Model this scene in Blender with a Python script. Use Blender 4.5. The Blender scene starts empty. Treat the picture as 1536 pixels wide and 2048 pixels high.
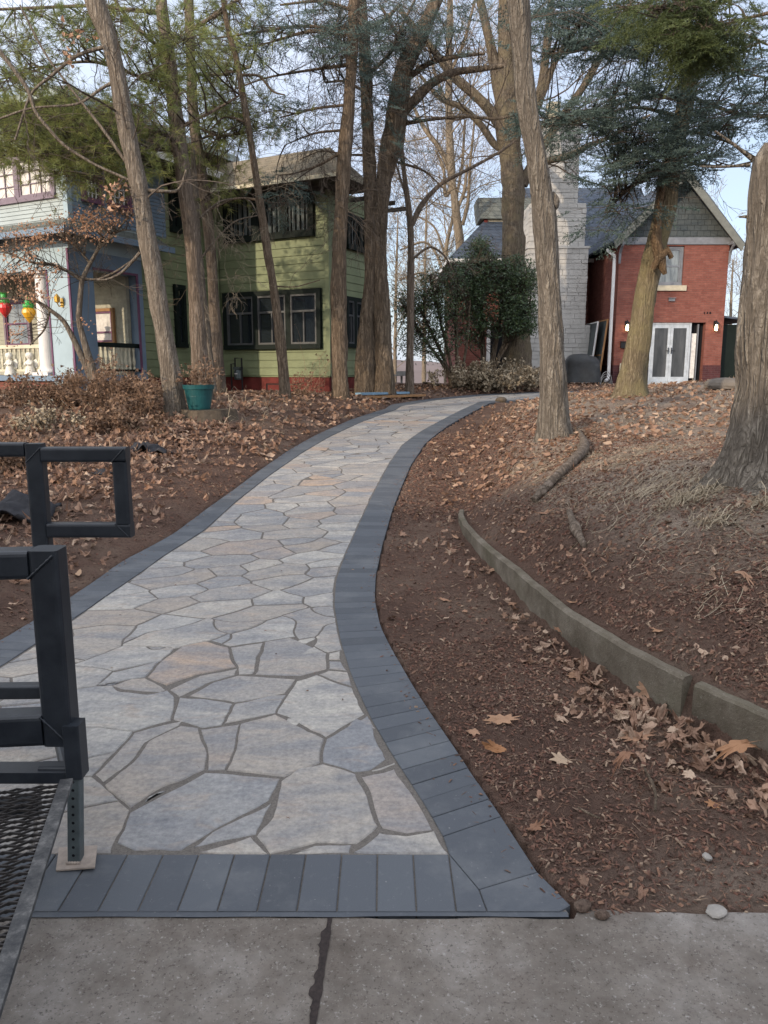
import bpy, math
import numpy as np
from mathutils import Vector, Matrix

R = np.random.default_rng(11)
C = bpy.context.scene.collection
F = 1540.0
PITCH = math.radians(10.3)
EYE = np.array([0.0, 0.0, 1.5])
cp, sp = math.cos(PITCH), math.sin(PITCH)

# ------------------------------------------------------------------ measuring helpers
def ray(px, py):
    a = (px - 768) / F; b = (1024 - py) / F
    return np.array([a, cp + b * sp, -sp + b * cp])
def at(px, py, Y):
    d = ray(px, py); return EYE + d * (Y / d[1])
def onz(px, py, z):
    d = ray(px, py); return EYE + d * ((z - 1.5) / d[2])

# ------------------------------------------------------------------ terrain
def itp(x, kn):
    k = np.array(kn, float); return np.interp(x, k[:, 0], k[:, 1])
PK = [(-8, 0), (1.95, 0), (5, .0), (5.8, .035), (6.6, .09), (7.8, .19), (9.9, .34), (12, .5), (16, .7), (20, .84), (26, 1.1), (31, 1.1), (60, -3), (150, -14), (2000, -16)]
_px = np.linspace(-8, 60, 1361); _pz = itp(_px, PK)
_k = np.exp(-(np.linspace(-1.2, 1.2, 49) / .55) ** 2); _k /= _k.sum()
_ps = np.convolve(np.pad(_pz, 24, mode='edge'), _k, mode='valid')
_ps[_px < 3.6] = 0
def P(y):
    y = np.asarray(y, float)
    return np.where(y < 59, np.interp(y, _px, _ps), itp(y, PK))
def onP(px, py):
    d = ray(px, py); t = np.linspace(1.0, 40, 6000)
    z = EYE[2] + d[2] * t; y = d[1] * t; g = P(y)
    i = np.argmax(z < g)
    if z[i] >= g[i]: i = len(t) - 1
    return np.array([d[0] * t[i], y[i], g[i]])

def edge_fn(pxs, extra_lo, extra_hi):
    p = [onP(a, b) for a, b in pxs]
    p = sorted([(q[1], q[0]) for q in p])
    k = extra_lo + p + extra_hi
    k = np.array(k)
    ys = np.linspace(k[0, 0], k[-1, 0], 1400); xs = np.interp(ys, k[:, 0], k[:, 1])
    w = np.exp(-(np.arange(-12, 13) / 6.) ** 2); w /= w.sum()
    xs2 = np.convolve(np.pad(xs, 12, mode='reflect', reflect_type='odd'), w, mode='valid')
    return lambda y: np.interp(y, ys, xs2)
Y0 = float(onz(600, 1824, 0)[1])       # front edge of the slate row
Y1 = float(onz(600, 1708, 0)[1])
def X0at(px, py): return float(onz(px, py, 0)[0])
xro = edge_fn([(1140, 1826), (1020, 1660), (920, 1510), (840, 1395), (790, 1310), (762, 1255), (750, 1200), (752, 1150), (765, 1090), (785, 1020), (805, 970), (822, 930), (850, 888), (895, 852), (945, 824)], [(1.2, .95)], [(18.5, 2.55), (19.6, 3.9), (20.4, 5.6), (21.0, 7.6), (21.4, 9.6)])
xri = edge_fn([(905, 1710), (850, 1610), (775, 1495), (735, 1425), (700, 1345), (680, 1280), (668, 1210), (672, 1160), (690, 1110), (713, 1060), (745, 990), (780, 925), (805, 890), (850, 858), (905, 829)], [(1.2, .75)], [(18.7, 2.3), (19.8, 3.7), (20.65, 5.5), (21.25, 7.6), (21.65, 9.6)])
xlo = edge_fn([(0, 1282), (145, 1192), (240, 1125), (345, 1069), (410, 1020), (460, 985), (520, 940), (575, 902), (640, 866), (700, 840), (770, 818)], [(1.2, -3.3), (2.0, -2.9), (3.0, -2.42)], [(17.8, .15), (19.5, 1.0), (21.2, 2.4), (22.4, 4.6), (23.0, 7.0), (23.4, 9.6)])
xli = edge_fn([(0, 1335), (145, 1240), (215, 1190), (330, 1110), (410, 1060), (470, 1005), (540, 950), (600, 908), (660, 873), (720, 845), (790, 820)], [(1.2, -3.05), (2.0, -2.65), (3.0, -2.15)], [(17.5, .4), (19.3, 1.3), (20.95, 2.7), (22.1, 4.8), (22.75, 7.0), (23.15, 9.6)])

WALLB = [(1536, 1505), (1380, 1430), (1270, 1366), (1150, 1285), (1066, 1208), (1005, 1145), (962, 1090), (941, 1050), (931, 1012)]
_w = [onz(a, b, .03 + float(P(onz(a, b, .03)[1]))) for a, b in WALLB]
_wk = sorted([(q[1], q[0]) for q in _w])
_wk = [(1.9, 2.05)] + _wk + [(9.2, 1.0), (11, 1.25), (13, 1.6), (15, 2.2), (17, 2.9), (19, 4.2), (20.3, 7), (21, 10), (24, 16)]
_wk = np.array(_wk)
_wy = np.linspace(1.9, 24, 1500); _wx = np.interp(_wy, _wk[:, 0], _wk[:, 1])
_wg = np.exp(-(np.arange(-10, 11) / 5.) ** 2); _wg /= _wg.sum()
_wx = np.convolve(np.pad(_wx, 10, mode='reflect', reflect_type='odd'), _wg, mode='valid')
def xw(y): return np.interp(y, _wy, _wx)
def hs(y): return itp(y, [(0, 0), (1.9, .15), (2.9, .205), (5, .195), (6.5, .10), (7.5, 0), (50, 0)])

T256 = R.random((256, 256))
def vnoise(x, y, s):
    x = np.asarray(x) / s; y = np.asarray(y) / s
    xi = np.floor(x).astype(int); yi = np.floor(y).astype(int); fx = x - xi; fy = y - yi
    fx = fx * fx * (3 - 2 * fx); fy = fy * fy * (3 - 2 * fy)
    a = T256[xi & 255, yi & 255]; b = T256[(xi + 1) & 255, yi & 255]; c = T256[xi & 255, (yi + 1) & 255]; d = T256[(xi + 1) & 255, (yi + 1) & 255]
    return (a * (1 - fx) + b * fx) * (1 - fy) + (c * (1 - fx) + d * fx) * fy - .5

def sstep(a, b, x):
    t = np.clip((x - a) / (b - a), 0, 1); return t * t * (3 - 2 * t)
def H(x, y, detail=False):
    x = np.asarray(x, float); y = np.asarray(y, float)
    z = P(y).copy() if np.ndim(y) else np.array(float(P(y)))
    near = (y > 1.9) & (y < 45)
    dr = x - xw(np.clip(y, 1.9, 24))
    AR = itp(y, [(0, 0), (1.9, 0), (2.2, .12), (3, .42), (4.9, .84), (8.5, .76), (12, .62), (15, .5), (18, .33), (21, .12), (25, 0), (3000, 0)])
    z = z + np.where(near, hs(y) * sstep(-.085, -.01, dr) + AR * (1 - np.exp(-np.clip(dr, 0, 50) / .95)), 0)
    z = z + np.where(near, .28 * np.exp(-((x - 8.2) / 2.6) ** 2 - ((y - 15) / 3.5) ** 2), 0)
    dl = xlo(np.clip(y, 1.3, 23)) - x
    AL = itp(y, [(0, 0), (1.95, 0), (2.6, .05), (5, .18), (8, .33), (12, .45), (16, .36), (20, .16), (26, 0), (3000, 0)])
    z = z + np.where(near, AL * (1 - np.exp(-np.clip(dl, 0, 50) / 1.1)), 0)
    if detail:
        ins = (x > xlo(np.clip(y, 1.3, 23.3)) + .0) & (x < xro(np.clip(y, 1.3, 21.3)) - .0) & (y < 22.6)
        out = np.maximum(np.where(near, dl, 0), np.where(near, x - xro(np.clip(y, 1.3, 21.3)), 0))
        amp = np.clip(out / .25, 0, 1)
        nz = .05 * vnoise(x, y, 1.1) + .026 * vnoise(x + 7, y, .33) + .014 * vnoise(x, y + 3, .11) + .009 * vnoise(x, y, .045)
        z = z + np.where(near, nz * amp * np.where(y < 2.3, np.clip((y - 1.95) / .35, 0, 1), 1), 0)
        z = np.where(ins & (y > 1.2), z - .07, z - .006)
        z = np.where(y < Y0, z - .1, z)
    return z
def ground(px, py):
    d = ray(px, py); t = np.linspace(1.0, 45, 9000)
    x = d[0] * t; y = d[1] * t; z = 1.5 + d[2] * t
    g = H(x, y); i = int(np.argmax(z < g))
    if z[i] >= g[i]: i = len(t) - 1
    return np.array([x[i], y[i], float(g[i])])

# ------------------------------------------------------------------ objects
def tag(o, label=None, cat=None, group=None, kind=None):
    if label: o['label'] = label
    if cat: o['category'] = cat
    if group: o['group'] = group
    if kind: o['kind'] = kind
    return o
def empty(name, loc, label, cat, rz=0, group=None):
    o = bpy.data.objects.new(name, None); C.objects.link(o)
    o.location = [float(v) for v in loc]; o.rotation_euler = (0, 0, rz); o.empty_display_size = .2
    return tag(o, label, cat, group)

class MB:
    def __init__(s): s.v = []; s.f = {}; s.n = 0; s.t = []
    def add(s, v, f, tint=None):
        v = np.asarray(v, float).reshape(-1, 3); f = np.asarray(f, int)
        if len(v) == 0: return s
        s.v.append(v); s.f.setdefault(f.shape[1], []).append(f + s.n); s.n += len(v)
        s.t.append(np.full(len(v), .5) if tint is None else np.broadcast_to(np.asarray(tint, float), (len(v),)).copy())
        return s
    def poly(s, pts, tint=None):
        s.add(pts, [list(range(len(pts)))], tint); return s
    def box(s, lo, hi, M=None, tint=None):
        x0, y0, z0 = lo; x1, y1, z1 = hi
        if x0 > x1: x0, x1 = x1, x0
        if y0 > y1: y0, y1 = y1, y0
        if z0 > z1: z0, z1 = z1, z0
        v = np.array([(x0, y0, z0), (x1, y0, z0), (x1, y1, z0), (x0, y1, z0), (x0, y0, z1), (x1, y0, z1), (x1, y1, z1), (x0, y1, z1)], float)
        if M is not None: v = v @ np.array(M)[:3, :3].T + np.array(M)[:3, 3]
        return s.add(v, [(0, 3, 2, 1), (4, 5, 6, 7), (0, 1, 5, 4), (1, 2, 6, 5), (2, 3, 7, 6), (3, 0, 4, 7)], tint)
    def bar(s, a, b, w, h=None, up=(0, 0, 1), tint=None):
        a = np.array(a, float); b = np.array(b, float); h = w if h is None else h
        d = b - a; L = np.linalg.norm(d); d /= L
        up = np.array(up, float)
        if abs(d @ up) > .98: up = np.array((0, 1., 0))
        sd = np.cross(d, up); sd /= np.linalg.norm(sd); u = np.cross(sd, d)
        v = [p + sd * i * w / 2 + u * j * h / 2 for p in (a, b) for i, j in ((-1, -1), (1, -1), (1, 1), (-1, 1))]
        return s.add(v, [(0, 1, 2, 3), (7, 6, 5, 4), (0, 4, 5, 1), (1, 5, 6, 2), (2, 6, 7, 3), (3, 7, 4, 0)], tint)
    def tube(s, pts, rad, n=8, cap=True, tint=None, lump=0, seed=0, flare=0):
        pts = np.asarray(pts, float); m = len(pts); rad = np.broadcast_to(np.asarray(rad, float), (m,))
        T = np.gradient(pts, axis=0); T /= (np.linalg.norm(T, axis=1, keepdims=True) + 1e-9)
        ref = np.array([0, 1., 0]) if abs(T[m // 2][1]) < .8 else np.array([1., 0, 0])
        A = np.cross(T, ref); A /= (np.linalg.norm(A, axis=1, keepdims=True) + 1e-9); B = np.cross(T, A)
        th = np.arange(n) * 2 * math.pi / n
        rr = rad[:, None] * np.ones(n)[None]
        if flare:
            hgt = pts[:, 2] - pts[-1][2]; k_ = 4 + seed % 3; rr = rr * (1 + flare * np.exp(-np.clip(hgt, 0, 9) / (2.2 * rad[-1] + .05))[:, None] * (.45 + .75 * np.cos(k_ * th + seed) * np.cos(1.7 * th + seed * 2))[None])
        if lump:
            zz = np.cumsum(np.r_[0, np.linalg.norm(np.diff(pts, axis=0), axis=1)])
            for k, sc, am in ((3, .9, 1.), (5, .35, .6), (9, .16, .45)):
                ph = vnoise(zz[:, None] + 13 * seed + 0 * th, (np.cos(th) * k * .3 + seed)[None] + 0 * zz[:, None], sc)
                ph2 = vnoise(zz[:, None] + 29 * seed + 0 * th, (np.sin(th) * k * .3 + seed * 2)[None] + 0 * zz[:, None], sc)
                rr = rr * (1 + lump * am * (ph + ph2))
        v = pts[:, None] + rr[..., None] * (np.cos(th)[None, :, None] * A[:, None] + np.sin(th)[None, :, None] * B[:, None])
        i = np.arange(m - 1)[:, None] * n; j = np.arange(n)[None]; k = (j + 1) % n
        f = np.stack([i + j, i + n + j, i + n + k, i + k], -1).reshape(-1, 4)[:, ::-1]
        s.add(v.reshape(-1, 3), f, tint)
        if cap:
            for r, o in ((0, 1), (m - 1, -1)):
                c = pts[r]; ring = v[r]
                vv = np.vstack([[c], ring]); q = np.arange(n)
                ff = np.stack([np.zeros(n, int), 1 + q, 1 + (q + 1) % n], -1)[:, ::o]
                s.add(vv, ff, tint)
        return s
    def lathe(s, prof, c, n=20, tint=None):
        prof = np.array(prof, float); th = np.arange(n) * 2 * math.pi / n
        v = np.stack([prof[:, 0, None] * np.cos(th) + c[0], prof[:, 0, None] * np.sin(th) + c[1], np.broadcast_to(prof[:, 1, None] + c[2], (len(prof), n))], -1).reshape(-1, 3)
        i = np.arange(len(prof) - 1)[:, None] * n; j = np.arange(n)[None]; k = (j + 1) % n
        f = np.stack([i + j, i + k, i + n + k, i + n + j], -1).reshape(-1, 4)
        return s.add(v, f, tint)
    def prism(s, poly, off):
        p = np.array(poly, float); q = p + np.array(off, float); n = len(p)
        s.poly(p[::-1]); s.poly(q)
        i = np.arange(n); s.add(np.vstack([p, q]), np.stack([i, (i + 1) % n, (i + 1) % n + n, i + n], -1)); return s
    def build(s, name, m, parent=None, smooth=False, origin=None):
        me = bpy.data.meshes.new(name)
        if s.n == 0: s.add([(0, 0, 0), (0, 0, .001), (0, .001, 0)], [(0, 1, 2)])
        V = np.vstack(s.v); 
        if origin is not None: V = V - np.array(origin)
        loops = []; tot = []
        for k, fl in s.f.items():
            a = np.vstack(fl); loops.append(a.ravel()); tot.append(np.full(len(a), k))
        loops = np.concatenate(loops); tot = np.concatenate(tot); st = np.r_[0, np.cumsum(tot)[:-1]]
        me.vertices.add(len(V)); me.vertices.foreach_set('co', V.astype(np.float32).ravel())
        me.loops.add(len(loops)); me.loops.foreach_set('vertex_index', loops.astype(np.int32))
        me.polygons.add(len(tot)); me.polygons.foreach_set('loop_start', st.astype(np.int32)); me.polygons.foreach_set('loop_total', tot.astype(np.int32))
        me.polygons.foreach_set('use_smooth', np.full(len(tot), bool(smooth)))
        at_ = me.attributes.new('tint', 'FLOAT', 'POINT'); at_.data.foreach_set('value', np.concatenate(s.t).astype(np.float32))
        me.update(calc_edges=True); me.validate()
        if m is not None: me.materials.append(m)
        o = bpy.data.objects.new(name, me); C.objects.link(o)
        if parent is not None: o.parent = parent
        if origin is not None and parent is None: o.location = [float(v) for v in origin]
        return o

def grounded(v): return np.array([v[0], v[1], float(H(v[0], v[1]))])

# ------------------------------------------------------------------ materials
class Nt:
    def __init__(s, name):
        s.m = bpy.data.materials.new(name); s.m.use_nodes = True; s.t = s.m.node_tree; s.t.nodes.clear()
        s.o = s.t.nodes.new('ShaderNodeOutputMaterial'); s.b = s.t.nodes.new('ShaderNodeBsdfPrincipled'); s.l(s.b.outputs[0], s.o.inputs[0])
    def l(s, a, b): s.t.links.new(a, b)
    def n(s, typ, **k):
        o = s.t.nodes.new(typ)
        for a, v in k.items():
            if a.startswith('_'): setattr(o, a[1:], v)
            else:
                key = a.replace('__', ' ')
                i = o.inputs[key] if key in o.inputs else o.inputs[key.replace('_', ' ')]
                if hasattr(v, 'is_linked') or hasattr(v, 'links'): s.l(v, i)
                else: i.default_value = v
        return o
    def coord(s, scale=(1, 1, 1), kind='Object', rot=(0, 0, 0)):
        c = s.n('ShaderNodeTexCoord'); m = s.n('ShaderNodeMapping'); m.inputs['Scale'].default_value = scale; m.inputs['Rotation'].default_value = rot
        s.l(c.outputs[kind], m.inputs[0]); return m.outputs[0]
    def noise(s, vec, sc, det=4, rough=.6, dist=0):
        o = s.n('ShaderNodeTexNoise', Scale=sc, Detail=det, Roughness=rough, Distortion=dist); s.l(vec, o.inputs['Vector']); return o.outputs['Fac']
    def ramp(s, f, cols, interp='LINEAR'):
        o = s.n('ShaderNodeValToRGB'); s.l(f, o.inputs[0]); e = o.color_ramp.elements; o.color_ramp.interpolation = interp
        while len(e) < len(cols): e.new(.5)
        for i, (p, c) in enumerate(cols): e[i].position = p; e[i].color = (*c, 1) if len(c) == 3 else c
        return o.outputs[0]
    def mix(s, f, a, b, mode='MIX'):
        o = s.n('ShaderNodeMix', _data_type='RGBA', _blend_type=mode)
        for v, i in ((f, 0), (a, 6), (b, 7)):
            if hasattr(v, 'links'): s.l(v, o.inputs[i])
            elif i == 0: o.inputs[0].default_value = v
            else: o.inputs[i].default_value = (*v, 1)
        return o.outputs[2]
    def math(s, op, a, b=0.):
        o = s.n('ShaderNodeMath', _operation=op)
        for v, i in ((a, 0), (b, 1)):
            if hasattr(v, 'links'): s.l(v, o.inputs[i])
            else: o.inputs[i].default_value = v
        return o.outputs[0]
    def bump(s, h, dist, st=1.):
        o = s.n('ShaderNodeBump', Strength=st, Distance=dist); s.l(h, o.inputs['Height']); s.l(o.outputs[0], s.b.inputs['Normal']); return o
    def tint(s):
        o = s.n('ShaderNodeAttribute', _attribute_name='tint'); return o.outputs['Fac']
    def col(s, c):
        if hasattr(c, 'links'): s.l(c, s.b.inputs['Base Color'])
        else: s.b.inputs['Base Color'].default_value = (*c, 1)
    def fin(s, rough=.8, spec=.3, metal=0):
        s.b.inputs['Roughness'].default_value = rough; s.b.inputs['Specular IOR Level'].default_value = spec; s.b.inputs['Metallic'].default_value = metal; return s.m

def m_plain(name, c, rough=.7, spec=.3, metal=0, var=.25, sc=6, bump=0.002, c2=None):
    n = Nt(name); v = n.coord(); f = n.noise(v, sc, 6, .65)
    c2 = c2 or tuple(x * (1 - var) for x in c); c1 = tuple(min(1, x * (1 + var * .6)) for x in c)
    n.col(n.ramp(f, [(.3, c2), (.7, c1)]))
    if bump: n.bump(n.noise(v, sc * 9, 3), bump, .6)
    return n.fin(rough, spec, metal)
def m_tint(name, cols, rough=.75, spec=.2, trans=0):
    n = Nt(name); c = n.ramp(n.tint(), [(i / (len(cols) - 1), q) for i, q in enumerate(cols)]); v = n.coord()
    c = n.mix(.35, c, n.mix(n.noise(v, 25, 3), (.15, .15, .15), (1.3, 1.3, 1.3)), 'MULTIPLY')
    n.col(c)
    if trans:
        t = n.n('ShaderNodeBsdfTranslucent'); n.l(c, t.inputs[0]); mx = n.n('ShaderNodeMixShader', Fac=trans); n.l(n.b.outputs[0], mx.inputs[1]); n.l(t.outputs[0], mx.inputs[2]); n.l(mx.outputs[0], n.o.inputs[0])
    return n.fin(rough, spec)
def m_bark(name, dark, mid, light, moss=None, sc=1.0, depth=.02):
    n = Nt(name); rd = lambda vec, s_, k, d=3: n.math('MINIMUM', n.math('MULTIPLY', n.math('ABSOLUTE', n.math('SUBTRACT', n.noise(vec, s_, d, .55, .4), .5)), k), 1.)
    f1 = rd(n.coord((1, 1, .13)), 17 * sc, 9.); f2 = rd(n.coord((1, 1, .16), rot=(0, 0, 1.)), 27 * sc, 8.); f3 = rd(n.coord((1, 1, .6), rot=(.3, .2, 2.)), 15 * sc, 12.)
    f = n.math('MULTIPLY', n.math('MULTIPLY', f1, n.math('ADD', n.math('MULTIPLY', f2, .6), .4)), n.math('ADD', n.math('MULTIPLY', f3, .4), .6))
    fine = n.noise(n.coord((1, 1, .4)), 60 * sc, 5, .7)
    h = n.math('ADD', f, n.math('MULTIPLY', fine, .5))
    c = n.ramp(h, [(.12, dark), (.55, mid), (1.2, light)])
    big = n.noise(n.coord((1, 1, .5)), 3.0, 4); c = n.mix(n.math('MULTIPLY', big, .55), c, tuple(x * .62 for x in mid))
    if moss: c = n.mix(n.ramp(n.noise(n.coord(), 2.2, 5, .7), [(.42, (0, 0, 0)), (.6, (.75, .75, .75))]), c, moss)
    n.col(c); n.bump(h, depth, 1.); return n.fin(.92, .12)

def brick_vec(n, kz=1.):
    c = n.n('ShaderNodeTexCoord'); s = n.n('ShaderNodeSeparateXYZ'); n.l(c.outputs['Object'], s.inputs[0])
    b = n.n('ShaderNodeCombineXYZ'); n.l(n.math('ADD', s.outputs[0], s.outputs[1]), b.inputs[0]); n.l(n.math('MULTIPLY', s.outputs[2], kz), b.inputs[1]); return b.outputs[0]
def m_brick(name, c1, c2, mortar, bw=.205, rh=.07, ms=.006, kz=1., bump=.006, rough=.9, lo=None):
    n = Nt(name); v = brick_vec(n, kz); b = n.n('ShaderNodeTexBrick', Scale=1., Mortar__Size=ms, Brick__Width=bw, Row__Height=rh, Color1=(*c1, 1), Color2=(*c2, 1), Mortar=(*mortar, 1), Bias=0., Mortar__Smooth=.2)
    n.l(v, b.inputs['Vector']); o = n.coord()
    c = n.mix(n.math('MULTIPLY', n.noise(o, .9, 5, .7), .8), b.outputs[0], tuple(x * .6 for x in c1))
    c = n.mix(n.ramp(n.noise(o, 5, 6, .75), [(.5, (0, 0, 0)), (.8, (.35, .35, .35))]), c, tuple(min(1, x * 1.6) for x in c2))
    n.col(c); h = n.math('SUBTRACT', n.noise(o, 60, 3), n.math('MULTIPLY', b.outputs['Fac'], 1.4)); n.bump(h, bump, .9); return n.fin(rough, .2)

M = {}
M['green'] = m_plain('green paint', (.185, .215, .12), .6, .3, 0, .2, 1.6)
M['greendark'] = m_plain('dark green trim', (.009, .014, .012), .6, .12)
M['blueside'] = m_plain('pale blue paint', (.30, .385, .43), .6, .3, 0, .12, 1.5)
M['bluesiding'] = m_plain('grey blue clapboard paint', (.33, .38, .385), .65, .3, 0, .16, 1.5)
M['blue'] = m_plain('slate blue paint and side wall shade', (.15, .21, .28), .6, .3, 0, .15, 2)  # real paint on floor and gutter; stands for shade on the side walls
M['purple'] = m_plain('purple trim paint', (.13, .05, .10), .5)
M['doorwhite'] = m_plain('pale blue grey door paint', (.40, .44, .48), .5)
M['lilac'] = m_plain('lilac sash paint', (.17, .13, .16), .5)
M['white'] = m_plain('white paint', (.62, .61, .6), .5, .3, 0, .12, 4)
M['cream'] = m_plain('cream paint', (.52, .48, .36), .6, .3, 0, .2, 4)
M['curtain'] = m_plain('curtain cloth', (.6, .58, .55), .9, .1, 0, .3, 9)
M['sashgrey'] = m_plain('dark grey storm sash paint', (.075, .078, .08), .55)
M['glass3'] = None
M['grey'] = m_plain('grey painted trim', (.16, .17, .19), .6)
M['redbase'] = m_plain('dark red foundation paint', (.13, .026, .022), .7, .2, 0, .4, 3)
M['blackmetal'] = None
n = Nt('black powder coated steel'); v = n.coord(); n.col(n.ramp(n.noise(v, 9, 6, .7), [(.3, (.006, .008, .012)), (.75, (.022, .026, .032))])); n.bump(n.noise(v, 160, 2), .0006, .5)
M['blackmetal'] = n.fin(.42, .35)
n = Nt('scuffed steel edge'); v = n.coord(); n.col(n.ramp(n.noise(v, 22, 8, .75), [(.36, (.02, .021, .024)), (.52, (.05, .05, .05)), (.74, (.15, .145, .14))])); n.bump(n.noise(v, 120, 4), .002, .7)
M['scuff'] = n.fin(.7, .3)
M['rust'] = m_plain('rusting steel plate', (.30, .25, .21), .7, .3, .1, .35, 18)
M['galv'] = m_plain('dull galvanised steel', (.09, .11, .115), .45, .5, .5, .3, 20)
M['dark'] = m_plain('dark interior', (.012, .012, .014), .8, .1)
M['porchwall'] = m_plain('porch back wall paint', (.34, .33, .26), .7)
n = Nt('window glass'); n.col((.012, .016, .02)); M['glass'] = n.fin(.04, .9)
M['glass'].node_tree.nodes['Principled BSDF'].inputs['Specular IOR Level'].default_value = .9
n = Nt('old window glass with curtain behind'); v = n.coord(); n.col(n.ramp(n.noise(n.coord((1, 1, .15)), 9, 4), [(.35, (.03, .04, .045)), (.6, (.16, .18, .18))])); M['glass2'] = n.fin(.06, .8)
n = Nt('screened dark door glass'); v = n.coord((1, 1, .2)); n.col(n.ramp(n.noise(v, 5, 3), [(.35, (.03, .034, .038)), (.7, (.075, .08, .085))])); M['glass3'] = n.fin(.25, .25)
M['wood'] = m_plain('raw pine wood', (.30, .16, .07), .7)
M['brick'] = m_brick('red brick', (.185, .064, .05), (.265, .105, .08), (.21, .12, .10))
M['brickdark'] = m_brick('purple brick plinth', (.07, .026, .03), (.11, .04, .04), (.12, .08, .08))
M['slate'] = m_brick('blue grey slate', (.058, .075, .105), (.085, .105, .14), (.024, .03, .04), .3, .2, .012, 1.35, .02, .55)
M['slategrey'] = m_brick('grey green slate', (.13, .14, .125), (.18, .19, .165), (.05, .055, .055), .3, .2, .012, 1., .02, .6)
M['shake'] = m_brick('grey shingle siding', (.062, .074, .078), (.08, .09, .09), (.028, .032, .035), .22, .17, .008, 1., .01, .8)
M['shingle'] = m_brick('weathered asphalt shingles', (.19, .165, .12), (.24, .2, .15), (.12, .10, .08), .32, .11, .006, 1.6, .008, .95)
M['chim'] = m_plain('whitewashed rubble stone', (.42, .41, .39), .9, .1, 0, .16, 2.2, .012)
M['cap'] = m_plain('buff stone', (.42, .38, .29), .85, .15, 0, .25, 5)
M['black'] = m_plain('black plastic', (.01, .01, .012), .5)
M['tarp'] = m_plain('black grill cover cloth', (.022, .024, .026), .55, .4, 0, .5, 5, .01)
M['fabric'] = m_plain('black landscape fabric', (.03, .03, .034), .85, .2, 0, .4, 9, .006)
M['teal'] = m_plain('teal plastic', (.008, .065, .07), .45, .4, 0, .25, 6)
M['gold'] = m_plain('brass', (.55, .33, .07), .35, .5, .8)
M['figure'] = m_plain('white plaster', (.68, .66, .6), .7)
M['red'] = m_plain('red plastic', (.55, .03, .03), .35, .5); M['yellow'] = m_plain('yellow plastic', (.62, .33, .02), .35, .5); M['greenpl'] = m_plain('green plastic', (.04, .35, .06), .35, .5)
n = Nt('lit lamp glass'); n.b.inputs['Emission Color'].default_value = (1, .72, .42, 1); n.b.inputs['Emission Strength'].default_value = 9; n.col((.8, .7, .5)); M['lamp'] = n.fin(.3)
M['rock'] = m_plain('pale stone', (.27, .25, .225), .9, .2, 0, .3, 12, .006)
M['pole'] = m_plain('grey post', (.28, .27, .26), .8)
M['bluetarp'] = m_plain('blue painted board', (.16, .27, .37), .6)
M['stump'] = m_plain('weathered stump wood', (.10, .08, .06), .95, .1, 0, .4, 14, .01)
# flagstone, joint, slate pavers, sidewalk
n = Nt('mottled flagstone'); v = n.coord(); t = n.tint()
base = n.ramp(t, [(0, (.185, .19, .2)), (.2, (.32, .305, .28)), (.4, (.27, .235, .20)), (.55, (.35, .33, .295)), (.7, (.285, .255, .22)), (.85, (.22, .217, .215)), (1, (.35, .26, .19))])
c = n.n('ShaderNodeTexCoord'); ad = n.n('ShaderNodeVectorMath', _operation='ADD'); cx = n.n('ShaderNodeCombineXYZ'); n.l(n.math('MULTIPLY', t, 37.), cx.inputs[0]); n.l(n.math('MULTIPLY', t, 91.), cx.inputs[1]); n.l(c.outputs['Object'], ad.inputs[0]); n.l(cx.outputs[0], ad.inputs[1])
mp = n.n('ShaderNodeMapping'); mp.inputs['Rotation'].default_value = (0, 0, .6); mp.inputs['Scale'].default_value = (1, 2.6, 1); n.l(ad.outputs[0], mp.inputs[0])
s1 = n.noise(mp.outputs[0], 1.7, 6, .66, .5)
c2 = n.mix(n.ramp(s1, [(.42, (0, 0, 0)), (.62, (.75, .75, .75))]), base, (.175, .178, .188))
s2 = n.noise(mp.outputs[0], 3.7, 5, .6, .9)
c2 = n.mix(n.ramp(s2, [(.55, (0, 0, 0)), (.7, (.6, .6, .6))]), c2, (.30, .245, .20))
s3 = n.noise(v, 45, 5, .7)
c2 = n.mix(.8, c2, n.ramp(s3, [(.28, (.62, .62, .64)), (.72, (1.3, 1.3, 1.28))]), 'MULTIPLY'); s5 = n.noise(v, 11, 6, .75); c2 = n.mix(.7, c2, n.ramp(s5, [(.3, (.72, .73, .76)), (.7, (1.2, 1.19, 1.16))]), 'MULTIPLY')
s4 = n.noise(v, 16, 3, .6); c2 = n.mix(n.ramp(s4, [(.66, (0, 0, 0)), (.74, (.3, .3, .3))]), c2, (.42, .40, .38))
n.col(c2); n.bump(n.math('ADD', n.math('MULTIPLY', s1, 1.), n.math('MULTIPLY', n.noise(v, 24, 8, .7), .6)), .016, 1.); M['flag'] = n.fin(.78, .28)
n = Nt('joint sand'); v = n.coord(); n.col(n.ramp(n.noise(v, 130, 4, .8), [(.3, (.075, .068, .06)), (.7, (.17, .152, .136))])); n.bump(n.noise(v, 200, 3), .004, 1); M['joint'] = n.fin(.95, .1)
n = Nt('charcoal paver'); v = n.coord(); t = n.tint(); b = n.ramp(t, [(0, (.056, .062, .071)), (.5, (.068, .075, .086)), (1, (.08, .088, .099))])
b = n.mix(n.ramp(n.noise(v, 2.7, 5, .7), [(.5, (0, 0, 0)), (.7, (.55, .55, .55))]), b, (.13, .135, .14)); b = n.mix(n.ramp(n.noise(v, 34, 4, .7), [(.6, (0, 0, 0)), (.78, (.5, .5, .5))]), b, (.15, .155, .16))
b = n.mix(n.ramp(n.noise(v, 90, 2, .5), [(.73, (0, 0, 0)), (.78, (.6, .6, .6))]), b, (.26, .25, .24))
n.col(b); n.bump(n.noise(v, 240, 3, .7), .002, .8); M['paver'] = n.fin(.72, .3)
n = Nt('old concrete'); v = n.coord(); b = n.ramp(n.noise(v, 1.6, 6, .7), [(.32, (.09, .075, .062)), (.5, (.15, .131, .113)), (.68, (.235, .215, .195))])
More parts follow.
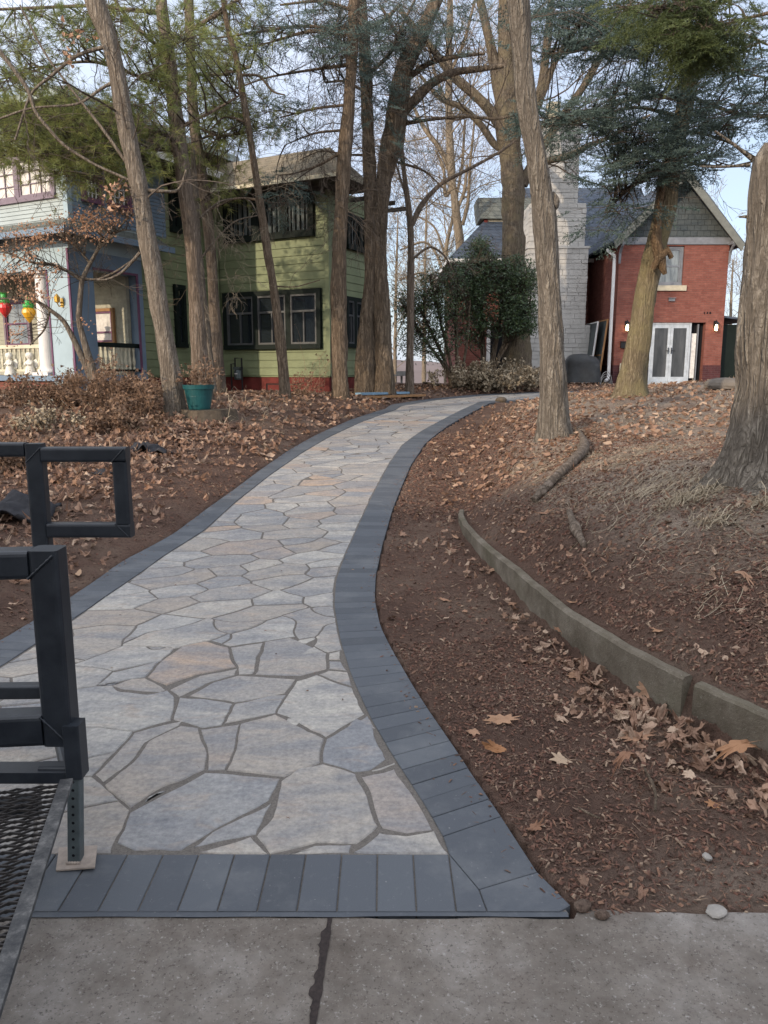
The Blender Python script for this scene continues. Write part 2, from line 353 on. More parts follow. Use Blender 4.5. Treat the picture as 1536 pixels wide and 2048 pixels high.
b = n.mix(n.ramp(n.noise(n.coord(rot=(0, 0, .4)), 3.3, 6, .72), [(.5, (0, 0, 0)), (.7, (.6, .6, .6))]), b, (.10, .08, .066))
b = n.mix(n.ramp(n.noise(v, 100, 4, .75), [(.34, (.7, .7, .7)), (.44, (0, 0, 0))]), b, (.045, .038, .032)); b = n.mix(n.ramp(n.noise(v, 85, 3, .7), [(.6, (0, 0, 0)), (.7, (.6, .6, .6))]), b, (.32, .305, .28)); b = n.mix(.6, b, n.ramp(n.noise(v, 14, 6, .7), [(.3, (.7, .7, .7)), (.7, (1.25, 1.25, 1.25))]), 'MULTIPLY')
n.col(b); n.bump(n.noise(v, 130, 6, .75), .004, .9); M['concrete'] = n.fin(.9, .15)
n = Nt('weathered concrete edging'); v = n.coord(); b = n.ramp(n.noise(v, 4, 7, .7), [(.3, (.075, .062, .045)), (.5, (.13, .11, .084)), (.72, (.21, .185, .15))]); b = n.mix(n.ramp(n.noise(v, 2.2, 4, .6), [(.5, (0, 0, 0)), (.65, (.6, .6, .6))]), b, (.10, .09, .06))
b = n.mix(n.ramp(n.noise(v, 90, 3, .6), [(.64, (0, 0, 0)), (.72, (.7, .7, .7))]), b, (.24, .22, .19)); n.col(b); n.bump(n.noise(v, 60, 6, .75), .012, .9); M['edging'] = n.fin(.92, .15)
n = Nt('soil and mulch'); v = n.coord(); b = n.ramp(n.noise(v, 1.2, 6, .65), [(.3, (.10, .062, .048)), (.5, (.145, .092, .07)), (.7, (.20, .145, .11))])
b = n.mix(n.math('MULTIPLY', n.tint(), n.ramp(n.noise(v, 2.1, 6, .7), [(.35, (.2, .2, .2)), (.6, (1, 1, 1))])), b, (.36, .29, .23))
b = n.mix(n.ramp(n.noise(v, 38, 6, .8), [(.3, (.85, .85, .85)), (.5, (0, 0, 0))]), b, (.026, .018, .015)); b = n.mix(n.ramp(n.noise(v, 70, 5, .75), [(.58, (0, 0, 0)), (.7, (.75, .75, .75))]), b, (.26, .17, .125))
n.col(b); hh = n.math('ADD', n.noise(v, 30, 7, .8), n.math('MULTIPLY', n.noise(v, 120, 4, .7), .4)); n.bump(hh, .035, 1.); M['soil'] = n.fin(.97, .08)
M['hill'] = m_plain('bare winter woods', (.17, .135, .125), .95, .05, 0, .3, .02, 0)
M['leaf'] = m_tint('dry fallen leaf', [(.13, .08, .055), (.25, .145, .095), (.36, .23, .16), (.19, .11, .075), (.46, .34, .25), (.29, .17, .115), (.15, .095, .07)], .8, .2, .15)
M['leafbig'] = m_tint('dry fallen oak leaf', [(.17, .085, .05), (.30, .165, .10), (.36, .22, .14), (.30, .14, .06), (.40, .30, .21)], .75, .25, .12)
M['mulch'] = m_tint('shredded bark mulch', [(.06, .034, .026), (.12, .064, .047), (.16, .08, .056), (.08, .052, .042), (.21, .12, .08), (.12, .08, .062), (.32, .23, .16)], .9, .15)
M['straw'] = m_tint('dry straw grass', [(.16, .12, .08), (.28, .22, .15), (.40, .34, .25), (.22, .17, .11)], .85, .1)
M['pine'] = m_tint('long pine needles', [(.09, .12, .035), (.19, .225, .07), (.29, .30, .10), (.13, .17, .058)], .6, .3, .3)
M['spruce'] = m_tint('blue green spruce needles', [(.034, .055, .048), (.07, .105, .092), (.12, .165, .145), (.045, .075, .06)], .6, .3, .2)
M['cedar'] = m_tint('yellow green cedar scales', [(.035, .05, .018), (.07, .092, .03), (.11, .13, .045)], .6, .3, .25)
M['shrub'] = m_tint('dark glossy evergreen leaves', [(.015, .028, .014), (.035, .065, .03), (.075, .115, .045), (.05, .08, .035)], .38, .5, .15)
M['orange'] = m_tint('withered orange leaves', [(.34, .17, .09), (.52, .30, .19), (.62, .40, .27), (.42, .23, .13)], .75, .2, .3)
M['dryplant'] = m_tint('dead brown stems and leaves', [(.10, .065, .045), (.20, .125, .085), (.28, .19, .13), (.15, .09, .06)], .9, .1, .15)
M['twig'] = m_plain('grey brown twigs', (.085, .068, .054), .95, .1, 0, .3, 9, 0)
M['twigpale'] = m_plain('sunbleached twigs', (.20, .165, .12), .95, .1, 0, .3, 9, 0)
M['bark_grey'] = m_bark('grey furrowed bark', (.05, .04, .032), (.175, .145, .115), (.28, .24, .195))
M['bark_brown'] = m_bark('brown scaly bark', (.035, .026, .018), (.14, .105, .075), (.24, .185, .135), None, 1.)
M['bark_pine'] = m_bark('pine bark', (.045, .033, .025), (.16, .125, .096), (.25, .20, .16), None, .8)
M['bark_dark'] = m_bark('dark ridged bark', (.032, .024, .018), (.135, .104, .075), (.24, .19, .14), None, .75, .03)
M['bark_moss'] = m_bark('mossy ochre bark', (.05, .038, .024), (.17, .135, .088), (.26, .212, .14), (.19, .16, .085), 1.1)
M['bark_old'] = m_bark('old warm brown bark', (.035, .027, .02), (.14, .112, .084), (.22, .182, .14), (.15, .125, .08), .9, .03)
M['galv2'] = m_plain('rusty black mesh', (.03, .027, .026), .6, .3, .3, .5, 30)
M['rock2'] = m_plain('lichened grey stone', (.16, .14, .12), .95, .1, 0, .3, 5, .02)
M['bargecol'] = m_plain('grey green bargeboard paint', (.14, .145, .13), .7)
M['bark_big'] = m_bark('deeply ridged grey bark', (.05, .042, .034), (.17, .145, .118), (.28, .245, .20), None, .85, .035)
M['bark_pale'] = m_bark('pale warm bark', (.09, .07, .05), (.22, .18, .135), (.30, .25, .19), None, 1., .01)
# ------------------------------------------------------------------ ground sheet
def axis(fine_a, fine_b, st, lo, hi, gr=1.09):
    a = list(np.arange(fine_a, fine_b + 1e-6, st)); s = st; x = fine_b
    while x < hi: s *= gr; x += s; a.append(x)
    s = st; x = fine_a; pre = []
    while x > lo: s *= gr; x -= s; pre.append(x)
    return np.array(pre[::-1] + a)
gx = axis(-2.6, 3.4, .026, -900, 900); gy = axis(1.86, 8.4, .026, -40, 950, 1.05)
XX, YY = np.meshgrid(gx, gy, indexing='ij')
ZZ = H(XX, YY, True)
nx, ny = XX.shape; i = np.arange(nx - 1)[:, None] * ny; j = np.arange(ny - 1)[None]
gm = MB().add(np.stack([XX, YY, ZZ], -1).reshape(-1, 3), np.stack([i + j, i + j + ny, i + j + ny + 1, i + j + 1], -1).reshape(-1, 4), (sstep(.15, .9, XX - xw(np.clip(YY, 1.9, 24))) * sstep(3.4, 4.6, YY) * (1 - sstep(14, 24, YY)) + .7 * np.exp(-((XX - 1.25) / .5) ** 2 - ((YY - 2.08) / .16) ** 2)).ravel())
tag(gm.build('ground', M['soil'], smooth=True), kind='structure')

# ------------------------------------------------------------------ flagstone walk
def r4(X, Y): return onz(100 + X / 1.807, 1250 + Y / 1.807, 0)[:2]
TR = ["740,760 800,690 835,560 900,515 985,500 1110,535 1140,620 1195,720 1100,795 960,790 800,828", "250,790 285,680 400,620 560,530 640,535 835,550 790,635 700,685 590,740 470,820 310,820",
"510,810 580,745 700,690 795,645 745,755 640,775", "520,828 720,762 795,828", "860,830 950,797 1085,795 1080,830", "1090,830 1190,745 1290,760 1395,748 1450,832", "1130,545 1255,515 1390,745 1290,752 1205,730 1150,620",
"990,410 1145,325 1222,480 1160,525 1100,530 985,495", "820,320 890,200 960,180 1090,225 1140,320 990,405 850,330", "690,355 815,325 985,410 978,495 850,545 640,525 670,450", "545,375 690,355 665,460 635,525 568,525 560,430",
"195,580 270,520 360,420 475,365 540,370 565,460 560,520 420,580 290,665 205,600", "155,540 215,485 300,385 480,345 470,365 350,425 265,520 190,572", "65,560 145,550 200,600 250,630 110,665 45,650", "110,670 260,640 290,680 240,790 170,815 50,700 20,815 150,830",
"90,230 210,220 430,240 465,280 440,340 300,380 100,365", "105,365 295,385 230,450 110,490", "110,495 220,455 200,490 150,540 105,550", "445,340 475,260 560,265 665,285 625,360 550,370 450,345", "670,285 800,250 860,250 820,320 630,355",
"510,255 590,205 680,180 890,195 855,245 670,280", "350,190 400,130 480,75 560,60 645,80 670,150 540,175 415,220 375,205", "430,235 545,180 675,155 670,178 580,205 475,260", "80,150 100,150 160,160 215,165 160,220 85,230", "165,218 220,170 395,130 345,190",
"90,140 240,80 445,85 400,130 210,160", "650,80 770,65 750,125 735,175 680,178 668,120", "775,60 860,45 1005,100 1005,160 900,185 740,178 760,120", "1010,100 1050,90 1060,125 1010,125", "1010,130 1060,130 1080,165 1010,160", "965,180 1010,165 1080,170 1090,220",
"215,222 300,195 345,192 420,235 400,245 260,232", "265,70 350,30 575,10 600,30 565,55 450,80", "75,140 85,60 180,10 265,20 255,70 150,110", "640,70 700,20 880,-20 870,40 770,60", "875,35 910,-40 1000,-20 960,70", "970,75 1010,0 1030,20 1050,85 1005,95"]
tints = [.47, .1, .13, .62, .5, .6, .9, .03, .57, .45, .42, .36, .3, .5, .7, .55, .2, .6, .55, .25, .3, .97, .75, .6, .15, .22, .27, .33, .5, .6, .65, .35, .5, .72, .2, .3, .5]
TP = [np.array([r4(*map(float, q.split(','))) for q in s.split()]) for s in TR]
def pip(p, poly):
    x, y = p; c = False; n = len(poly)
    for k in range(n):
        x1, y1 = poly[k]; x2, y2 = poly[k - 1]
        if (y1 > y) != (y2 > y) and x < (x2 - x1) * (y - y1) / (y2 - y1 + 1e-12) + x1: c = not c
    return c
seeds = []; lab = []
for k, p in enumerate(TP):
    c = p.mean(0)
    q = np.vstack([p, (p + np.roll(p, -1, 0)) / 2])
    dd = np.linalg.norm(q - c, axis=1, keepdims=True)
    ins = c + (q - c) * np.clip(1 - .035 / dd, .3, 1)
    for s in ins:
        if xli(s[1]) < s[0] < xri(s[1]): seeds.append(s); lab.append(k)
nl = len(TP); rs = np.random.default_rng(5); placed = []
ytr = float(onz(400, 1262, 0)[1])
tops = [(float(p[:, 0].min()), float(p[:, 0].max()), p) for p in TP]
S_tr = np.array(seeds)
for rad0 in (.24, .18, .125, .085):
    for _ in range({.24: 1400, .18: 3500, .125: 8000, .085: 12000}[rad0]):
        y = rs.uniform(Y1, 23.0); x = rs.uniform(float(xli(y)) + .03, float(xri(y)) - .03)
        r = rad0 * rs.uniform(.85, 1.15); ok = True
        # anisotropic distance: stones are longer crosswise and towards the upper right
        for (qx, qy, qr) in placed:
            dx, dy = x - qx, y - qy
            if abs(dx) > 1 or abs(dy) > 1: continue
            a = dx * .93 + dy * .36; b = -dx * .36 + dy * .93
            if (a * .66) ** 2 + (b * 1.35) ** 2 < ((r + qr) * .5 * 1.75) ** 2: ok = False; break
        if not ok: continue
        if y < ytr + .5 and len(S_tr):
            if np.min(np.linalg.norm(S_tr - (x, y), axis=1)) < r * .55 or any(pip((x, y), t) for t in TP): continue
        placed.append((x, y, r))
for (x, y, r) in placed:
    an = .37 + rs.normal(0, .25); L = r * rs.uniform(.4, .75)
    for t in ((-1, 0, 1) if r > .14 else (-.5, .5)):
        sx, sy = x + math.cos(an) * L * t + rs.normal(0, .12 * r), y + math.sin(an) * L * t + rs.normal(0, .15 * r)
        if Y1 < sy and xli(sy) < sx < xri(sy): seeds.append(np.array((sx, sy))); lab.append(nl)
    nl += 1
S = np.array(seeds); lab = np.array(lab)
def clip(poly, a, b, c, nid):          # keep a*x+b*y<=c ; poly: list of (x,y,id of the edge leaving this vertex)
    out = []; n = len(poly)
    for k in range(n):
        p = poly[k]; q = poly[(k + 1) % n]; dp = a * p[0] + b * p[1] - c; dq = a * q[0] + b * q[1] - c
        if dp <= 0: out.append(p)
        if (dp <= 0) != (dq <= 0):
            t = dp / (dp - dq); out.append((p[0] + t * (q[0] - p[0]), p[1] + t * (q[1] - p[1]), nid if dp <= 0 else p[2]))
    return out
edges = {}
for k in range(len(S)):
    s = S[k]; poly = [(s[0] - .7, s[1] - .7, -1), (s[0] + .7, s[1] - .7, -1), (s[0] + .7, s[1] + .7, -1), (s[0] - .7, s[1] + .7, -1)]
    d = np.linalg.norm(S - s, axis=1); o = np.argsort(d)[1:60]
    for q in o:
        mr = max(math.hypot(p[0] - s[0], p[1] - s[1]) for p in poly)
        if d[q] > 2 * mr: break
        if d[q] < 1e-5: continue
        nrm = S[q] - s; c = (S[q] @ S[q] - s @ s) / 2
        poly = clip(poly, nrm[0], nrm[1], c, int(q))
        if len(poly) < 3: break
    if len(poly) < 3: continue
    y = s[1]
    for fn, sg in ((xri, 1), (xli, -1)):
        sl = (float(fn(y + .05)) - float(fn(y - .05))) / .1; x0 = float(fn(y))
        # line x = x0 + sl*(Y-y); keep sg*(x - sl*Y) <= sg*(x0 - sl*y)
        poly = clip(poly, sg, -sg * sl, sg * (x0 - sl * y), -1)
        if len(poly) < 3: break
    if len(poly) >= 3: poly = clip(poly, 0, -1, -Y1, -1)
    if len(poly) < 3: continue
    for a in range(len(poly)):
        p = poly[a]; q = poly[(a + 1) % len(poly)]; nb = p[2]
        if nb >= 0 and lab[nb] == lab[k]: continue
        edges.setdefault(int(lab[k]), []).append(((p[0], p[1]), (q[0], q[1]), int(lab[nb]) if nb >= 0 else -1))
def chain(es):
    es = list(es); St = np.array([e[0] for e in es]); En = np.array([e[1] for e in es]); used = np.zeros(len(es), bool); best = []
    while not used.all():
        k = int(np.argmin(used)); used[k] = True; loop = [k]
        while True:
            d = np.linalg.norm(St - En[loop[-1]], axis=1); d[used] = 9; j = int(np.argmin(d))
            d0 = np.linalg.norm(St[loop[0]] - En[loop[-1]])
            if d0 <= d[j] or d[j] > .035: break
            used[j] = True; loop.append(j)
        if len(loop) > len(best): best = loop
    return [es[k] for k in best]
def resmooth(pts, far):
    pts = np.array(pts); s = np.r_[0, np.cumsum(np.linalg.norm(np.diff(pts, axis=0), axis=1))]
    if s[-1] < .006: return pts[[0, -1]]
    m = max(1, int(round(s[-1] / (.12 if far else .025)))); t = np.linspace(0, s[-1], m + 1)
    q = np.c_[np.interp(t, s, pts[:, 0]), np.interp(t, s, pts[:, 1])]
    for _ in range(4 if far else 30):
        if len(q) > 2: q[1:-1] = q[1:-1] * .5 + (q[:-2] + q[2:]) * .25
    return q
fm = MB()
for L, es in edges.items():
    if L < len(TP) and L not in (13, 14, 15, 16, 17, 23, 25, 32, 33, 34, 35, 36):
        q = TP[L].copy(); q = [resmooth([q[k], q[(k + 1) % len(q)]], False)[:-1] for k in range(len(q))]; q = np.vstack(q)
        if True:
            for _ in range(0): q = q * .5 + (np.roll(q, 1, 0) + np.roll(q, -1, 0)) * .25
        q0 = q.copy(); far = False
    else:
        loop = chain(es)
        if len(loop) < 3: continue
        ids = [e[2] for e in loop]; n = len(loop)
        r0 = next((k for k in range(n) if ids[k] != ids[k - 1]), 0); loop = loop[r0:] + loop[:r0]; ids = ids[r0:] + ids[:r0]
        far = loop[0][0][1] > 9; q = []; k = 0
        while k < n:
            j = k; run = [loop[k][0], loop[k][1]]
            while j + 1 < n and ids[j + 1] == ids[k]: j += 1; run.append(loop[j][1])
            q.append(resmooth(run, far)[:-1]); k = j + 1
        q = np.vstack(q)
    if not far:
        q0 = q.copy(); w = .007
        q = q + np.stack([w * vnoise(q0[:, 0], q0[:, 1], .045) + .02 * vnoise(q0[:, 0] + 5, q0[:, 1], .15), w * vnoise(q0[:, 0] + 9, q0[:, 1] + 3, .045) + .02 * vnoise(q0[:, 0], q0[:, 1] + 8, .15)], -1)
    q[:, 1] = np.maximum(q[:, 1], Y1); q[:, 0] = np.clip(q[:, 0], xli(q[:, 1]), xri(q[:, 1]))
    A = .5 * np.sum(q[:, 0] * np.roll(q[:, 1], -1) - np.roll(q[:, 0], -1) * q[:, 1])
    if abs(A) < .0012: continue
    if A < 0: q = q[::-1]
    # drop near-duplicate points
    keep = np.linalg.norm(q - np.roll(q, 1, 0), axis=1) > .004; q = q[keep]
    if len(q) < 3: continue
    def inset(q, d):
        a = q - np.roll(q, 1, 0); b = np.roll(q, -1, 0) - q
        na = np.stack([-a[:, 1], a[:, 0]], -1) / (np.linalg.norm(a, axis=1, keepdims=True) + 1e-9); nb = np.stack([-b[:, 1], b[:, 0]], -1) / (np.linalg.norm(b, axis=1, keepdims=True) + 1e-9)
        m = na + nb; m /= np.maximum(np.linalg.norm(m, axis=1, keepdims=True), .5); return q + m * d
    g = (.0004 if L < len(TP) else .0032) + min(q[:, 1].mean(), 14) * .00055
    a1 = inset(q, g); a2 = inset(a1, .006)
    hz = rs.normal(0, .0012); n = len(q)
    for _ in range(8):
        if len(q) < 4: break
        a2 = inset(q, g + .007); e1 = np.roll(q, -1, 0) - q; e2 = np.roll(a2, -1, 0) - a2; bad = np.sum(e1 * e2, 1) < 0
        if not bad.any(): break
        q = q[~(bad | np.roll(bad, 1))] if (bad | np.roll(bad, 1)).sum() < len(q) - 3 else q[~bad]
    if len(q) < 3: continue
    a1 = inset(q, g); a2 = inset(a1, .005); n = len(q)
    lo_ = np.c_[a1, P(a1[:, 1]) - .03]; mid = np.c_[a1, P(a1[:, 1]) - .006 + hz]; top = np.c_[a2, P(a2[:, 1]) + hz]
    tn = tints[L] if L < len(tints) else rs.random()
    k = np.arange(n); k2 = (k + 1) % n
    fm.add(np.vstack([lo_, mid, top]), np.vstack([np.stack([k, k2, k2 + n, k + n], -1), np.stack([k + n, k2 + n, k2 + 2 * n, k + 2 * n], -1)]), tn)
    fm.poly(top, tn)
tag(fm.build('path', M['flag']), kind='structure')
# bedding sand under the stones
jm = MB(); ys = np.linspace(Y0 - .005, 23, 320); row = []
for y in ys: row.append([(float(xlo(y)) + .01, y, float(P(y)) - .0035), (float(xro(min(y, 21.35))) - .01, y, float(P(y)) - .0035)])
v = np.array(row).reshape(-1, 3); k = np.arange(len(ys) - 1) * 2
jm.add(v, np.stack([k, k + 1, k + 3, k + 2], -1)); tag(jm.build('path_bedding', M['joint']), kind='structure')
# charcoal pavers
pm = MB()
def paver(quad, tn, gap=.0035, bev=.003):
    q = np.array(quad, float); c = q.mean(0)
    def sh(q, d):
        out = []
        for a in range(len(q)):
            e1 = q[a] - q[a - 1]; e2 = q[(a + 1) % len(q)] - q[a]; e1 /= np.linalg.norm(e1); e2 /= np.linalg.norm(e2)
            n1 = np.array((-e1[1], e1[0])); n2 = np.array((-e2[1], e2[0])); m = n1 + n2; m /= max(1e-6, (m @ n1)); out.append(q[a] + m * d)
        return np.array(out)
    A = .5 * np.sum(q[:, 0] * np.roll(q[:, 1], -1) - np.roll(q[:, 0], -1) * q[:, 1])
    if A < 0: q = q[::-1]
    a1 = sh(q, gap * .5); a2 = sh(q, gap * .5 + bev); n = len(q); dz = R.normal(0, .0008)
    lo_ = np.c_[a1, P(a1[:, 1]) - .04]; mid = np.c_[a1, P(a1[:, 1]) - bev * .7 + dz + .003]; top = np.c_[a2, P(a2[:, 1]) + dz + .003]; k = np.arange(n); k2 = (k + 1) % n
    pm.add(np.vstack([lo_, mid, top]), np.vstack([np.stack([k, k2, k2 + n, k + n], -1), np.stack([k + n, k2 + n, k2 + 2 * n, k + 2 * n], -1)]), tn); pm.poly(top, tn)
def course(fin, fout, ya, yb, w):
    ys = np.linspace(ya, yb, 3000); xi = fin(ys); xo = fout(ys); xm = (xi + xo) / 2; s = np.r_[0, np.cumsum(np.hypot(np.diff(xm), np.diff(ys)))]
    n = int(s[-1] / w); yk = np.interp(np.linspace(0, s[-1], n + 1), s, ys)
    e = 0.04
    def pt(fn, y, other):                       # joint runs square to the course
        sl = (float(fn(y + e)) - float(fn(y - e))) / (2 * e); x = float(other(y))
        return x, y
    L = []
    for y in yk:
        xi_, xo_ = float(fin(y)), float(fout(y)); sl = ((float(fin(y + e)) + float(fout(y + e))) - (float(fin(y - e)) + float(fout(y - e)))) / (4 * e)
        sg = 1 if xo_ > xi_ else -1; wd = abs(xo_ - xi_); c = np.array(((xi_ + xo_) / 2, y)); t = np.array((sl, 1.)); t /= np.linalg.norm(t); nn = np.array((t[1], -t[0])) * sg
        dx = wd * t[1] / 2
        if sg > 0: ea = math.radians(float(itp(y, [(0, 15), (2.6, 15), (3.35, 11), (3.9, 1), (40, 0)]))); nn = np.array((nn[0] * math.cos(ea) - nn[1] * math.sin(ea), nn[0] * math.sin(ea) + nn[1] * math.cos(ea))); dx /= math.cos(ea)
        L.append((c - nn * dx, c + nn * dx))
    for a in range(n):
        paver([L[a][0], L[a][1], L[a + 1][1], L[a + 1][0]], R.random())
    return L
ra = course(xri, xro, Y1 + .15, 21.2, .112)
la = course(xli, xlo, Y1 + .02, 23.0, .112)
# bottom soldier row and the two mitred corner bricks
xa = X0at(64, 1806); 
x = float(xri(Y1)); ends = [X0at(905, 1710)]
xs = [X0at(q, 1765) for q in (905, 832, 757, 682, 607, 530, 452, 375, 300, 225, 150, 75)]
wd = (xs[0] - xs[-1]) / 11; xs = [xs[0] - wd * k for k in range(0, 24)]
for a, b in zip(xs[:-1], xs[1:]): 
    j = .0
    paver([(b, Y0), (a, Y0), (a, Y1 - .002), (b, Y1 - .002)], R.random(), .0045)
A_ = np.array((xs[0], Y0)); B_ = np.array((xs[0], Y1)); D_ = np.array(ra[0][1]); E_ = np.array(ra[0][0])
c1 = onz(975, 1827, 0)[:2]; c2 = onz(1122, 1829, 0)[:2]; c3 = onz(1142, 1812, 0)[:2]; c4 = onz(1075, 1745, 0)[:2]; m1 = onz(958, 1780, 0)[:2]
paver([A_, (c1[0], Y0), m1, B_], .45); paver([(c1[0], Y0), (c2[0], Y0), c3, c4, m1], .55); paver([B_, m1, c4, D_, E_], .35)
tag(pm.build('path_border', M['paver']), kind='structure')
# grout haunch between slate row and sidewalk
hm = MB(); hx = np.linspace(-3.6, c2[0] + .02, 60); n = len(hx)
lo_ = np.c_[hx, Y0 - .016 - .008 * (vnoise(hx, 0 * hx, .13) + .5), 0 * hx + .0005]; hi_ = np.c_[hx, 0 * hx + Y0 + .004, 0 * hx - .002]; k = np.arange(n - 1)
hm.add(np.vstack([lo_, hi_]), np.stack([k, k + 1, k + 1 + n, k + n], -1)); tag(hm.build('path_haunch', M['paver']), kind='structure')
# ------------------------------------------------------------------ sidewalk slabs with a dirty joint
xj = X0at(658, 1850); xj2 = X0at(628, 2040); yj2 = float(onz(628, 2040, 0)[1]); yj1 = float(onz(658, 1850, 0)[1]); sl = (xj2 - xj) / (yj2 - yj1)
yf = Y0 - .012
def slab(xl, xr, lowgap, name):
    m = MB(); ny_ = 90; ysx = np.linspace(-2.6, yf, ny_); L = []; 
    for y in ysx:
        g = .006 * vnoise(np.array(y), np.array(3.), .05) 
        L.append(((xl if xl is not None else xj + sl * (y - yj1) + .006 + g), (xr if xr is not None else xj + sl * (y - yj1) - .006 + g * .7)))
    L = np.array(L); yy = ysx.copy()
    xsN = 120; t = np.linspace(0, 1, xsN); X_ = L[:, :1] + (L[:, 1:] - L[:, :1]) * t; Y_ = np.repeat(yy[:, None], xsN, 1)
    Y_[-1] += -.006 + .014 * vnoise(X_[-1], 0 * X_[-1], .09) + np.where(X_[-1] > c3[0], .03 + .03 * vnoise(X_[-1] + 4, 0 * X_[-1], .3), 0)
    Z_ = -.004 + .0 * X_; top = np.stack([X_, Y_, Z_], -1)
    i = np.arange(ny_ - 1)[:, None] * xsN; j = np.arange(xsN - 1)[None]
    m.add(top.reshape(-1, 3), np.stack([i + j, i + j + 1, i + j + xsN + 1, i + j + xsN], -1).reshape(-1, 4))
    rim = np.vstack([top[0], top[1:, -1], top[-1, ::-1][1:], top[::-1, 0][1:-1]]); n = len(rim); lo_ = rim - (0, 0, .06); lo_ = lo_; k = np.arange(n)
    m.add(np.vstack([rim, lo_]), np.stack([k, k + n, (k + 1) % n + n, (k + 1) % n], -1))
    return m
sm = slab(-5.5, None, 0, ''); sm2 = slab(None, 1.9 + .55, 0, ''); sm.v += sm2.v; sm.t += sm2.t
for k_, fl in sm2.f.items(): sm.f.setdefault(k_, []).extend([f + sm.n for f in fl])
sm.n += sm2.n
tag(sm.build('sidewalk', M['concrete']), kind='structure')
# damp dirt that has washed out of the joint
n = Nt('damp dirt in the joint'); v = n.coord(); n.col(n.ramp(n.noise(v, 60, 4), [(.3, (.012, .008, .007)), (.7, (.035, .025, .022))])); n.bump(n.noise(v, 120, 3), .003, 1); M['damp'] = n.fin(.8, .3)
dm = MB(); ys = np.linspace(1.2, yj1 + .03, 150); xc = xj + sl * (ys - yj1)
prof = [(1850, 8), (1865, 20), (1890, 22), (1915, 14), (1935, 8), (1955, 18), (1975, 26), (2000, 18), (2030, 14), (2060, 12)]
yk = [float(onz(650, a, 0)[1]) for a, b in prof]; wk = [b / 1540 * 2.1 for a, b in prof]
wd_ = np.interp(ys, yk[::-1], wk[::-1]) * (1 + .9 * vnoise(ys, ys * 0, .03) + .7 * vnoise(ys, ys * 0 + 4, .012)); lf = xc - wd_ * .62; rt = xc + wd_ * .15 + .004
k = np.arange(len(ys) - 1) * 2; dv = np.stack([np.c_[lf, ys, 0 * ys - .001], np.c_[rt, ys, 0 * ys - .001]], 1).reshape(-1, 3)
dm.add(dv, np.stack([k, k + 1, k + 3, k + 2], -1)); tag(dm.build('joint_dirt', M['damp']), kind='structure')
# hills beyond the valley, woods
hm = MB(); N = 260; th = np.linspace(-1.25, 1.25, N); prev = None; rows = []
for r, k in ((190, 0), (260, .25), (340, .6), (430, .9), (540, 1.), (700, .7)):
    z = -16 + k * (23 + 2.5 * np.sin(th * 9 + r) + 2 * np.sin(th * 21 + 1) + 6 * vnoise(th * 100, th * 0 + r, 3)); rows.append(np.c_[r * np.sin(th), r * np.cos(th), z - (k == 0) * 3])
i = np.arange(len(rows) - 1)[:, None] * N; j = np.arange(N - 1)[None]
hm.add(np.vstack(rows), np.stack([i + j, i + j + 1, i + j + N + 1, i + j + N], -1).reshape(-1, 4)); tag(hm.build('hills', M['hill'], smooth=True), kind='structure')

# ------------------------------------------------------------------ concrete edging (two lengths)
def edging(ya, yb, label, d0=0., dz=0., endcut=0):
    m = MB(); ys = np.linspace(ya, yb, 90); xc = xw(ys) ; t = np.gradient(np.c_[xc, ys], axis=0); t /= np.linalg.norm(t, axis=1, keepdims=True); nn = np.c_[t[:, 1], -t[:, 0]]
    x = np.c_[xc, ys]; f = x - nn * (.066 - d0); b = x + nn * (-.012 + d0)
    base = P(ys); top = base + hs(ys) + .012 + dz + .006 * vnoise(ys, ys * 0, .11) + .004 * vnoise(ys, ys * 0 + 2, .03); wob = .006 * vnoise(ys, ys * 0 + 5, .1)
    f = f + nn * wob[:, None]
    ring = [np.c_[f, base - .12], np.c_[f, top - .012], np.c_[f + nn * .012, top], np.c_[b - nn * .01, top + .003], np.c_[b, top - .01], np.c_[b, base - .12]]
    n = len(ys); k = np.arange(n - 1)
    # more rows down the front so the face can be rough
    fr = [ring[0]] + [ring[0] * (1 - s) + ring[1] * s + np.c_[nn * (.007 * vnoise(ys, ys * 0 + s * 3, .07))[:, None], 0 * ys] for s in (.25, .45, .65, .85)] + ring[1:]
    for a, b_ in zip(fr[:-1], fr[1:]): m.add(np.vstack([a, b_]), np.stack([k, k + n, k + 1 + n, k + 1], -1))
    for e, o in ((0, 1), (-1, -1)): m.poly([r[e] for r in fr][::o])
    o = m.build('concrete_edging', M['edging'], smooth=False, origin=grounded((xc[0], ys[0], 0)))
    tag(o, label, 'garden edging', 'concrete garden edging'); return o
yb1 = float(onz(1395, 1438, .02)[1]); yb0 = 1.93
edging(yb1 + .012, 7.4, 'long curved concrete edging strip holding back the dirt slope right of the walk')
edging(yb0, yb1 - .03, 'short concrete edging piece at the right, past the leaf filled gap', .012, -.012)
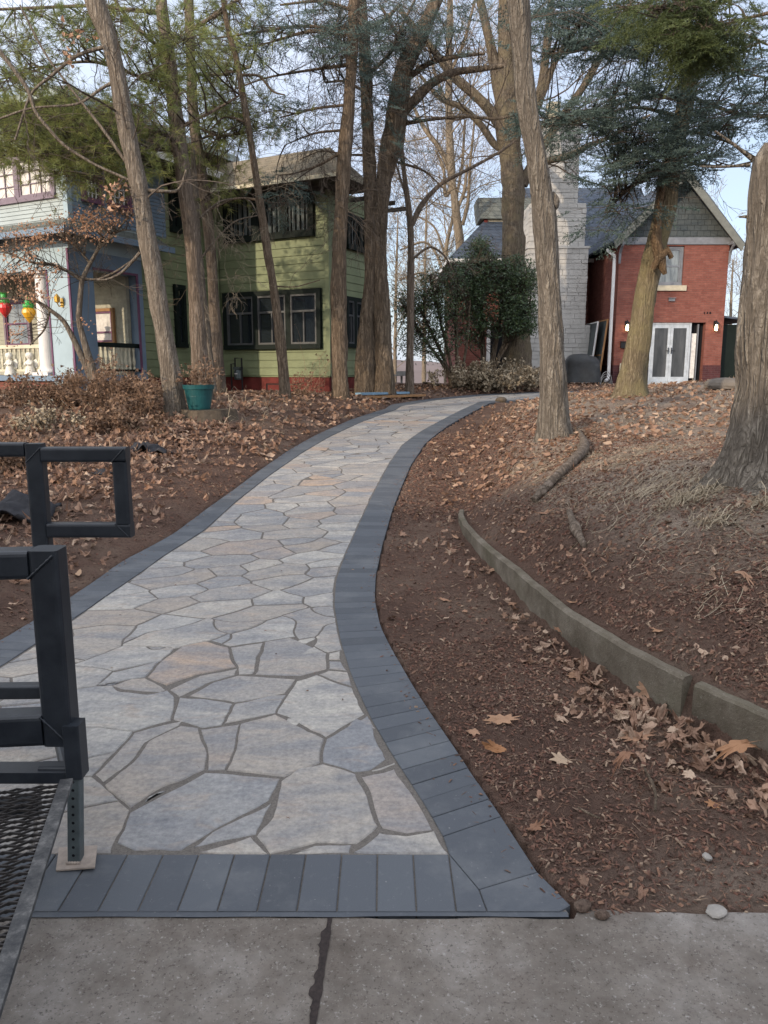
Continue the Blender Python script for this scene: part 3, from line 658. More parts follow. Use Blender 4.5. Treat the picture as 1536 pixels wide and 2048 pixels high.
# ------------------------------------------------------------------ trees
def trunk_pts(spec, Y, base=None, sub=5):
    """spec: list of (px, py, width px[, depth]) from the top down"""
    p = []; r = []
    for s in spec:
        y = s[3] if len(s) > 3 else Y
        q = at(s[0], s[1], y); dist = np.linalg.norm(q - EYE); b = math.hypot(s[0] - 768, s[1] - 1024)
        p.append(q); r.append(s[2] / F * dist * F / math.hypot(F, b) / 2)
    p = np.array(p); r = np.array(r)
    if base: 
        g = float(H(p[-1][0], p[-1][1])); 
        if p[-1][2] > g - .05:
            e = p[-1].copy(); e[2] = g - .12; p = np.vstack([p, e]); r = np.r_[r, r[-1] * 1.1]
    s = np.r_[0, np.cumsum(np.linalg.norm(np.diff(p, axis=0), axis=1))]
    n = max(len(p) * sub, int(s[-1] / .16)); t = np.linspace(0, s[-1], n)
    # smooth spline through points
    out = np.stack([np.interp(t, s, p[:, k]) for k in range(3)], -1); rr = np.interp(t, s, r)
    for _ in range(int(n / len(p) * .8)): out[1:-1] = out[1:-1] * .5 + (out[:-2] + out[2:]) * .25
    return out, rr
def limb_pts(spec, Y, jit=.0):
    o, r = trunk_pts(spec, Y); return o, r
class Twigs:
    """random branching; keeps every polyline as skeleton"""
    def __init__(s, seed): s.r = np.random.default_rng(seed); s.L = []
    def grow(s, p, d, L, rad, lev, kids=4, wig=.25, up=.1, spread=.9, shrink=.6, seg=7, dens=1., kidmin=.25):
        r = s.r; p = np.array(p, float); d = np.array(d, float); d /= np.linalg.norm(d); pts = [p.copy()]; dirs = [d.copy()]
        for k in range(seg):
            d = d + r.normal(0, wig, 3) * .5 + np.array((0, 0, up)) * .3; d /= np.linalg.norm(d); p = p + d * L / seg; pts.append(p.copy()); dirs.append(d.copy())
        rr = np.linspace(rad, rad * .35, seg + 1); s.L.append((np.array(pts), rr, lev))
        if lev <= 0: return
        n = max(1, int(round(kids * r.uniform(.7, 1.3))))
        for _ in range(n):
            t = r.uniform(kidmin, 1.) * seg; k = min(int(t), seg - 1); q = pts[k] + (pts[k + 1] - pts[k]) * (t - k)
            a = r.normal(0, 1, 3); a -= a @ dirs[k] * dirs[k]; a /= np.linalg.norm(a) + 1e-9; e = dirs[k] + a * spread * r.uniform(.6, 1.2)
            s.grow(q, e, L * shrink * r.uniform(.6, 1.15), np.interp(t, np.arange(seg + 1), rr) * .6, lev - 1, kids, wig, up, spread, shrink, max(3, seg - 1), dens, kidmin)
    def mesh(s, mb, minr=.0022):
        for pts, rr, lev in s.L: mb.tube(pts, np.maximum(rr, minr), n=5 if rr[0] > .02 else 3, cap=False)
def along(pts, rad, t):
    s = np.r_[0, np.cumsum(np.linalg.norm(np.diff(pts, axis=0), axis=1))]; t = t * s[-1]
    p = np.array([np.interp(t, s, pts[:, k]) for k in range(3)]); q = np.array([np.interp(min(t + .1, s[-1]), s, pts[:, k]) for k in range(3)]); d = q - p
    if np.linalg.norm(d) < 1e-6: d = pts[-1] - pts[-2]
    return p, d / np.linalg.norm(d), float(np.interp(t, s, rad))
def rot_to(dirs, r):
    """random frames whose z axis is dirs"""
    z = dirs / np.linalg.norm(dirs, axis=1, keepdims=True); a = r.normal(0, 1, z.shape); x = np.cross(a, z); x /= np.linalg.norm(x, axis=1, keepdims=True) + 1e-9; y = np.cross(z, x); return np.stack([x, y, z], -1)
def scatter(mb, tv, tf, pos, frames, scale, tint, tintj=0, r=None):
    n = len(pos); k = len(tv)
    if n == 0: return
    sc_ = np.asarray(scale, float); sc_ = sc_[:, None] * np.ones(3) if sc_.ndim == 1 else sc_
    v = np.einsum('nij,nkj->nki', frames, tv[None] * sc_[:, None, :]) + pos[:, None]
    f = (tf[None] + (np.arange(n) * k)[:, None, None]).reshape(-1, tf.shape[1])
    mb.add(v.reshape(-1, 3), f, np.repeat(tint, k))
def tuft(nn, L, w, spread, r, fwd=.6):
    v = []; f = []
    for k in range(nn):
        d = r.normal(0, 1, 3); d[2] = 0; d /= np.linalg.norm(d) + 1e-9; d = d * spread * r.uniform(.4, 1) + np.array((0, 0, fwd * r.uniform(.5, 1.4))); d /= np.linalg.norm(d)
        s = np.cross(d, r.normal(0, 1, 3)); s /= np.linalg.norm(s); l = L * r.uniform(.6, 1.1); b = r.normal(0, .012, 3)
        v += [b - s * w / 2, b + s * w / 2, b + d * l]; f.append((3 * k, 3 * k + 1, 3 * k + 2))
    return np.array(v), np.array(f)
def sprig(L, nn, nl, w, r, flat=.5, side=.35, ns=4):
    """a conifer sprig: stem with side twigs, all set with short needles; x is up-flattened"""
    v = []; f = []; segs = [(np.zeros(3), np.array((0, 0, 1.)), L)]
    for k in range(ns * 2):
        t = (k // 2 + .6) / (ns + .4); sg = 1 if k % 2 else -1; d = np.array((0, sg * .8, .75)) + r.normal(0, .08, 3); d /= np.linalg.norm(d); segs.append((np.array((0, 0, L * t)), d, L * (1 - t) * .7 + .03))
    for (p, d, l) in segs:
        m = max(3, int(nn * l / L))
        for q in range(m):
            b = p + d * l * (q + r.random()) / m; e = r.normal(0, 1, 3); e[0] *= flat; e -= e @ d * d; e /= np.linalg.norm(e); e = e * .8 + d * .6; e /= np.linalg.norm(e)
            s = np.cross(e, r.normal(0, 1, 3)); s /= np.linalg.norm(s); n0 = len(v); v += [b - s * w / 2, b + s * w / 2, b + e * nl * r.uniform(.7, 1.2)]; f.append((n0, n0 + 1, n0 + 2))
    return np.array(v), np.array(f)
def leafquad(L, w, curl=.2):
    v = np.array([(0, 0, 0), (w / 2, curl * .1, L * .4), (0, curl * L * .3, L), (-w / 2, curl * .1, L * .4)]); return v, np.array([(0, 1, 2, 3)])
_tr = np.random.default_rng(3)
PT = [tuft(22, .17, .0055, .95, _tr, .75) for _ in range(3)]
SP = [sprig(.42, 34, .038, .0135, _tr) for _ in range(3)]
CD = [sprig(.34, 34, .05, .011, _tr, .3) for _ in range(2)]

def blob_points(blobs, r):
    """blobs: (px, py, rx px, ry px, Y, dY, count)"""
    out = []
    for (x, y, rx, ry, Yd, dY, c) in blobs:
        k = 0
        while k < c:
            a, b = r.uniform(-1, 1, 2)
            if a * a + b * b > 1: continue
            yy = Yd + r.uniform(-dY, dY); out.append(at(x + a * rx, y + b * ry, yy)); k += 1
    return np.array(out)
def nearest(sk, p):
    d = np.linalg.norm(sk - p, axis=1); j = int(np.argmin(d)); return sk[j], d[j]
def connect(mb, sk, pts, r, rad=.006, sag=.15, keep=None, n=5, maxd=9.):
    """thin curved twigs from the nearest limb to every foliage point; returns end directions"""
    dirs = []
    for p in pts:
        # a point somewhat inboard of the nearest, so twigs sweep outwards
        d = np.linalg.norm(sk - p, axis=1); near = np.argsort(d)[:12]; j = near[r.integers(0, len(near))]; a = sk[j]; L = d[j]
        m = (a + p) / 2 + r.normal(0, .06, 3) * L + np.array((0, 0, sag * L * .4)); t = np.linspace(0, 1, n)[:, None]
        c = (1 - t) ** 2 * a + 2 * t * (1 - t) * m + t * t * p; e = c[-1] - c[-2]; dirs.append(e / (np.linalg.norm(e) + 1e-9))
        if L < maxd and L > .02: mb.tube(c, np.linspace(min(rad * (1 + L), .02), .0025, n), n=3, cap=False)
    return np.array(dirs)
TREEBASE = {}
def tree(name, label, cat, mat, trunks, Y, limbs=(), twigmat='twig', bare=None, seed=1, group=None, foliage=(), nt=18, lump=.22, extra=None, basepx=None):
    r = np.random.default_rng(seed)
    tp = [trunk_pts(t, Y, base=(k == 0 or t[-1][-1] == 'b')) for k, t in enumerate([[q for q in t if q != 'b'] for t in trunks])]
    b = grounded(tp[0][0][-1]); root = empty(name, b, label, cat, group=group)
    m = MB(); 
    for k, (p, rr) in enumerate(tp): m.tube(p, rr, n=max(nt, 18) if nt > 8 else nt, lump=lump, seed=seed * 3 + k, flare=(.22 if (k == 0 or tp[k][0][-1][2] < b[2] + .1) and nt > 8 else 0))
    m.build('trunk', mat, root, smooth=True, origin=b)
    lp = [limb_pts(l, Y) for l in limbs]
    for k, (p, rr) in enumerate(lp): lm = MB(); lm.tube(p, rr, n=8, lump=.15, seed=seed + k); lm.build('limb', mat, root, smooth=True, origin=b)
    tw = Twigs(seed)
    if bare:
        # bare: dict(n per metre, L, lev, kids, tmax)
        srcs = [(p, rr, 'L') for p, rr in lp] + ([(p, rr, 'T') for p, rr in tp] if bare.get('trunk', 1) else [])
        for p, rr, kind in srcs:
            ln = np.sum(np.linalg.norm(np.diff(p, axis=0), axis=1)); n = int(ln * bare['n'] * (1.0 if kind == 'L' else bare.get('tn', .6)))
            for _ in range(n):
                t = r.uniform(*(bare.get('t', (.0, .55)) if kind == 'T' else (0., 1.))); q, d, ra = along(p, rr, t)
                if kind == 'T': d = -d
                a = r.normal(0, 1, 3); a -= a @ d * d; a /= np.linalg.norm(a); e = a + d * bare.get('fwd', .6) + np.array((0, 0, bare.get('lift', .2)))
                tw.grow(q, e, bare['L'] * r.uniform(.5, 1.2), min(ra * .4, bare.get('rad', .018)) * r.uniform(.5, 1.1), bare['lev'], bare['kids'], bare.get('wig', .3), bare.get('up', .05), bare.get('spread', .9), bare.get('shrink', .62))
    if tw.L:
        wm = MB(); tw.mesh(wm, bare.get('minr', .0028)); wm.build('twigs', M[twigmat], root, origin=b)
    sk = np.vstack([p for p, _ in lp] + [p for p, rr in tp] ) if True else None
    if foliage:
        fm_ = MB(); cm = MB()
        for (kind, blobs, par) in foliage:
            pts = blob_points(blobs, r); skk = np.vstack([p for p, _ in lp]) if (lp and par.get('limbonly', 1)) else sk
            for _ in range(1):
                cl = []; 
                if par.get('sub', 0):      # clusters: first secondary boughs, then sprays about them
                    dirs = connect(cm, skk, pts, r, rad=.012, sag=par.get('sag', .1)); pp = []; dd = []
                    for p, d in zip(pts, dirs):
                        for _k in range(par['sub']):
                            o = r.normal(0, par['sr'], 3) * (1, 1, par.get('fz', .45)); pp.append(p + o); e = o / (np.linalg.norm(o) + 1e-6) * .8 + d * .7 + np.array((0, 0, par.get('droop', 0))); dd.append(e)
                    pp = np.array(pp); dd = np.array(dd)
                    for k in range(0, len(pp)):
                        p0 = pts[k // par['sub']]; 
                        if r.random() < .8: cm.tube([p0, (p0 + pp[k]) / 2 + (0, 0, .02), pp[k]], [.005, .004, .0025], n=3, cap=False)
                else: dd = connect(cm, skk, pts, r, rad=par.get('rad', .006), sag=par.get('sag', .1)); pp = pts
            n = len(pp)
            if kind == 'leaf':
                tv, tf = leafquad(*par['leaf']); q = par.get('per', 5); pp = np.repeat(pp, q, 0) + r.normal(0, par.get('lr', .07), (n * q, 3)); dd = np.repeat(dd, q, 0) * .5 + r.normal(0, .7, (n * q, 3)) + np.array((0, 0, par.get('hang', -.2))); 
                fr = rot_to(dd, r); scatter(fm_, tv, tf, pp, fr, r.uniform(.6, 1.25, n * q), np.clip(r.normal(.5, .25, n * q), 0, 1))
            else:
                T = {'pine': PT, 'spruce': SP, 'cedar': CD}[kind]
                if kind == 'pine': fr = rot_to(dd, r)
                else:
                    z = dd / np.linalg.norm(dd, axis=1, keepdims=True); x = np.array((0, 0, 1.)) + r.normal(0, .25, (n, 3)); x -= np.sum(x * z, 1, keepdims=True) * z; x /= np.linalg.norm(x, axis=1, keepdims=True); fr = np.stack([x, np.cross(z, x), z], -1)
                w_ = r.integers(0, len(T), n); base_t = np.clip(.5 + .8 * vnoise(pp[:, 0] + pp[:, 2], pp[:, 1], .5) + r.normal(0, .15, n), 0, 1)
                for k, (tv, tf) in enumerate(T):
                    s_ = w_ == k; scatter(fm_, tv, tf, pp[s_], fr[s_], par.get('sc', 1) * r.uniform(.7, 1.25, int(s_.sum())), base_t[s_])
            last = kind
        cm.build('crown_twigs', M[twigmat], root, origin=b)
        fm_.build('crown', M[foliage[0][2]['mat']], root, origin=b)
    if extra: extra(root, b)
    return root, tp, lp, b

BARE = dict(n=1.6, L=1.5, lev=3, kids=4, fwd=.5, lift=.15, t=(0, .6))
# left group
tree('tree', 'leaning grey furrowed trunk left of the teal pot, the farthest left of the tall trees', 'tree', M['bark_grey'],
     [[(160, -160, 34), (190, 0, 36), (226, 100, 32), (243, 200, 31), (262, 300, 31), (283, 400, 32), (300, 500, 33), (318, 600, 34), (334, 700, 36), (346, 790, 39), (352, 828, 46)]], 12.,
     [[(222, 90, 9), (150, 110, 7), (100, 155, 6), (62, 180, 5), (30, 280, 4)], [(270, 350, 8), (215, 270, 6), (160, 200, 5), (90, 110, 4), (40, 10, 4)], [(235, 160, 8), (205, 175, 6), (160, 210, 5), (60, 215, 4), (-20, 245, 4)],
      [(280, 505, 7), (245, 545, 6), (215, 560, 4), (195, 560, 3)], [(280, 380, 8), (360, 385, 6), (372, 340, 4)], [(-10, 90, 9), (25, 135, 9), (62, 185, 9), (65, 220, 7), (125, 290, 6), (190, 330, 5), (270, 365, 6), (280, 380, 4)]],
     bare=dict(n=1.5, L=1.3, lev=2, kids=4, fwd=.5, lift=.0, t=(0.05, .55)), seed=21,
     foliage=[('leaf', [(228, 385, 22, 30, 11.8, .2, 9), (150, 90, 60, 30, 12, .5, 6)], dict(mat='orange', leaf=(.08, .055, .3), per=4, lr=.05))])
pineblobs = [(60, 210, 120, 60, 14, 1.6, 34), (160, 265, 120, 50, 14, 1.6, 50), (60, 290, 90, 35, 14, 1.5, 26), (200, 330, 90, 30, 14, 1.4, 22), (300, 225, 80, 70, 14.5, 1.5, 30), (330, 120, 80, 60, 14.5, 1.5, 22), (110, 60, 130, 45, 14, 1.6, 20), (260, 40, 110, 45, 14, 1.5, 18), (130, 340, 40, 16, 13.5, 1., 8), (20, 130, 60, 50, 14, 1.5, 12), (-60, 260, 60, 100, 14, 1.5, 16)]
tree('pine_tree', 'straight brown pine trunk rising just behind the teal pot', 'pine tree', M['bark_pine'],
     [[(310, -160, 22), (322, 0, 23), (335, 100, 25), (348, 200, 27), (360, 300, 29), (372, 400, 30), (385, 500, 31), (392, 600, 32), (399, 700, 34), (403, 775, 42)]], 14.5,
     [[(350, 275, 10), (305, 262, 9), (250, 248, 8), (180, 250, 8), (85, 245, 6), (-20, 225, 4)], [(360, 300, 10), (280, 297, 9), (200, 305, 8), (110, 314, 7), (20, 310, 4), (-60, 320, 3)], [(335, 110, 9), (290, 70, 8), (240, 20, 6), (215, -30, 5)],
      [(330, 25, 9), (260, 20, 8), (190, 10, 7), (90, 15, 6), (-30, 20, 5)], [(340, 180, 8), (270, 150, 7), (190, 120, 6), (100, 130, 4), (20, 160, 3)], [(352, 260, 7), (390, 240, 6), (440, 215, 5), (480, 190, 4)]],
     bare=dict(n=1.6, L=.9, lev=1, kids=4, fwd=.3, lift=0, t=(0, .5), tn=.5), seed=22,
     foliage=[('pine', pineblobs, dict(mat='pine', sub=13, sr=.3, fz=.5, droop=.1, sc=1.15))])
tree('pine_tree', 'pine with pale upper trunk standing against the inner corner of the green house', 'pine tree', M['bark_pine'],
     [[(375, -160, 16), (378, 0, 18), (381, 120, 19), (385, 230, 20), (400, 330, 20), (415, 430, 21), (424, 540, 21), (430, 640, 22), (432, 720, 25), (434, 790, 32)]], 17.,
     [[(383, 60, 9), (430, 30, 8), (490, -10, 6)], [(385, 150, 7), (440, 150, 6), (500, 135, 4)], [(388, 250, 7), (440, 275, 6), (500, 262, 4)], [(382, 190, 6), (350, 170, 5), (320, 190, 4)]],
     bare=dict(n=1.5, L=1., lev=1, kids=4, fwd=.3, lift=-.2, t=(0, .6)), seed=23,
     foliage=[('pine', [(450, 60, 70, 60, 17, 1.5, 26), (440, 160, 60, 60, 17, 1.5, 30), (460, 250, 60, 45, 17, 1.5, 22), (400, 290, 60, 40, 17, 1.2, 14), (420, 370, 50, 40, 17, 1., 9), (540, 240, 40, 30, 17, 1., 5)], dict(mat='pine', sub=12, sr=.33, fz=.5, sc=1.25))])
tree('sapling', 'slim bent sapling trunk squeezed between the pot pine and the house corner pine', 'tree', M['bark_grey'],
     [[(385, 300, 10), (393, 420, 12), (394, 480, 13), (404, 560, 14), (412, 640, 14), (417, 700, 15), (424, 785, 20)]], 16.,
     [[(400, 520, 5), (430, 480, 4), (470, 440, 3), (520, 430, 2)], [(395, 440, 5), (440, 400, 4), (500, 395, 3), (520, 440, 2)]], bare=dict(n=3.2, L=1.1, lev=2, kids=4, wig=.7, fwd=.3, lift=-.3, up=-.4, t=(0, .6), rad=.009), twigmat='twigpale', seed=24, nt=10)
tree('sapling', 'thin leaning brown trunk crossing the front of the green house windows', 'tree', M['bark_brown'],
     [[(440, -40, 9), (455, 60, 11), (475, 120, 12), (492, 230, 13), (510, 340, 13), (530, 470, 15), (548, 580, 16), (562, 690, 19), (571, 797, 25)]], 16.,
     [[(480, 150, 6), (520, 150, 5), (545, 185, 4), (570, 190, 3)], [(495, 245, 5), (450, 230, 4), (420, 260, 3)], [(545, 572, 3), (590, 575, 2), (640, 560, 1.5)], [(520, 400, 5), (470, 395, 4), (420, 420, 3)]],
     bare=dict(n=1.6, L=.9, lev=2, kids=3, fwd=.3, lift=.1, t=(0, .7), rad=.01), seed=25, nt=12)
DROOP = dict(n=5.2, L=1.15, lev=2, kids=5, wig=.35, fwd=.1, lift=-.1, up=-.25, spread=.8, t=(0, .62), tn=.9, rad=.012, shrink=.55)
tree('spruce_tree', 'single straight trunk with drooping fine twigs in front of the green house corner', 'spruce tree', M['bark_brown'],
     [[(712, -120, 22), (707, 30, 23), (704, 120, 24), (699, 200, 25), (693, 273, 27), (686, 355, 27), (679, 505, 29), (677, 640, 30), (680, 741, 33), (684, 806, 38)]], 17.,
     [[(700, 60, 8), (600, 50, 6), (480, 70, 4), (400, 80, 3)], [(700, 70, 8), (620, 60, 7), (540, 85, 4)], [(697, 130, 7), (620, 140, 5), (530, 155, 4), (440, 190, 3)], [(695, 210, 6), (640, 215, 5), (560, 235, 3)], [(690, 300, 6), (640, 330, 5), (580, 350, 3), (550, 350, 2)], [(690, 260, 6), (630, 265, 4), (570, 290, 2)], [(704, 20, 8), (640, 0, 6), (560, 10, 4)]],
     bare=DROOP, seed=26,
     foliage=[('spruce', [(600, 45, 110, 30, 17, 1.2, 16), (540, 90, 90, 25, 17, 1, 8), (560, 230, 70, 18, 17, .8, 8), (660, 100, 40, 70, 17, .8, 14), (700, 60, 40, 80, 16.7, .8, 22), (600, 370, 40, 14, 16.8, .4, 4), (560, 385, 30, 10, 16.8, .4, 3)], dict(mat='spruce', sub=4, sr=.24, fz=.5, sc=.9))])
tree('hemlock_tree', 'massive twin trunk joined at its middle and forking again, right of the green house', 'hemlock tree', M['bark_dark'],
     [[(718, -120, 20), (722, 0, 22), (728, 73, 24), (732, 164, 25), (737, 300, 26), (743, 400, 24), (743, 500, 26), (740, 560, 27), (735, 640, 29), (728, 788, 39)],
      [(895, -90, 18), (874, 0, 22), (859, 36, 24), (832, 91, 30), (808, 127, 35), (801, 182, 38), (793, 240, 42), (782, 290, 40), (768, 350, 33), (761, 420, 29), (757, 510, 29), (763, 620, 31), (766, 700, 33), (766, 788, 38)]], 19.,
     [[(800, 230, 20), (830, 200, 19), (859, 168, 18), (905, 143, 15), (960, 138, 13), (1007, 132, 9)], [(810, 160, 12), (856, 125, 10), (910, 112, 9), (970, 107, 6)], [(790, 250, 10), (850, 240, 7), (930, 232, 6), (1000, 240, 5), (1040, 225, 4)], [(730, 60, 9), (770, 40, 8), (800, 10, 6)], [(735, 150, 9), (780, 110, 8), (800, 60, 6), (830, 0, 5)], [(780, 320, 6), (850, 340, 4), (890, 380, 3)], [(740, 190, 6), (690, 160, 5), (650, 165, 4)], [(745, 310, 6), (700, 310, 4), (640, 300, 3), (600, 320, 2)], [(815, 125, 9), (790, 60, 7), (760, 10, 6)]],
     bare=dict(DROOP, n=3.6), seed=27, nt=22, lump=.26,
     foliage=[('spruce', [(820, 50, 60, 60, 18.5, 1.4, 22), (760, 130, 50, 90, 18.5, 1.4, 20), (830, 90, 90, 30, 18.5, 1.4, 14), (800, 210, 50, 50, 18.3, .8, 10), (920, 40, 60, 50, 18.5, 1.2, 10), (720, 40, 70, 40, 18.5, 1.2, 12), (790, 300, 25, 14, 18, .3, 3), (890, 190, 40, 30, 18.5, 1, 4), (650, 60, 70, 40, 18.5, 1, 8)], dict(mat='spruce', sub=4, sr=.26, fz=.5, sc=.9))])
tree('tree', 'slender pinkish brown tree forking into a long rising limb, right of the twin trunk', 'tree', M['bark_pine'],
     [[(803, 290, 8), (808, 351, 10), (818, 420, 12), (822, 460, 14), (822, 503, 14), (821, 654, 15), (819, 783, 18)]], 20.,
     [[(824, 450, 10), (839, 412, 10), (881, 366, 8), (942, 336, 7), (1002, 303, 6), (1033, 280, 4)], [(820, 440, 6), (812, 390, 5), (795, 340, 4), (785, 300, 3)], [(822, 520, 5), (860, 490, 4), (890, 510, 4), (905, 540, 3)]],
     bare=dict(BARE, n=1.6, L=1.6, rad=.014, t=(0, .55)), seed=28, nt=12)
# trees behind, between the houses
tree('tree', 'pale sunlit bare tree far behind, between the twin trunk and the red brick house', 'tree', M['bark_pale'],
     [[(900, -60, 9), (899, 60, 12), (897, 200, 14), (900, 300, 15), (903, 351, 16), (912, 420, 17), (920, 488, 18), (922, 620, 19), (922, 760, 22)]], 31.,
     [[(902, 345, 12), (881, 297, 11), (850, 260, 9), (832, 225, 7), (800, 150, 5)], [(905, 370, 8), (890, 400, 7), (888, 330, 6), (870, 300, 4)], [(925, 450, 8), (936, 412, 7), (940, 330, 6), (950, 230, 4)], [(915, 420, 7), (930, 380, 6), (934, 330, 5)], [(898, 220, 8), (870, 150, 6), (850, 60, 5)], [(899, 150, 7), (930, 80, 6), (950, 0, 5)]],
     bare=dict(n=1.7, L=3.4, lev=3, kids=4, fwd=.6, lift=.2, t=(0, .6), rad=.035, minr=.0055), twigmat='twigpale', seed=29, nt=10)
tree('tree', 'spindly bare tree with crooked limbs on the skyline behind the shrub', 'tree', M['bark_pale'],
     [[(930, 240, 5), (925, 330, 6), (905, 440, 7), (890, 500, 8), (895, 600, 9), (893, 770, 12)]], 34.,
     [[(893, 560, 6), (870, 500, 5), (850, 480, 5), (800, 500, 3)], [(892, 600, 5), (850, 540, 4), (800, 560, 3)], [(893, 520, 5), (870, 450, 4), (830, 430, 3)]],
     bare=dict(n=1.5, L=3.2, lev=3, kids=4, fwd=.6, lift=.1, t=(0, .7), rad=.03, minr=.006), twigmat='twigpale', seed=30, nt=8)
tree('tree', 'broad old tree rising behind the dark shrub beside the white chimney', 'tree', M['bark_old'],
     [[(1006, -120, 22), (1010, 0, 26), (1012, 124, 34), (1014, 185, 48), (1017, 250, 50), (1024, 336, 47), (1026, 412, 44), (1027, 503, 44), (1029, 620, 48), (1034, 768, 66)]], 24.5,
     [[(1012, 270, 22), (985, 225, 22), (940, 180, 20), (900, 149, 18), (860, 90, 14), (800, 20, 10)], [(1010, 300, 15), (993, 298, 14), (962, 248, 13), (921, 211, 12), (880, 200, 9), (840, 150, 6)], [(1005, 215, 24), (991, 137, 22), (975, 62, 18), (960, 0, 17), (945, -60, 12)], [(1040, 260, 20), (1070, 225, 20), (1082, 186, 19), (1095, 83, 17), (1103, 0, 14)],
      [(1045, 370, 22), (1075, 310, 18), (1124, 232, 16), (1165, 178, 15), (1206, 104, 14), (1244, 54, 11), (1262, 0, 9)], [(1078, 210, 14), (1110, 120, 12), (1150, 60, 10), (1190, 0, 8)], [(1050, 345, 15), (1095, 320, 13), (1140, 313, 13), (1175, 290, 11), (1210, 280, 8), (1300, 230, 5)]],
     bare=dict(n=1.5, L=2.7, lev=3, kids=4, fwd=.6, lift=.15, t=(0, .5), rad=.03, minr=.0045), seed=31, nt=20)
tree('tree', 'thick ridged grey trunk with a burl, leaning in front of the white chimney', 'tree', M['bark_big'],
     [[(1020, -150, 40), (1037, 0, 42), (1045, 104, 39), (1052, 207, 42), (1066, 290, 42), (1078, 351, 43), (1090, 442, 46), (1096, 533, 44), (1102, 654, 46), (1108, 775, 51), (1110, 850, 57), (1111, 884, 72)],
      [(1103, 385, 10), (1108, 400, 22), (1106, 410, 24), (1098, 425, 14)]], 8.9,
     [], bare=dict(n=.35, L=.7, lev=1, kids=3, t=(.1, .6), rad=.006), seed=32, nt=28, lump=.2)
def scar(root, b):
    m = MB(); m.tube([at(1318, 425, 12.72), at(1312, 480, 12.68), at(1322, 520, 12.68), at(1330, 548, 12.72)], [.05, .085, .08, .03], n=9, lump=.5, seed=4)
    m.tube([at(1306, 538, 12.7), at(1318, 516, 12.62), at(1336, 500, 12.6), at(1343, 515, 12.66)], [.05, .07, .06, .04], n=9, lump=.4, seed=5)
    m.tube([at(1325, 370, 12.8), at(1318, 420, 12.7), at(1321, 460, 12.72)], [.05, .045, .02], n=7, lump=.5, seed=6)
    m.build('bark_scar', M['wood2'], root, smooth=True, origin=b)
M['wood2'] = m_bark('exposed torn wood', (.05, .032, .02), (.17, .115, .07), (.25, .18, .115), None, 1.2)
bs = [(1130, 40, 40, 20, 12.6, 1.2, 12), (1190, 30, 60, 30, 12.6, 1.3, 22), (1160, 90, 50, 14, 12.3, 1, 10), (1120, 105, 20, 8, 12.2, .6, 4), (1250, 80, 60, 50, 12.7, 1.3, 30), (1310, 60, 60, 60, 12.8, 1.3, 26), (1300, 180, 50, 22, 12.4, 1, 17), (1240, 200, 40, 20, 12.3, 1, 13), (1120, 240, 40, 18, 11.9, .5, 16), (1180, 228, 40, 16, 12, .5, 9), (1240, 270, 50, 22, 12.3, .9, 18), (1300, 290, 60, 30, 12.4, .9, 26), (1250, 320, 50, 18, 12.3, .8, 12), (1330, 330, 60, 30, 12.5, .9, 26), (1290, 350, 40, 20, 12.4, .7, 10), (1400, 250, 60, 30, 12.8, 1.2, 20), (1440, 200, 60, 30, 12.8, 1.2, 12), (1500, 230, 50, 30, 12.9, 1.2, 16), (1500, 90, 50, 60, 13, 1.3, 20), (1420, 310, 40, 20, 12.8, .9, 10), (1390, 120, 40, 40, 12.7, 1, 12), (1230, 425, 55, 12, 12.3, .6, 7), (1210, 380, 50, 14, 12.3, .6, 6), (1200, 460, 20, 6, 12.4, .4, 3), (1480, 150, 60, 40, 13, 1, 10)]
tree('spruce_tree', 'right leaning ochre trunk with a torn scar and blue green boughs before the brick gable', 'spruce tree', M['bark_moss'],
     [[(1255, -100, 24), (1409, 41, 26), (1390, 104, 32), (1376, 186, 34), (1356, 269, 34), (1340, 352, 40), (1329, 413, 44), (1320, 461, 42), (1308, 510, 43), (1289, 591, 41), (1275, 687, 46), (1266, 740, 50), (1262, 786, 62)][1:]], 13.,
     [[(1412, 60, 12), (1370, 60, 8), (1300, 70, 12), (1240, 66, 11), (1180, 95, 9), (1120, 108, 7), (1085, 108, 4)], [(1370, 200, 9), (1300, 190, 7), (1240, 205, 4)], [(1365, 235, 9), (1270, 210, 6), (1190, 235, 5), (1090, 255, 4)], [(1350, 290, 8), (1290, 300, 6), (1220, 330, 3)], [(1345, 330, 9), (1300, 345, 7), (1250, 380, 5), (1210, 425, 3)], [(1375, 190, 8), (1430, 215, 6), (1500, 235, 4), (1560, 230, 3)], [(1385, 110, 8), (1440, 120, 6), (1500, 150, 4), (1560, 160, 3)], [(1360, 260, 7), (1420, 270, 5), (1470, 290, 4), (1536, 330, 3)], [(1400, 60, 8), (1450, 50, 7), (1536, 90, 4)], [(1350, 320, 7), (1400, 330, 5), (1460, 334, 4), (1510, 322, 3)], [(1410, 40, 8), (1300, 10, 6), (1200, 25, 4), (1110, 40, 3)]],
     bare=dict(n=3.2, L=.9, lev=1, kids=5, fwd=.3, lift=-.05, up=-.1, t=(0, .45), rad=.009), seed=33, nt=22,
     foliage=[('spruce', bs, dict(mat='spruce', sub=4, sr=.24, fz=.13, sc=.88))], extra=scar)
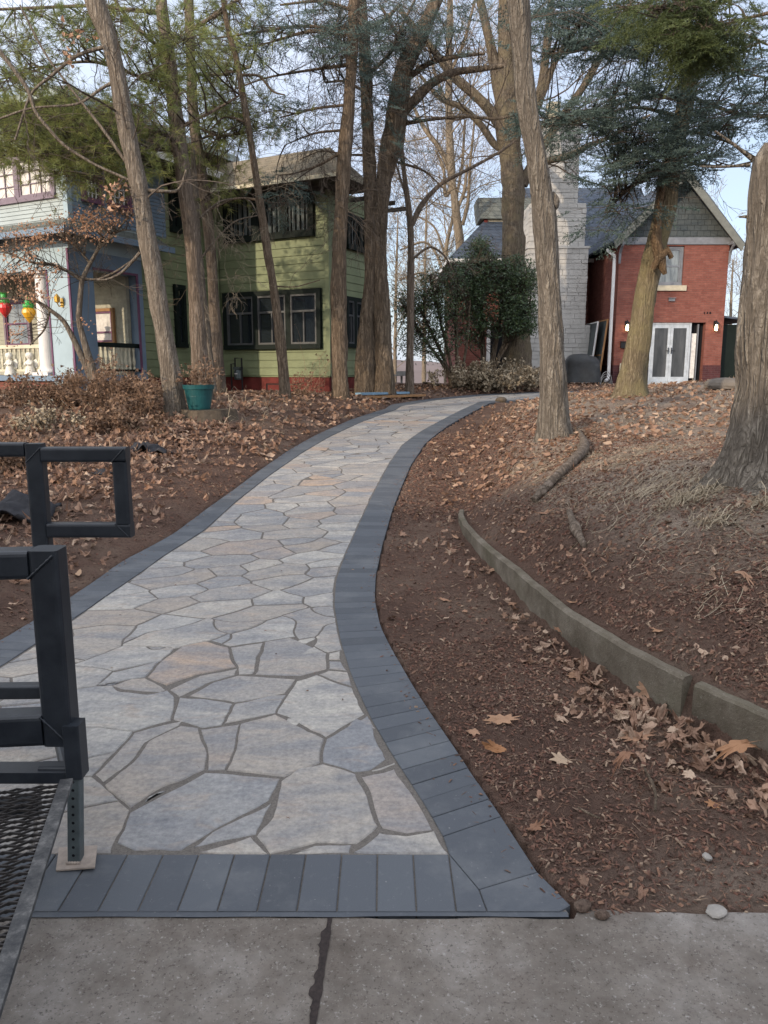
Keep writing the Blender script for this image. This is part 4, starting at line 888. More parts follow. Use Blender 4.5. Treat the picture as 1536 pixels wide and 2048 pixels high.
tree('cedar_tree', 'yellow green cedar bough crown hanging at the top edge above the spruce', 'cedar tree', M['bark_brown'],
     [[(1442, -160, 30), (1450, -60, 34), (1456, 60, 0.1)][:2] + [(1470, 100, 30), (1490, 300, 34), (1510, 500, 38), (1530, 700, 42), (1545, 770, 50)]][:0] or [[(1640, -160, 40), (1650, 200, 46), (1660, 500, 50), (1670, 800, 60)]], 10.,
     [[(1645, -60, 14), (1560, -20, 10), (1460, -10, 8), (1380, 0, 6), (1300, 20, 3)], [(1648, 0, 12), (1560, 20, 8), (1480, 40, 5), (1400, 60, 3)], [(1650, 60, 10), (1590, 110, 6), (1536, 130, 4)]],
     seed=34, foliage=[('cedar', [(1370, 50, 55, 40, 10, .5, 26), (1300, 15, 60, 15, 10, .5, 12), (1450, 60, 30, 22, 10, .5, 10), (1395, 90, 35, 20, 10, .4, 11), (1400, 15, 60, 18, 10, .5, 12)], dict(mat='cedar', sub=5, sr=.13, fz=.9, droop=-.6, sc=.8))])
tree('tree', 'huge rough trunk with a broken top cut off by the right edge of the picture', 'tree', M['bark_big'],
     [[(1556, 290, 60), (1552, 318, 92), (1550, 380, 96), (1552, 480, 96), (1550, 560, 104), (1549, 640, 110), (1548, 760, 124), (1546, 850, 138), (1540, 920, 160), (1532, 972, 210), (1528, 1000, 270)]], 4.9,
     [[(1506, 435, 10), (1490, 433, 6), (1478, 434, 3)], [(1510, 715, 10), (1494, 690, 7), (1482, 684, 3)], [(1506, 320, 9), (1470, 290, 6), (1430, 262, 4)], [(1500, 330, 7), (1440, 334, 5), (1400, 333, 3)]], bare=dict(n=2., L=.35, lev=1, kids=3, t=(0, .3), rad=.005, tn=.2), seed=35, nt=40, lump=.3)
for k, (px, w, top, Yd, lb) in enumerate([(1462, 5, 520, 42, 'far bare tree seen low between the brick house and the big right trunk'), (1500, 6, 430, 46, 'far bare tree nearest the big right trunk, tallest of the pair on the skyline'), (850, 6, 380, 44, 'far bare tree on the skyline just left of the dark shrub'), (792, 5, 430, 48, 'faint far bare tree on the skyline beside the slender tree')]):
    tree('tree', lb, 'tree', M['bark_pale'], [[(px + 4, top, w * .5), (px, (top + 700) / 2, w), (px - 2, 700, w * 1.4), (px - 2, 752, w * 1.6)]], Yd, bare=dict(n=1.6, L=3.6, lev=3, kids=4, fwd=.6, lift=.4, t=(0, .8), rad=.03, minr=.008, tn=1.), twigmat='twigpale', seed=40 + k, nt=8)

# dark evergreen shrubs and the small orange tree
def shrub(name, label, stems, blobs, Y, seed, leaf, per, mat='shrub', lr=.09, cat='shrub', stemmat='bark_dark', hang=.1, bare=None, rad=.006):
    return tree(name, label, cat, M[stemmat], stems, Y, bare=bare, seed=seed, nt=8, lump=.1, foliage=[('leaf', blobs, dict(mat=mat, leaf=leaf, per=per, lr=lr, hang=hang, limbonly=0, rad=rad, sag=.05))])
shrub('rhododendron', 'arching dark evergreen shrub with bare lower stems, left of the brush heap',
      [[(842, 620, 4), (860, 660, 5), (890, 720, 7), (908, 784, 12)], [(800, 600, 3), (850, 680, 5), (895, 740, 7), (908, 784, 9)], [(860, 550, 4), (880, 640, 5), (900, 720, 6), (910, 780, 8)], [(915, 560, 4), (912, 640, 6), (914, 720, 7), (914, 782, 10)], [(940, 600, 4), (935, 680, 5), (925, 740, 6), (918, 782, 8)], [(845, 765, 4), (870, 768, 5), (898, 775, 6), (908, 784, 6)]],
      [(850, 630, 60, 45, 23, 1., 260), (880, 580, 50, 40, 23, 1., 210), (820, 600, 35, 30, 23, .8, 70), (905, 560, 25, 50, 23, .8, 120), (820, 690, 26, 26, 23, .7, 80), (870, 690, 35, 30, 23, .8, 120), (900, 650, 40, 50, 23, .8, 160)], 23., 51, (.10, .032, .3), 6)
shrub('yew_shrub', 'tall dense dark yew hiding the left corner of the red brick house',
      [[(960, 520, 5), (962, 600, 8), (966, 700, 10), (968, 780, 14)], [(1010, 540, 5), (1000, 640, 8), (985, 720, 10), (975, 780, 12)], [(1055, 640, 4), (1020, 680, 6), (990, 730, 8), (978, 780, 8)], [(1040, 600, 4), (1020, 660, 6), (985, 740, 7), (975, 780, 8)]],
      [(955, 510, 28, 28, 24, .7, 150), (985, 560, 52, 46, 23.8, 1., 400), (1030, 550, 38, 40, 23.8, .8, 260), (940, 570, 40, 45, 23.6, .8, 330), (1040, 620, 35, 35, 23.5, .8, 220), (1000, 640, 60, 34, 23.6, .9, 210), (945, 640, 42, 55, 23.8, .8, 220), (1050, 600, 22, 60, 23.6, .5, 120), (962, 500, 12, 24, 23.8, .3, 60), (1062, 560, 14, 24, 23.4, .3, 50), (1050, 655, 26, 14, 23.2, .4, 70), (925, 545, 14, 20, 23.8, .4, 40)], 24., 52, (.11, .034, .3), 7)
# ------------------------------------------------------------------ houses
class Fr:
    """a rotated building frame; measures photograph points on its own wall planes"""
    def __init__(s, org, ang): s.o = np.array(org, float); s.a = ang; s.c, s.s = math.cos(ang), math.sin(ang)
    def loc(s, p): d = np.asarray(p, float) - s.o; return np.array([d[0] * s.c + d[1] * s.s, -d[0] * s.s + d[1] * s.c, d[2]])
    def _r(s, px, py):
        e = s.loc(EYE); d = ray(px, py); return e, np.array([d[0] * s.c + d[1] * s.s, -d[0] * s.s + d[1] * s.c, d[2]])
    def hy(s, px, py, y): e, d = s._r(px, py); t = (y - e[1]) / d[1]; q = e + d * t; return float(q[0]), float(q[2])
    def hx(s, px, py, x): e, d = s._r(px, py); t = (x - e[0]) / d[0]; q = e + d * t; return float(q[1]), float(q[2])
    def px(s, p):
        w = np.array([p[0] * s.c - p[1] * s.s, p[0] * s.s + p[1] * s.c, p[2]]) + s.o - EYE
        f = w[1] * cp - w[2] * sp; u = w[1] * sp + w[2] * cp; return 768 + F * w[0] / f, 1024 - F * u / f
def boards(mb, o, u, nrm, L, z0, z1, st, prot=.02, holes=()):
    """lapped boards on the plane through o, along u; holes: (a0,a1,z0,z1) cut out"""
    o = np.array(o, float); u = np.array(u, float); nrm = np.array(nrm, float); z = z0; up = np.array((0, 0, 1.))
    r = np.random.default_rng(int(L * 1000) % 977)
    while z < z1 - .01:
        zt = min(z + st, z1); cuts = [(0., L)]
        for (a0, a1, h0, h1) in holes:
            if zt > h0 + .01 and z < h1 - .01:
                n_ = []
                for (c0, c1) in cuts:
                    if a1 <= c0 or a0 >= c1: n_.append((c0, c1)); continue
                    if a0 > c0: n_.append((c0, a0))
                    if a1 < c1: n_.append((a1, c1))
                cuts = n_
        for (c0, c1) in cuts:
            segs = [c0]
            while c1 - segs[-1] > 4.5: segs.append(segs[-1] + r.uniform(2.2, 3.6))
            segs.append(c1)
            for s0, s1 in zip(segs[:-1], segs[1:]):
                p = prot * r.uniform(.85, 1.15); gp = min(.013, st * .11); a = o + u * s0 + up * (z + gp); b = o + u * (s1 - .003) + up * (z + gp); e = up * (zt - z - gp)
                v = [a - nrm * .03, b - nrm * .03, a + nrm * p, b + nrm * p, b + e + nrm * p * .55, a + e + nrm * p * .55, b + e - nrm * .03, a + e - nrm * .03]
                mb.add(v, [(0, 1, 3, 2), (2, 3, 4, 5), (5, 4, 6, 7)])
        z += st
def window(root, fr, plane, val, nx_, pxs, frame='greendark', sash='greendark', glass='glass', mull=(), cols=0, rows=0, meet=None, fw=.09, sw=.045, out=.05, label=None, curtain=None, name='window', origin=None, munt=None, mw=.018, glassin=.0):
    """pxs: (x0,y0,x1,y1) pixel corners on wall plane; plane 'y' or 'x'; nx_ outward normal sign"""
    q = [fr.hy(pxs[0], pxs[1], val), fr.hy(pxs[2], pxs[3], val)] if plane == 'y' else [fr.hx(pxs[0], pxs[1], val), fr.hx(pxs[2], pxs[3], val)]
    a0, a1 = sorted((q[0][0], q[1][0])); z1 = q[0][1] if q[0][1] > q[1][1] else q[1][1]; z0 = min(q[0][1], q[1][1])
    return window_at(root, plane, val, nx_, a0, a1, z0, z1, frame, sash, glass, mull, cols, rows, meet, fw, sw, out, label, curtain, name, munt, mw)
def window_at(root, plane, val, sg, a0, a1, z0, z1, frame='greendark', sash='greendark', glass='glass', mull=(), cols=0, rows=0, meet=None, fw=.09, sw=.045, out=.05, label=None, curtain=None, name='window', munt=None, mw=.018):
    def bx(m, b0, b1, c0, c1, d0, d1):
        if plane == 'y': m.box((b0, val + sg * d0, c0), (b1, val + sg * d1, c1))
        else: m.box((val + sg * d0, b0, c0), (val + sg * d1, b1, c1))
    m = MB(); bx(m, a0, a1, z1 - fw, z1, -.06, out); bx(m, a0, a1, z0, z0 + fw, -.06, out + .02); bx(m, a0, a0 + fw, z0 + fw, z1 - fw, -.06, out); bx(m, a1 - fw, a1, z0 + fw, z1 - fw, -.06, out)
    ed = [a0 + fw] + [a0 + t * (a1 - a0) for t in mull] + [a1 - fw]
    for t in mull: bx(m, a0 + t * (a1 - a0) - fw * .6, a0 + t * (a1 - a0) + fw * .6, z0 + fw, z1 - fw, -.06, out - .004)
    wf = m.build(name, M[frame], root)
    if label: wf['label'] = label
    for k in range(len(ed) - 1):
        e0 = ed[k] + (fw * .6 if k else 0); e1 = ed[k + 1] - (fw * .6 if k < len(ed) - 2 else 0); b0, b1 = z0 + fw, z1 - fw
        s = MB(); zm = b0 + (b1 - b0) * meet if meet else None
        bx(s, e0, e1, b1 - sw, b1, -.03, out - .02); bx(s, e0, e1, b0, b0 + sw, -.03, out - .02); bx(s, e0, e0 + sw, b0 + sw, b1 - sw, -.03, out - .02); bx(s, e1 - sw, e1, b0 + sw, b1 - sw, -.03, out - .02)
        if meet: bx(s, e0 + sw, e1 - sw, zm - sw / 2, zm + sw / 2, -.03, out - .023)
        mt = s if munt is None else MB()
        for c in range(1, cols): x = e0 + (e1 - e0) * c / cols; bx(mt, x - mw / 2, x + mw / 2, b0 + sw, b1 - sw, -.02, out - .026)
        for c in range(1, rows): z = b0 + (b1 - b0) * c / rows; bx(mt, e0 + sw, e1 - sw, z - mw / 2, z + mw / 2, -.02, out - .028)
        if cols == -1: x = (e0 + e1) / 2; bx(s, x - sw * .35, x + sw * .35, b0 + sw, (zm or b1) - sw / 2, -.02, out - .026)
        s.build('sash', M[sash], wf)
        if munt: mt.build('muntins', M[munt], wf)
        g = MB(); bx(g, e0 + sw * .5, e1 - sw * .5, b0 + sw * .5, b1 - sw * .5, -.012, -.004); g.build('pane', M[glass], wf)
    return wf

TH = math.radians(-27)
C0 = at(660, 760, 20.); zb = float(H(C0[0], C0[1])) - .05
G = Fr((C0[0], C0[1], zb), TH)
XI = G.hy(440, 700, 0.)[0]                       # inner corner
YP = G.hx(290, 700, XI)[0]; YF = G.hx(150, 700, XI)[0]; YR = G.hx(764, 700, 0.)[0]; YE = G.hx(744, 405, .95)[0]
gh = empty('green_house', (C0[0], C0[1], zb), 'two storey green clapboard house with hip roof and dark red foundation', 'house', TH)
zs = G.hy(655, 752, 0)[1]; ze = G.hy(655, 372, 0)[1]
XB = XI - 7.
hf = [(G.hy(447, 585, 0)[0] + .03, G.hy(643, 585, 0)[0] - .03, G.hy(600, 695, 0)[1] + .03, G.hy(600, 580, 0)[1] - .03)]
m = MB()
boards(m, (XI, 0, 0), (1, 0, 0), (0, -1, 0), -XI - .0, zs, ze, .2, .014)
boards(m, (0, 0, 0), (0, 1, 0), (1, 0, 0), YR, zs, ze, .2, .014)
boards(m, (XI, YP, 0), (0, 1, 0), (1, 0, 0), -YP - .03, zs, ze, .2, .014)
m.box((XI - .05, .02, zs - .03), (-.02, YR, ze)); m.box((XB, YP, zs - .03), (XI - .02, YR + 3, ze + .02))
m.box((-.09, -.034, zs), (.034, .002, ze)); m.box((.0, .0, zs), (.034, .09, ze))
m.build('wall', M['green'], gh)
m = MB(); m.box((XI + .05, .05, -.6), (-.05, YR - .05, zs - .031)); m.box((XB + .1, YP + .05, -.6), (XI - .05, YR + 2.9, zs - .031)); m.build('foundation', M['redbase'], gh)
def bwin(px0, px1, y0, y1):
    w = window(gh, G, 'y', .05, -1, (px0, y0, px1, y1), frame='redbase', sash='black', fw=.05, sw=.03, out=.03, name='basement_window')
bwin(530, 602, 763, 800); 
window(gh, G, 'y', -.045, -1, (447, 587, 644, 697), mull=(.345, .68), meet=.66, cols=-1, fw=.12, sw=.05, out=.07, sash='sashgrey', label='wide dark framed window of three storm sashes')
window(gh, G, 'y', -.045, -1, (447, 382, 629, 472), mull=(.36, .68), cols=5, rows=1, fw=.13, sw=.04, out=.07, glass='glass2', label='upper sun porch window band of tall narrow panes')
window(gh, G, 'x', .045, 1, (690, 592, 730, 697), mull=(.45,), meet=.66, cols=-1, fw=.1, out=.06, sash='sashgrey')
window(gh, G, 'x', .045, 1, (692, 425, 745, 512), mull=(.5,), cols=4, fw=.1, out=.06, glass='glass2')
window(gh, G, 'x', XI + .045, 1, (347, 568, 374, 696), fw=.1, out=.05, meet=.5)
window(gh, G, 'x', XI + .045, 1, (336, 345, 362, 468), fw=.1, out=.05, meet=.5)
# hip roofs with soffit, fascia and gutter
def hip(root, x0, x1, y0, y1, z, hgt, mat, inset=None, th=.16, fascia='white', name='roof', left_hip=False, ov=.0):
    my = (y0 + y1) / 2; ins = inset or (y1 - y0) / 2; xr = x1 - ins; xl = x0 + ins if left_hip else x0
    m = MB(); a, b, c, d = (x0, y0, z + th), (x1, y0, z + th), (x1, y1, z + th), (x0, y1, z + th); r0, r1 = (xl, my, z + hgt), (xr, my, z + hgt)
    m.poly([a, b, r1, r0]); m.poly([b, c, r1]); m.poly([c, d, r0, r1]); m.poly([d, a, r0]) if left_hip else m.poly([d, a, r0])
    rf = m.build(name, M[mat], root)
    f = MB(); f.box((x0, y0 - .02, z + .002), (x1 + .02, y0, z + th - .003)); f.box((x1, y0, z + .002), (x1 + .02, y1, z + th - .003)); f.build('fascia', M[fascia], rf)
    s = MB(); s.box((x0, y0 + .001, z - .02), (x1 - .001, y1, z)); s.build('soffit', M['dark2'], rf)
    return rf
M['dark2'] = m_plain('dark stained soffit', (.035, .03, .024), .8)
oh = .95
ez = G.hy(675, 350, -oh)[1]
for hh in np.arange(.6, 4, .05):
    if G.px((.9 - (YE + oh) / 2, (YE - oh) / 2, ez + hh))[1] < 296: break
hip(gh, XI - 4, oh, -oh, YE, ez - .02, hh + .02, 'shingle', th=.09, fascia='cream')
m = MB()
for k in range(5):
    x = -.1 - k * .85; m.box((x - .04, -oh + .05, ez - .14), (x + .04, -.03, ez - .041))
for k in range(4): y = .3 + k * .8; m.box((.04, y - .04, ez - .14), (oh - .05, y + .04, ez - .041))
m.build('rafter_tails', M['dark2'], gh)
hip(gh, XB - .5, XI + .75, YP - .6, YR + 3.6, ez + .35, 2.6, 'shingle')
m = MB(); m.tube([(XI + .10, -.12, z) for z in np.linspace(.2, ez, 6)], .04, n=8); m.build('downspout', M['green'], gh)

# gas meter on the foundation
mx, mz = G.hy(478, 785, -.25); gm_ = empty('gas_meter', (*((lambda w: (w[0], w[1]))(at(478, 785, 21.))), float(H(*at(478, 785, 21.)[:2]))), 'small grey gas meter and pipes against the dark red foundation of the green house', 'gas meter', TH)
m = MB(); m.lathe([(0, .28), (.1, .28), (.12, .32), (.12, .5), (.09, .56), (0, .56)], (0, 0, 0), 14); m.box((-.1, -.1, .55), (.1, .08, .62)); m.build('meter_body', M['galv'], gm_)
m = MB(); m.tube([(-.1, 0, .6), (-.1, 0, .85), (.12, 0, .85), (.12, 0, -.1)], .022, n=8); m.tube([(-.25, .02, -.1), (-.25, .02, .7), (-.1, 0, .7)], .02, n=8); m.build('pipe', M['black'], gm_)
m = MB(); m.lathe([(0, 0), (.05, 0), (.05, .02), (0, .02)], (0, -.1, .43), 12); m.build('dial', M['white'], gm_)

# ---------------- pale blue porch house
bh_o = (G.c * XI - G.s * YF + C0[0], G.s * XI + G.c * YF + C0[1], zb)
B = Fr(bh_o, TH); bh = empty('porch_house', bh_o, 'pale blue house with columned porch and white clapboard upper storey at the left', 'house', TH)
D = YP - YF                                       # porch side length, local y 0..D, front at y=0, side plane x=0
zfl = B.hy(60, 751, 0)[1]; zb0 = B.hy(75, 541, 0)[1]; zt = B.hy(120, 468, 0)[1]
XL = -12.
# brick base with pale piers
m = MB(); m.box((XL, .02, -1), (-.62, D, zfl - .12)); m.box((-.6, .04, -1), (-.04, D - .02, zfl - .12)); m.build('brick_base', M['brick'], bh)
m = MB(); m.box((XL - .1, -.10, zfl - .12), (.06, D, zfl)); m.build('porch_floor', M['blue'], bh)
xp = B.hy(103, 650, 0)[0]; yo0 = B.hx(191, 650, 0)[0]; yo1 = B.hx(278, 650, 0)[0]; zo0 = B.hx(230, 738, 0)[1]; zso = B.hx(240, 548, 0)[1]
m = MB(); m.box((xp, -.03, -1.), (.0, yo0, zt - .3)); m.build('corner_pier', M['blueside'], bh)
m = MB(); m.box((.001, -.03, -1.), (.03, yo0, zt - .3)); m.box((-.25, yo1, -1.), (.03, D, zt - .3)); m.box((-.25, yo0 + .001, zso), (.028, yo1 - .001, zt - .3)); m.build('side_wall', M['blue'], bh)  # darker blue than the pier front: the side's shade put into its colour
m = MB(); m.box((.03, yo1 - .06, zo0 - .9), (.06, yo1 + .0, zso)); m.box((.03, yo0, zso), (.06, yo1, zso + .05)); m.box((-.012, -.055, 0), (.04, -.028, zt - .3)); m.box((xp - .01, -.05, zfl), (xp + .03, -.028, zb0)); m.build('trim', M['purple'], bh)
m = MB(); m.box((XL, -.02, zb0), (xp - .001, .3, zt - .3)); m.box((XL, -.02, zt - .299), (.03, .3, zt)); m.box((-.3, .301, zt - .299), (.03, D, zt)); m.build('entablature', M['blueside'], bh)
# dentil blocks
m = MB()
for px_ in (52, 132, -20): x = B.hy(px_, 462, -.1)[0]; m.box((x - .2, -.2, zt - .16), (x + .22, -.021, zt + .02))
m.build('cornice_blocks', M['grey'], bh)
# skirt roof over the porch
m = MB(); a0, a1 = zt + .0, zt + .30
m.poly([(XL, -.5, a0), (.5, -.5, a0), (.0, .0, a1), (XL, 0, a1)]); m.poly([(.5, -.5, a0), (.5, D + .6, a0), (0, D + .6, a1), (0, 0, a1)]); m.poly([(XL, -.5, a0), (XL, 0, a0 + .001), (0, 0, a0 + .001), (0, D + .6, a0 + .001), (.5, D + .6, a0), (.5, -.5, a0)][::-1])
sk_ = m.build('skirt_roof', M['slategrey'], bh); m = MB(); m.box((.5, -.5, a0 - .1), (.56, D + .6, a0 + .03)); m.box((XL, -.56, a0 - .1), (.56, -.501, a0 + .03)); m.build('gutter', M['blue'], sk_)
# column
cxp = B.hy(90, 640, .12)[0]
def column(x, y, z0, z1, r):
    m = MB(); m.box((x - r * 1.45, y - r * 1.45, z0), (x + r * 1.45, y + r * 1.45, z0 + .07)); m.lathe([(r * 1.35, .071), (r * 1.4, .1), (r * 1.3, .13), (r * 1.1, .15), (r * 1.05, .2), (r, .7), (r * .97, (z1 - z0) * .5), (r * .86, z1 - z0 - .2), (r * .86, z1 - z0 - .17), (r * 1.02, z1 - z0 - .14), (r * .9, z1 - z0 - .11), (r * 1.15, z1 - z0 - .07)], (x, y, z0), 28); m.box((x - r * 1.3, y - r * 1.3, z1 - .069), (x + r * 1.3, y + r * 1.3, z1 - .001)); return m
column(cxp, .12, zfl, zb0, .17).build('column', M['white'], bh, smooth=False); column(cxp - 2.6, .12, zfl, zb0, .17).build('column', M['white'], bh)
# balustrades with turned balusters, each rail one part
def balu(m, x, y, z0, h):
    m.lathe([(.03, 0), (.03, .08 * h), (.018, .12 * h), (.036, .26 * h), (.04, .34 * h), (.03, .48 * h), (.018, .6 * h), (.02, .82 * h), (.03, .88 * h), (.03, h)], (x, y, z0), 8)
zr = B.hy(40, 690, .1)[1]
bl = MB(); bl.box((cxp - 2.45, .06, zr - .08), (cxp - .18, .16, zr)); bl.box((cxp - 2.45, .08, zfl + .09), (cxp - .18, .15, zfl + .14)); brl = bl.build('balustrade', M['cream'], bh)
for k in range(14):
    m = MB(); balu(m, cxp - .28 - k * .155, .115, zfl + .14, zr - .08 - zfl - .14); m.build('baluster', M['cream'], brl)
zr2 = B.hx(240, 686, 0)[1]; bl = MB(); bl.box((-.12, yo0, zr2 - .1), (-.02, yo1, zr2)); bl.box((-.11, yo0, zfl + .09), (-.03, yo1, zfl + .14)); brl = bl.build('balustrade', M['greendark'], bh); k = 0; y = yo0 + .1
while y < yo1 - .06: m = MB(); balu(m, -.07, y, zfl + .14, zr2 - .1 - zfl - .14); m.build('baluster', M['cream'], brl); y += .135
# porch back wall, ceiling, window and door inside
yb_ = D - .25
m = MB(); boards(m, (XL, yb_, 0), (1, 0, 0), (0, -1, 0), -XL - .25, zfl, zt - .3, .1, .012); m.box((XL, yb_ + .001, zfl), (-.26, yb_ + .1, zt - .3)); boards(m, (XL + 4.2, 0.3, 0), (0, 1, 0), (1, 0, 0), D - .5, zfl, zt - .3, .1, .012); m.build('porch_wall', M['porchwall'], bh)
m = MB(); m.box((XL, .301, zt - .36), (-.31, yb_, zt - .3)); m.build('porch_ceiling', M['porchwall'], bh)
qa = B.hy(194, 620, yb_)[0]; qb = B.hy(230, 620, yb_)[0]
window_at(bh, 'y', yb_ - .03, -1, qa - .9, qb, B.hy(215, 690, yb_)[1], B.hy(215, 617, yb_)[1], frame='wood', sash='purple', glass='curtain', fw=.07, out=.05, meet=.32)
window_at(bh, 'y', yb_ - .03, -1, B.hy(8, 600, yb_)[0], B.hy(60, 600, yb_)[0], zfl + .7, zb0 - .35, frame='lilac', sash='purple', glass='glass2', fw=.07, out=.05, meet=.5)
# upper storey
zu0 = B.hy(100, 448, .05)[1] + 0; zu1 = B.hy(140, 205, .05)[1]
xu = B.hy(133, 380, .05)[0]; yu1 = D + .9
hw0, hw1 = B.hy(-40, 320, .05)[0], B.hy(108, 320, .05)[0]; hz0, hz1 = B.hy(70, 402, .05)[1], B.hy(70, 305, .05)[1]
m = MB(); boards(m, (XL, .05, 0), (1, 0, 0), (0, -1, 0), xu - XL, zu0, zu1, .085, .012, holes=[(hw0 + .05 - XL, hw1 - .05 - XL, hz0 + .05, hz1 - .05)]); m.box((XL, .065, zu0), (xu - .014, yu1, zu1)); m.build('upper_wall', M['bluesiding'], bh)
m = MB(); boards(m, (xu, .1, 0), (0, 1, 0), (1, 0, 0), yu1 - .1, zu0 + .1, zu1, .085, .012); m.build('upper_side_wall', M['blue'], bh)  # side darker than the front wall, shade painted into the blue
m = MB(); m.box((xu - .11, .03, zu0), (xu + .02, .049, zu1)); m.box((xu, .05, zu0), (xu + .025, .15, zu1)); m.box((XL, .0, zu0 - .07), (xu + .03, .048, zu0 + .03)); m.build('corner_boards', M['blueside'], bh)
window_at(bh, 'y', .05, -1, hw0, hw1, hz0, hz1, frame='lilac', sash='lilac', munt='lilac', glass='curtain', mull=(.5,), cols=3, rows=3, fw=.1, out=.05, label='sunlit upstairs window with lilac frame and white curtains')
window(bh, B, 'x', xu + .03, 1, (160, 345, 205, 412), frame='purple', sash='purple', munt='white', cols=4, rows=3, fw=.07, out=.05); window(bh, B, 'x', xu + .03, 1, (212, 350, 262, 425), frame='purple', sash='purple', munt='white', cols=4, rows=3, fw=.07, out=.05)
hip(bh, XL - .5, xu + .55, -.5, D + 3.2, zu1 - .05, 1.5, 'shingle', fascia='bluesiding')
# wall lamp on the corner pier
lx, lz = B.hy(125, 605, -.03); w_ = Fr(bh_o, TH)
def onwall(fr, x, y, z): return (x * fr.c - y * fr.s + fr.o[0], x * fr.s + y * fr.c + fr.o[1], z + fr.o[2])
e = empty('wall_lamp', onwall(B, lx, -.03, lz), 'ornate brass wall lamp on the pale blue corner pier of the porch', 'wall lamp', TH)
m = MB(); m.lathe([(0, -.02), (.05, -.02), (.06, .0), (.02, .02)], (0, -.0, 0), 10); m.tube([(0, -.0, -.05), (0, -.1, -.09), (0, -.14, -.02)], .012, n=6); m.box((-.04, -.02, -.1), (.04, -.001, .09)); m.build('bracket', M['gold'], e)
m = MB(); m.lathe([(.02, -.02), (.055, .0), (.065, .1), (.03, .15), (.0, .18)], (0, -.14, 0), 8); m.build('lantern', M['gold'], e)
# hanging ornaments under the porch beam
for px_, py_, c_, lb in ((10, 618, 'red', 'red and green onion shaped ornament hanging under the porch beam'), (58, 628, 'yellow', 'yellow and green onion shaped ornament hanging beside the white column')):
    x, z = B.hy(px_, py_, .0); e = empty('hanging_ornament', onwall(B, x, 0., z), lb, 'ornament', TH, group='bright ornaments hanging in the porch opening'); s = 1.0
    m = MB(); m.lathe([(0, -.2), (.03, -.17), (.1, -.08), (.15, .02), (.14, .09), (.1, .13)], (0, 0, 0), 12); m.build('globe', M[c_], e)
    m = MB(); m.lathe([(.101, .13), (.12, .16), (.12, .2), (.07, .24), (.07, .32), (.1, .36), (0, .37)], (0, 0, 0), 12); m.build('cap', M['greenpl'], e)
    m = MB(); m.tube([(0, 0, .37), (0, 0, zb0 - z + .02)], .006, n=5); m.build('cord', M['black'], e)
# plaster angel figures on the porch edge
for px_, lb in ((20, 'left one of two white plaster angel figures standing on the porch edge'), (60, 'white plaster angel figure on the porch edge nearest the column')):
    x, z = B.hy(px_, 750, -.02); e = empty('angel_figurine', onwall(B, x, -.0, zfl), lb, 'figurine', TH, group='white angel figures on the porch edge')
    m = MB(); m.lathe([(0, 0), (.13, 0), (.135, .03), (.11, .1), (.075, .22), (.07, .26), (.085, .3), (.06, .34), (.03, .36), (.035, .37), (.07, .40), (.085, .45), (.07, .5), (.0, .53)], (0, 0, 0), 14)
    for s in (-1, 1): m.tube([(s * .075, -.0, .31), (s * .1, -.05, .25), (s * .02, -.1, .25)], [.03, .028, .018], n=7)
    m.build('body', M['figure'], e, smooth=True)
    m = MB()
    for s in (-1, 1): m.prism([(s * .02, .06, .33), (s * .12, .08, .38), (s * .15, .09, .3), (s * .12, .08, .16), (s * .03, .06, .2)], (0, .02, 0))
    m.build('wings', M['figure'], e)

# ---------------- red brick house (square to the camera)
Y = 26.3; xc0 = at(1234, 600, Y)[0]; xc1 = at(1451, 600, Y)[0]; zc = at(1300, 765, Y)[2]
Rz = zc - .05
Q = Fr((xc0, Y, Rz), 0.); rh = empty('brick_house', (xc0, Y, Rz), 'red brick house with slate roof, gable end and whitewashed stone chimney', 'house')
W = xc1 - xc0; zeave = Q.hy(1340, 488, 0)[1]; zmid = Q.hx(1200, 492, 0)[1]
def rect_wall(m, x0, x1, z0, z1, y, holes, th=.3):
    xs = sorted({x0, x1, *[h[0] for h in holes], *[h[1] for h in holes]}); zs_ = sorted({z0, z1, *[h[2] for h in holes], *[h[3] for h in holes]})
    for a, b in zip(xs[:-1], xs[1:]):
        for c, d in zip(zs_[:-1], zs_[1:]):
            if any(h[0] - 1e-6 <= a and b <= h[1] + 1e-6 and h[2] - 1e-6 <= c and d <= h[3] + 1e-6 for h in holes): continue
            m.poly([(a, y, c), (b, y, c), (b, y, d), (a, y, d)])
    for h in holes:
        a, b, c, d = h; m.poly([(a, y, c), (a, y, d), (a, y + th, d), (a, y + th, c)]); m.poly([(b, y, d), (b, y, c), (b, y + th, c), (b, y + th, d)]); m.poly([(a, y, d), (b, y, d), (b, y + th, d), (a, y + th, d)]); m.poly([(b, y, c), (a, y, c), (a, y + th, c), (b, y + th, c)])
dx0 = Q.hy(1296, 700, 0)[0]; dx1 = Q.hy(1408, 700, 0)[0]; dz1 = Q.hy(1350, 645, 0)[1]; wx0 = Q.hy(1313, 550, 0)[0]; wx1 = Q.hy(1366, 550, 0)[0]; wz0 = Q.hy(1340, 571, 0)[1]; wz1 = Q.hy(1340, 492, 0)[1]
m = MB(); rect_wall(m, 0, W, -.3, zeave, 0, [(dx0, dx1, -.3, dz1), (wx0, wx1, wz0, wz1)])
YM = 3.7
m.poly([(0, YM, -.3), (0, 0, -.3), (0, 0, zeave), (0, YM, zeave)]); m.poly([(W, 0, -.3), (W, 9, -.3), (W, 9, zeave), (W, 0, zeave)])
xL = Q.hy(912, 600, YM)[0]; m.poly([(xL, YM, -.3), (0, YM, -.3), (0, YM, zeave), (xL, YM, zeave)]); m.poly([(xL, 9, -.3), (xL, YM, -.3), (xL, YM, zeave), (xL, 9, zeave)]); m.poly([(W, 9, -.3), (xL, 9, -.3), (xL, 9, zeave), (W, 9, zeave)])
m.build('wall', M['brick'], rh)
m = MB(); 
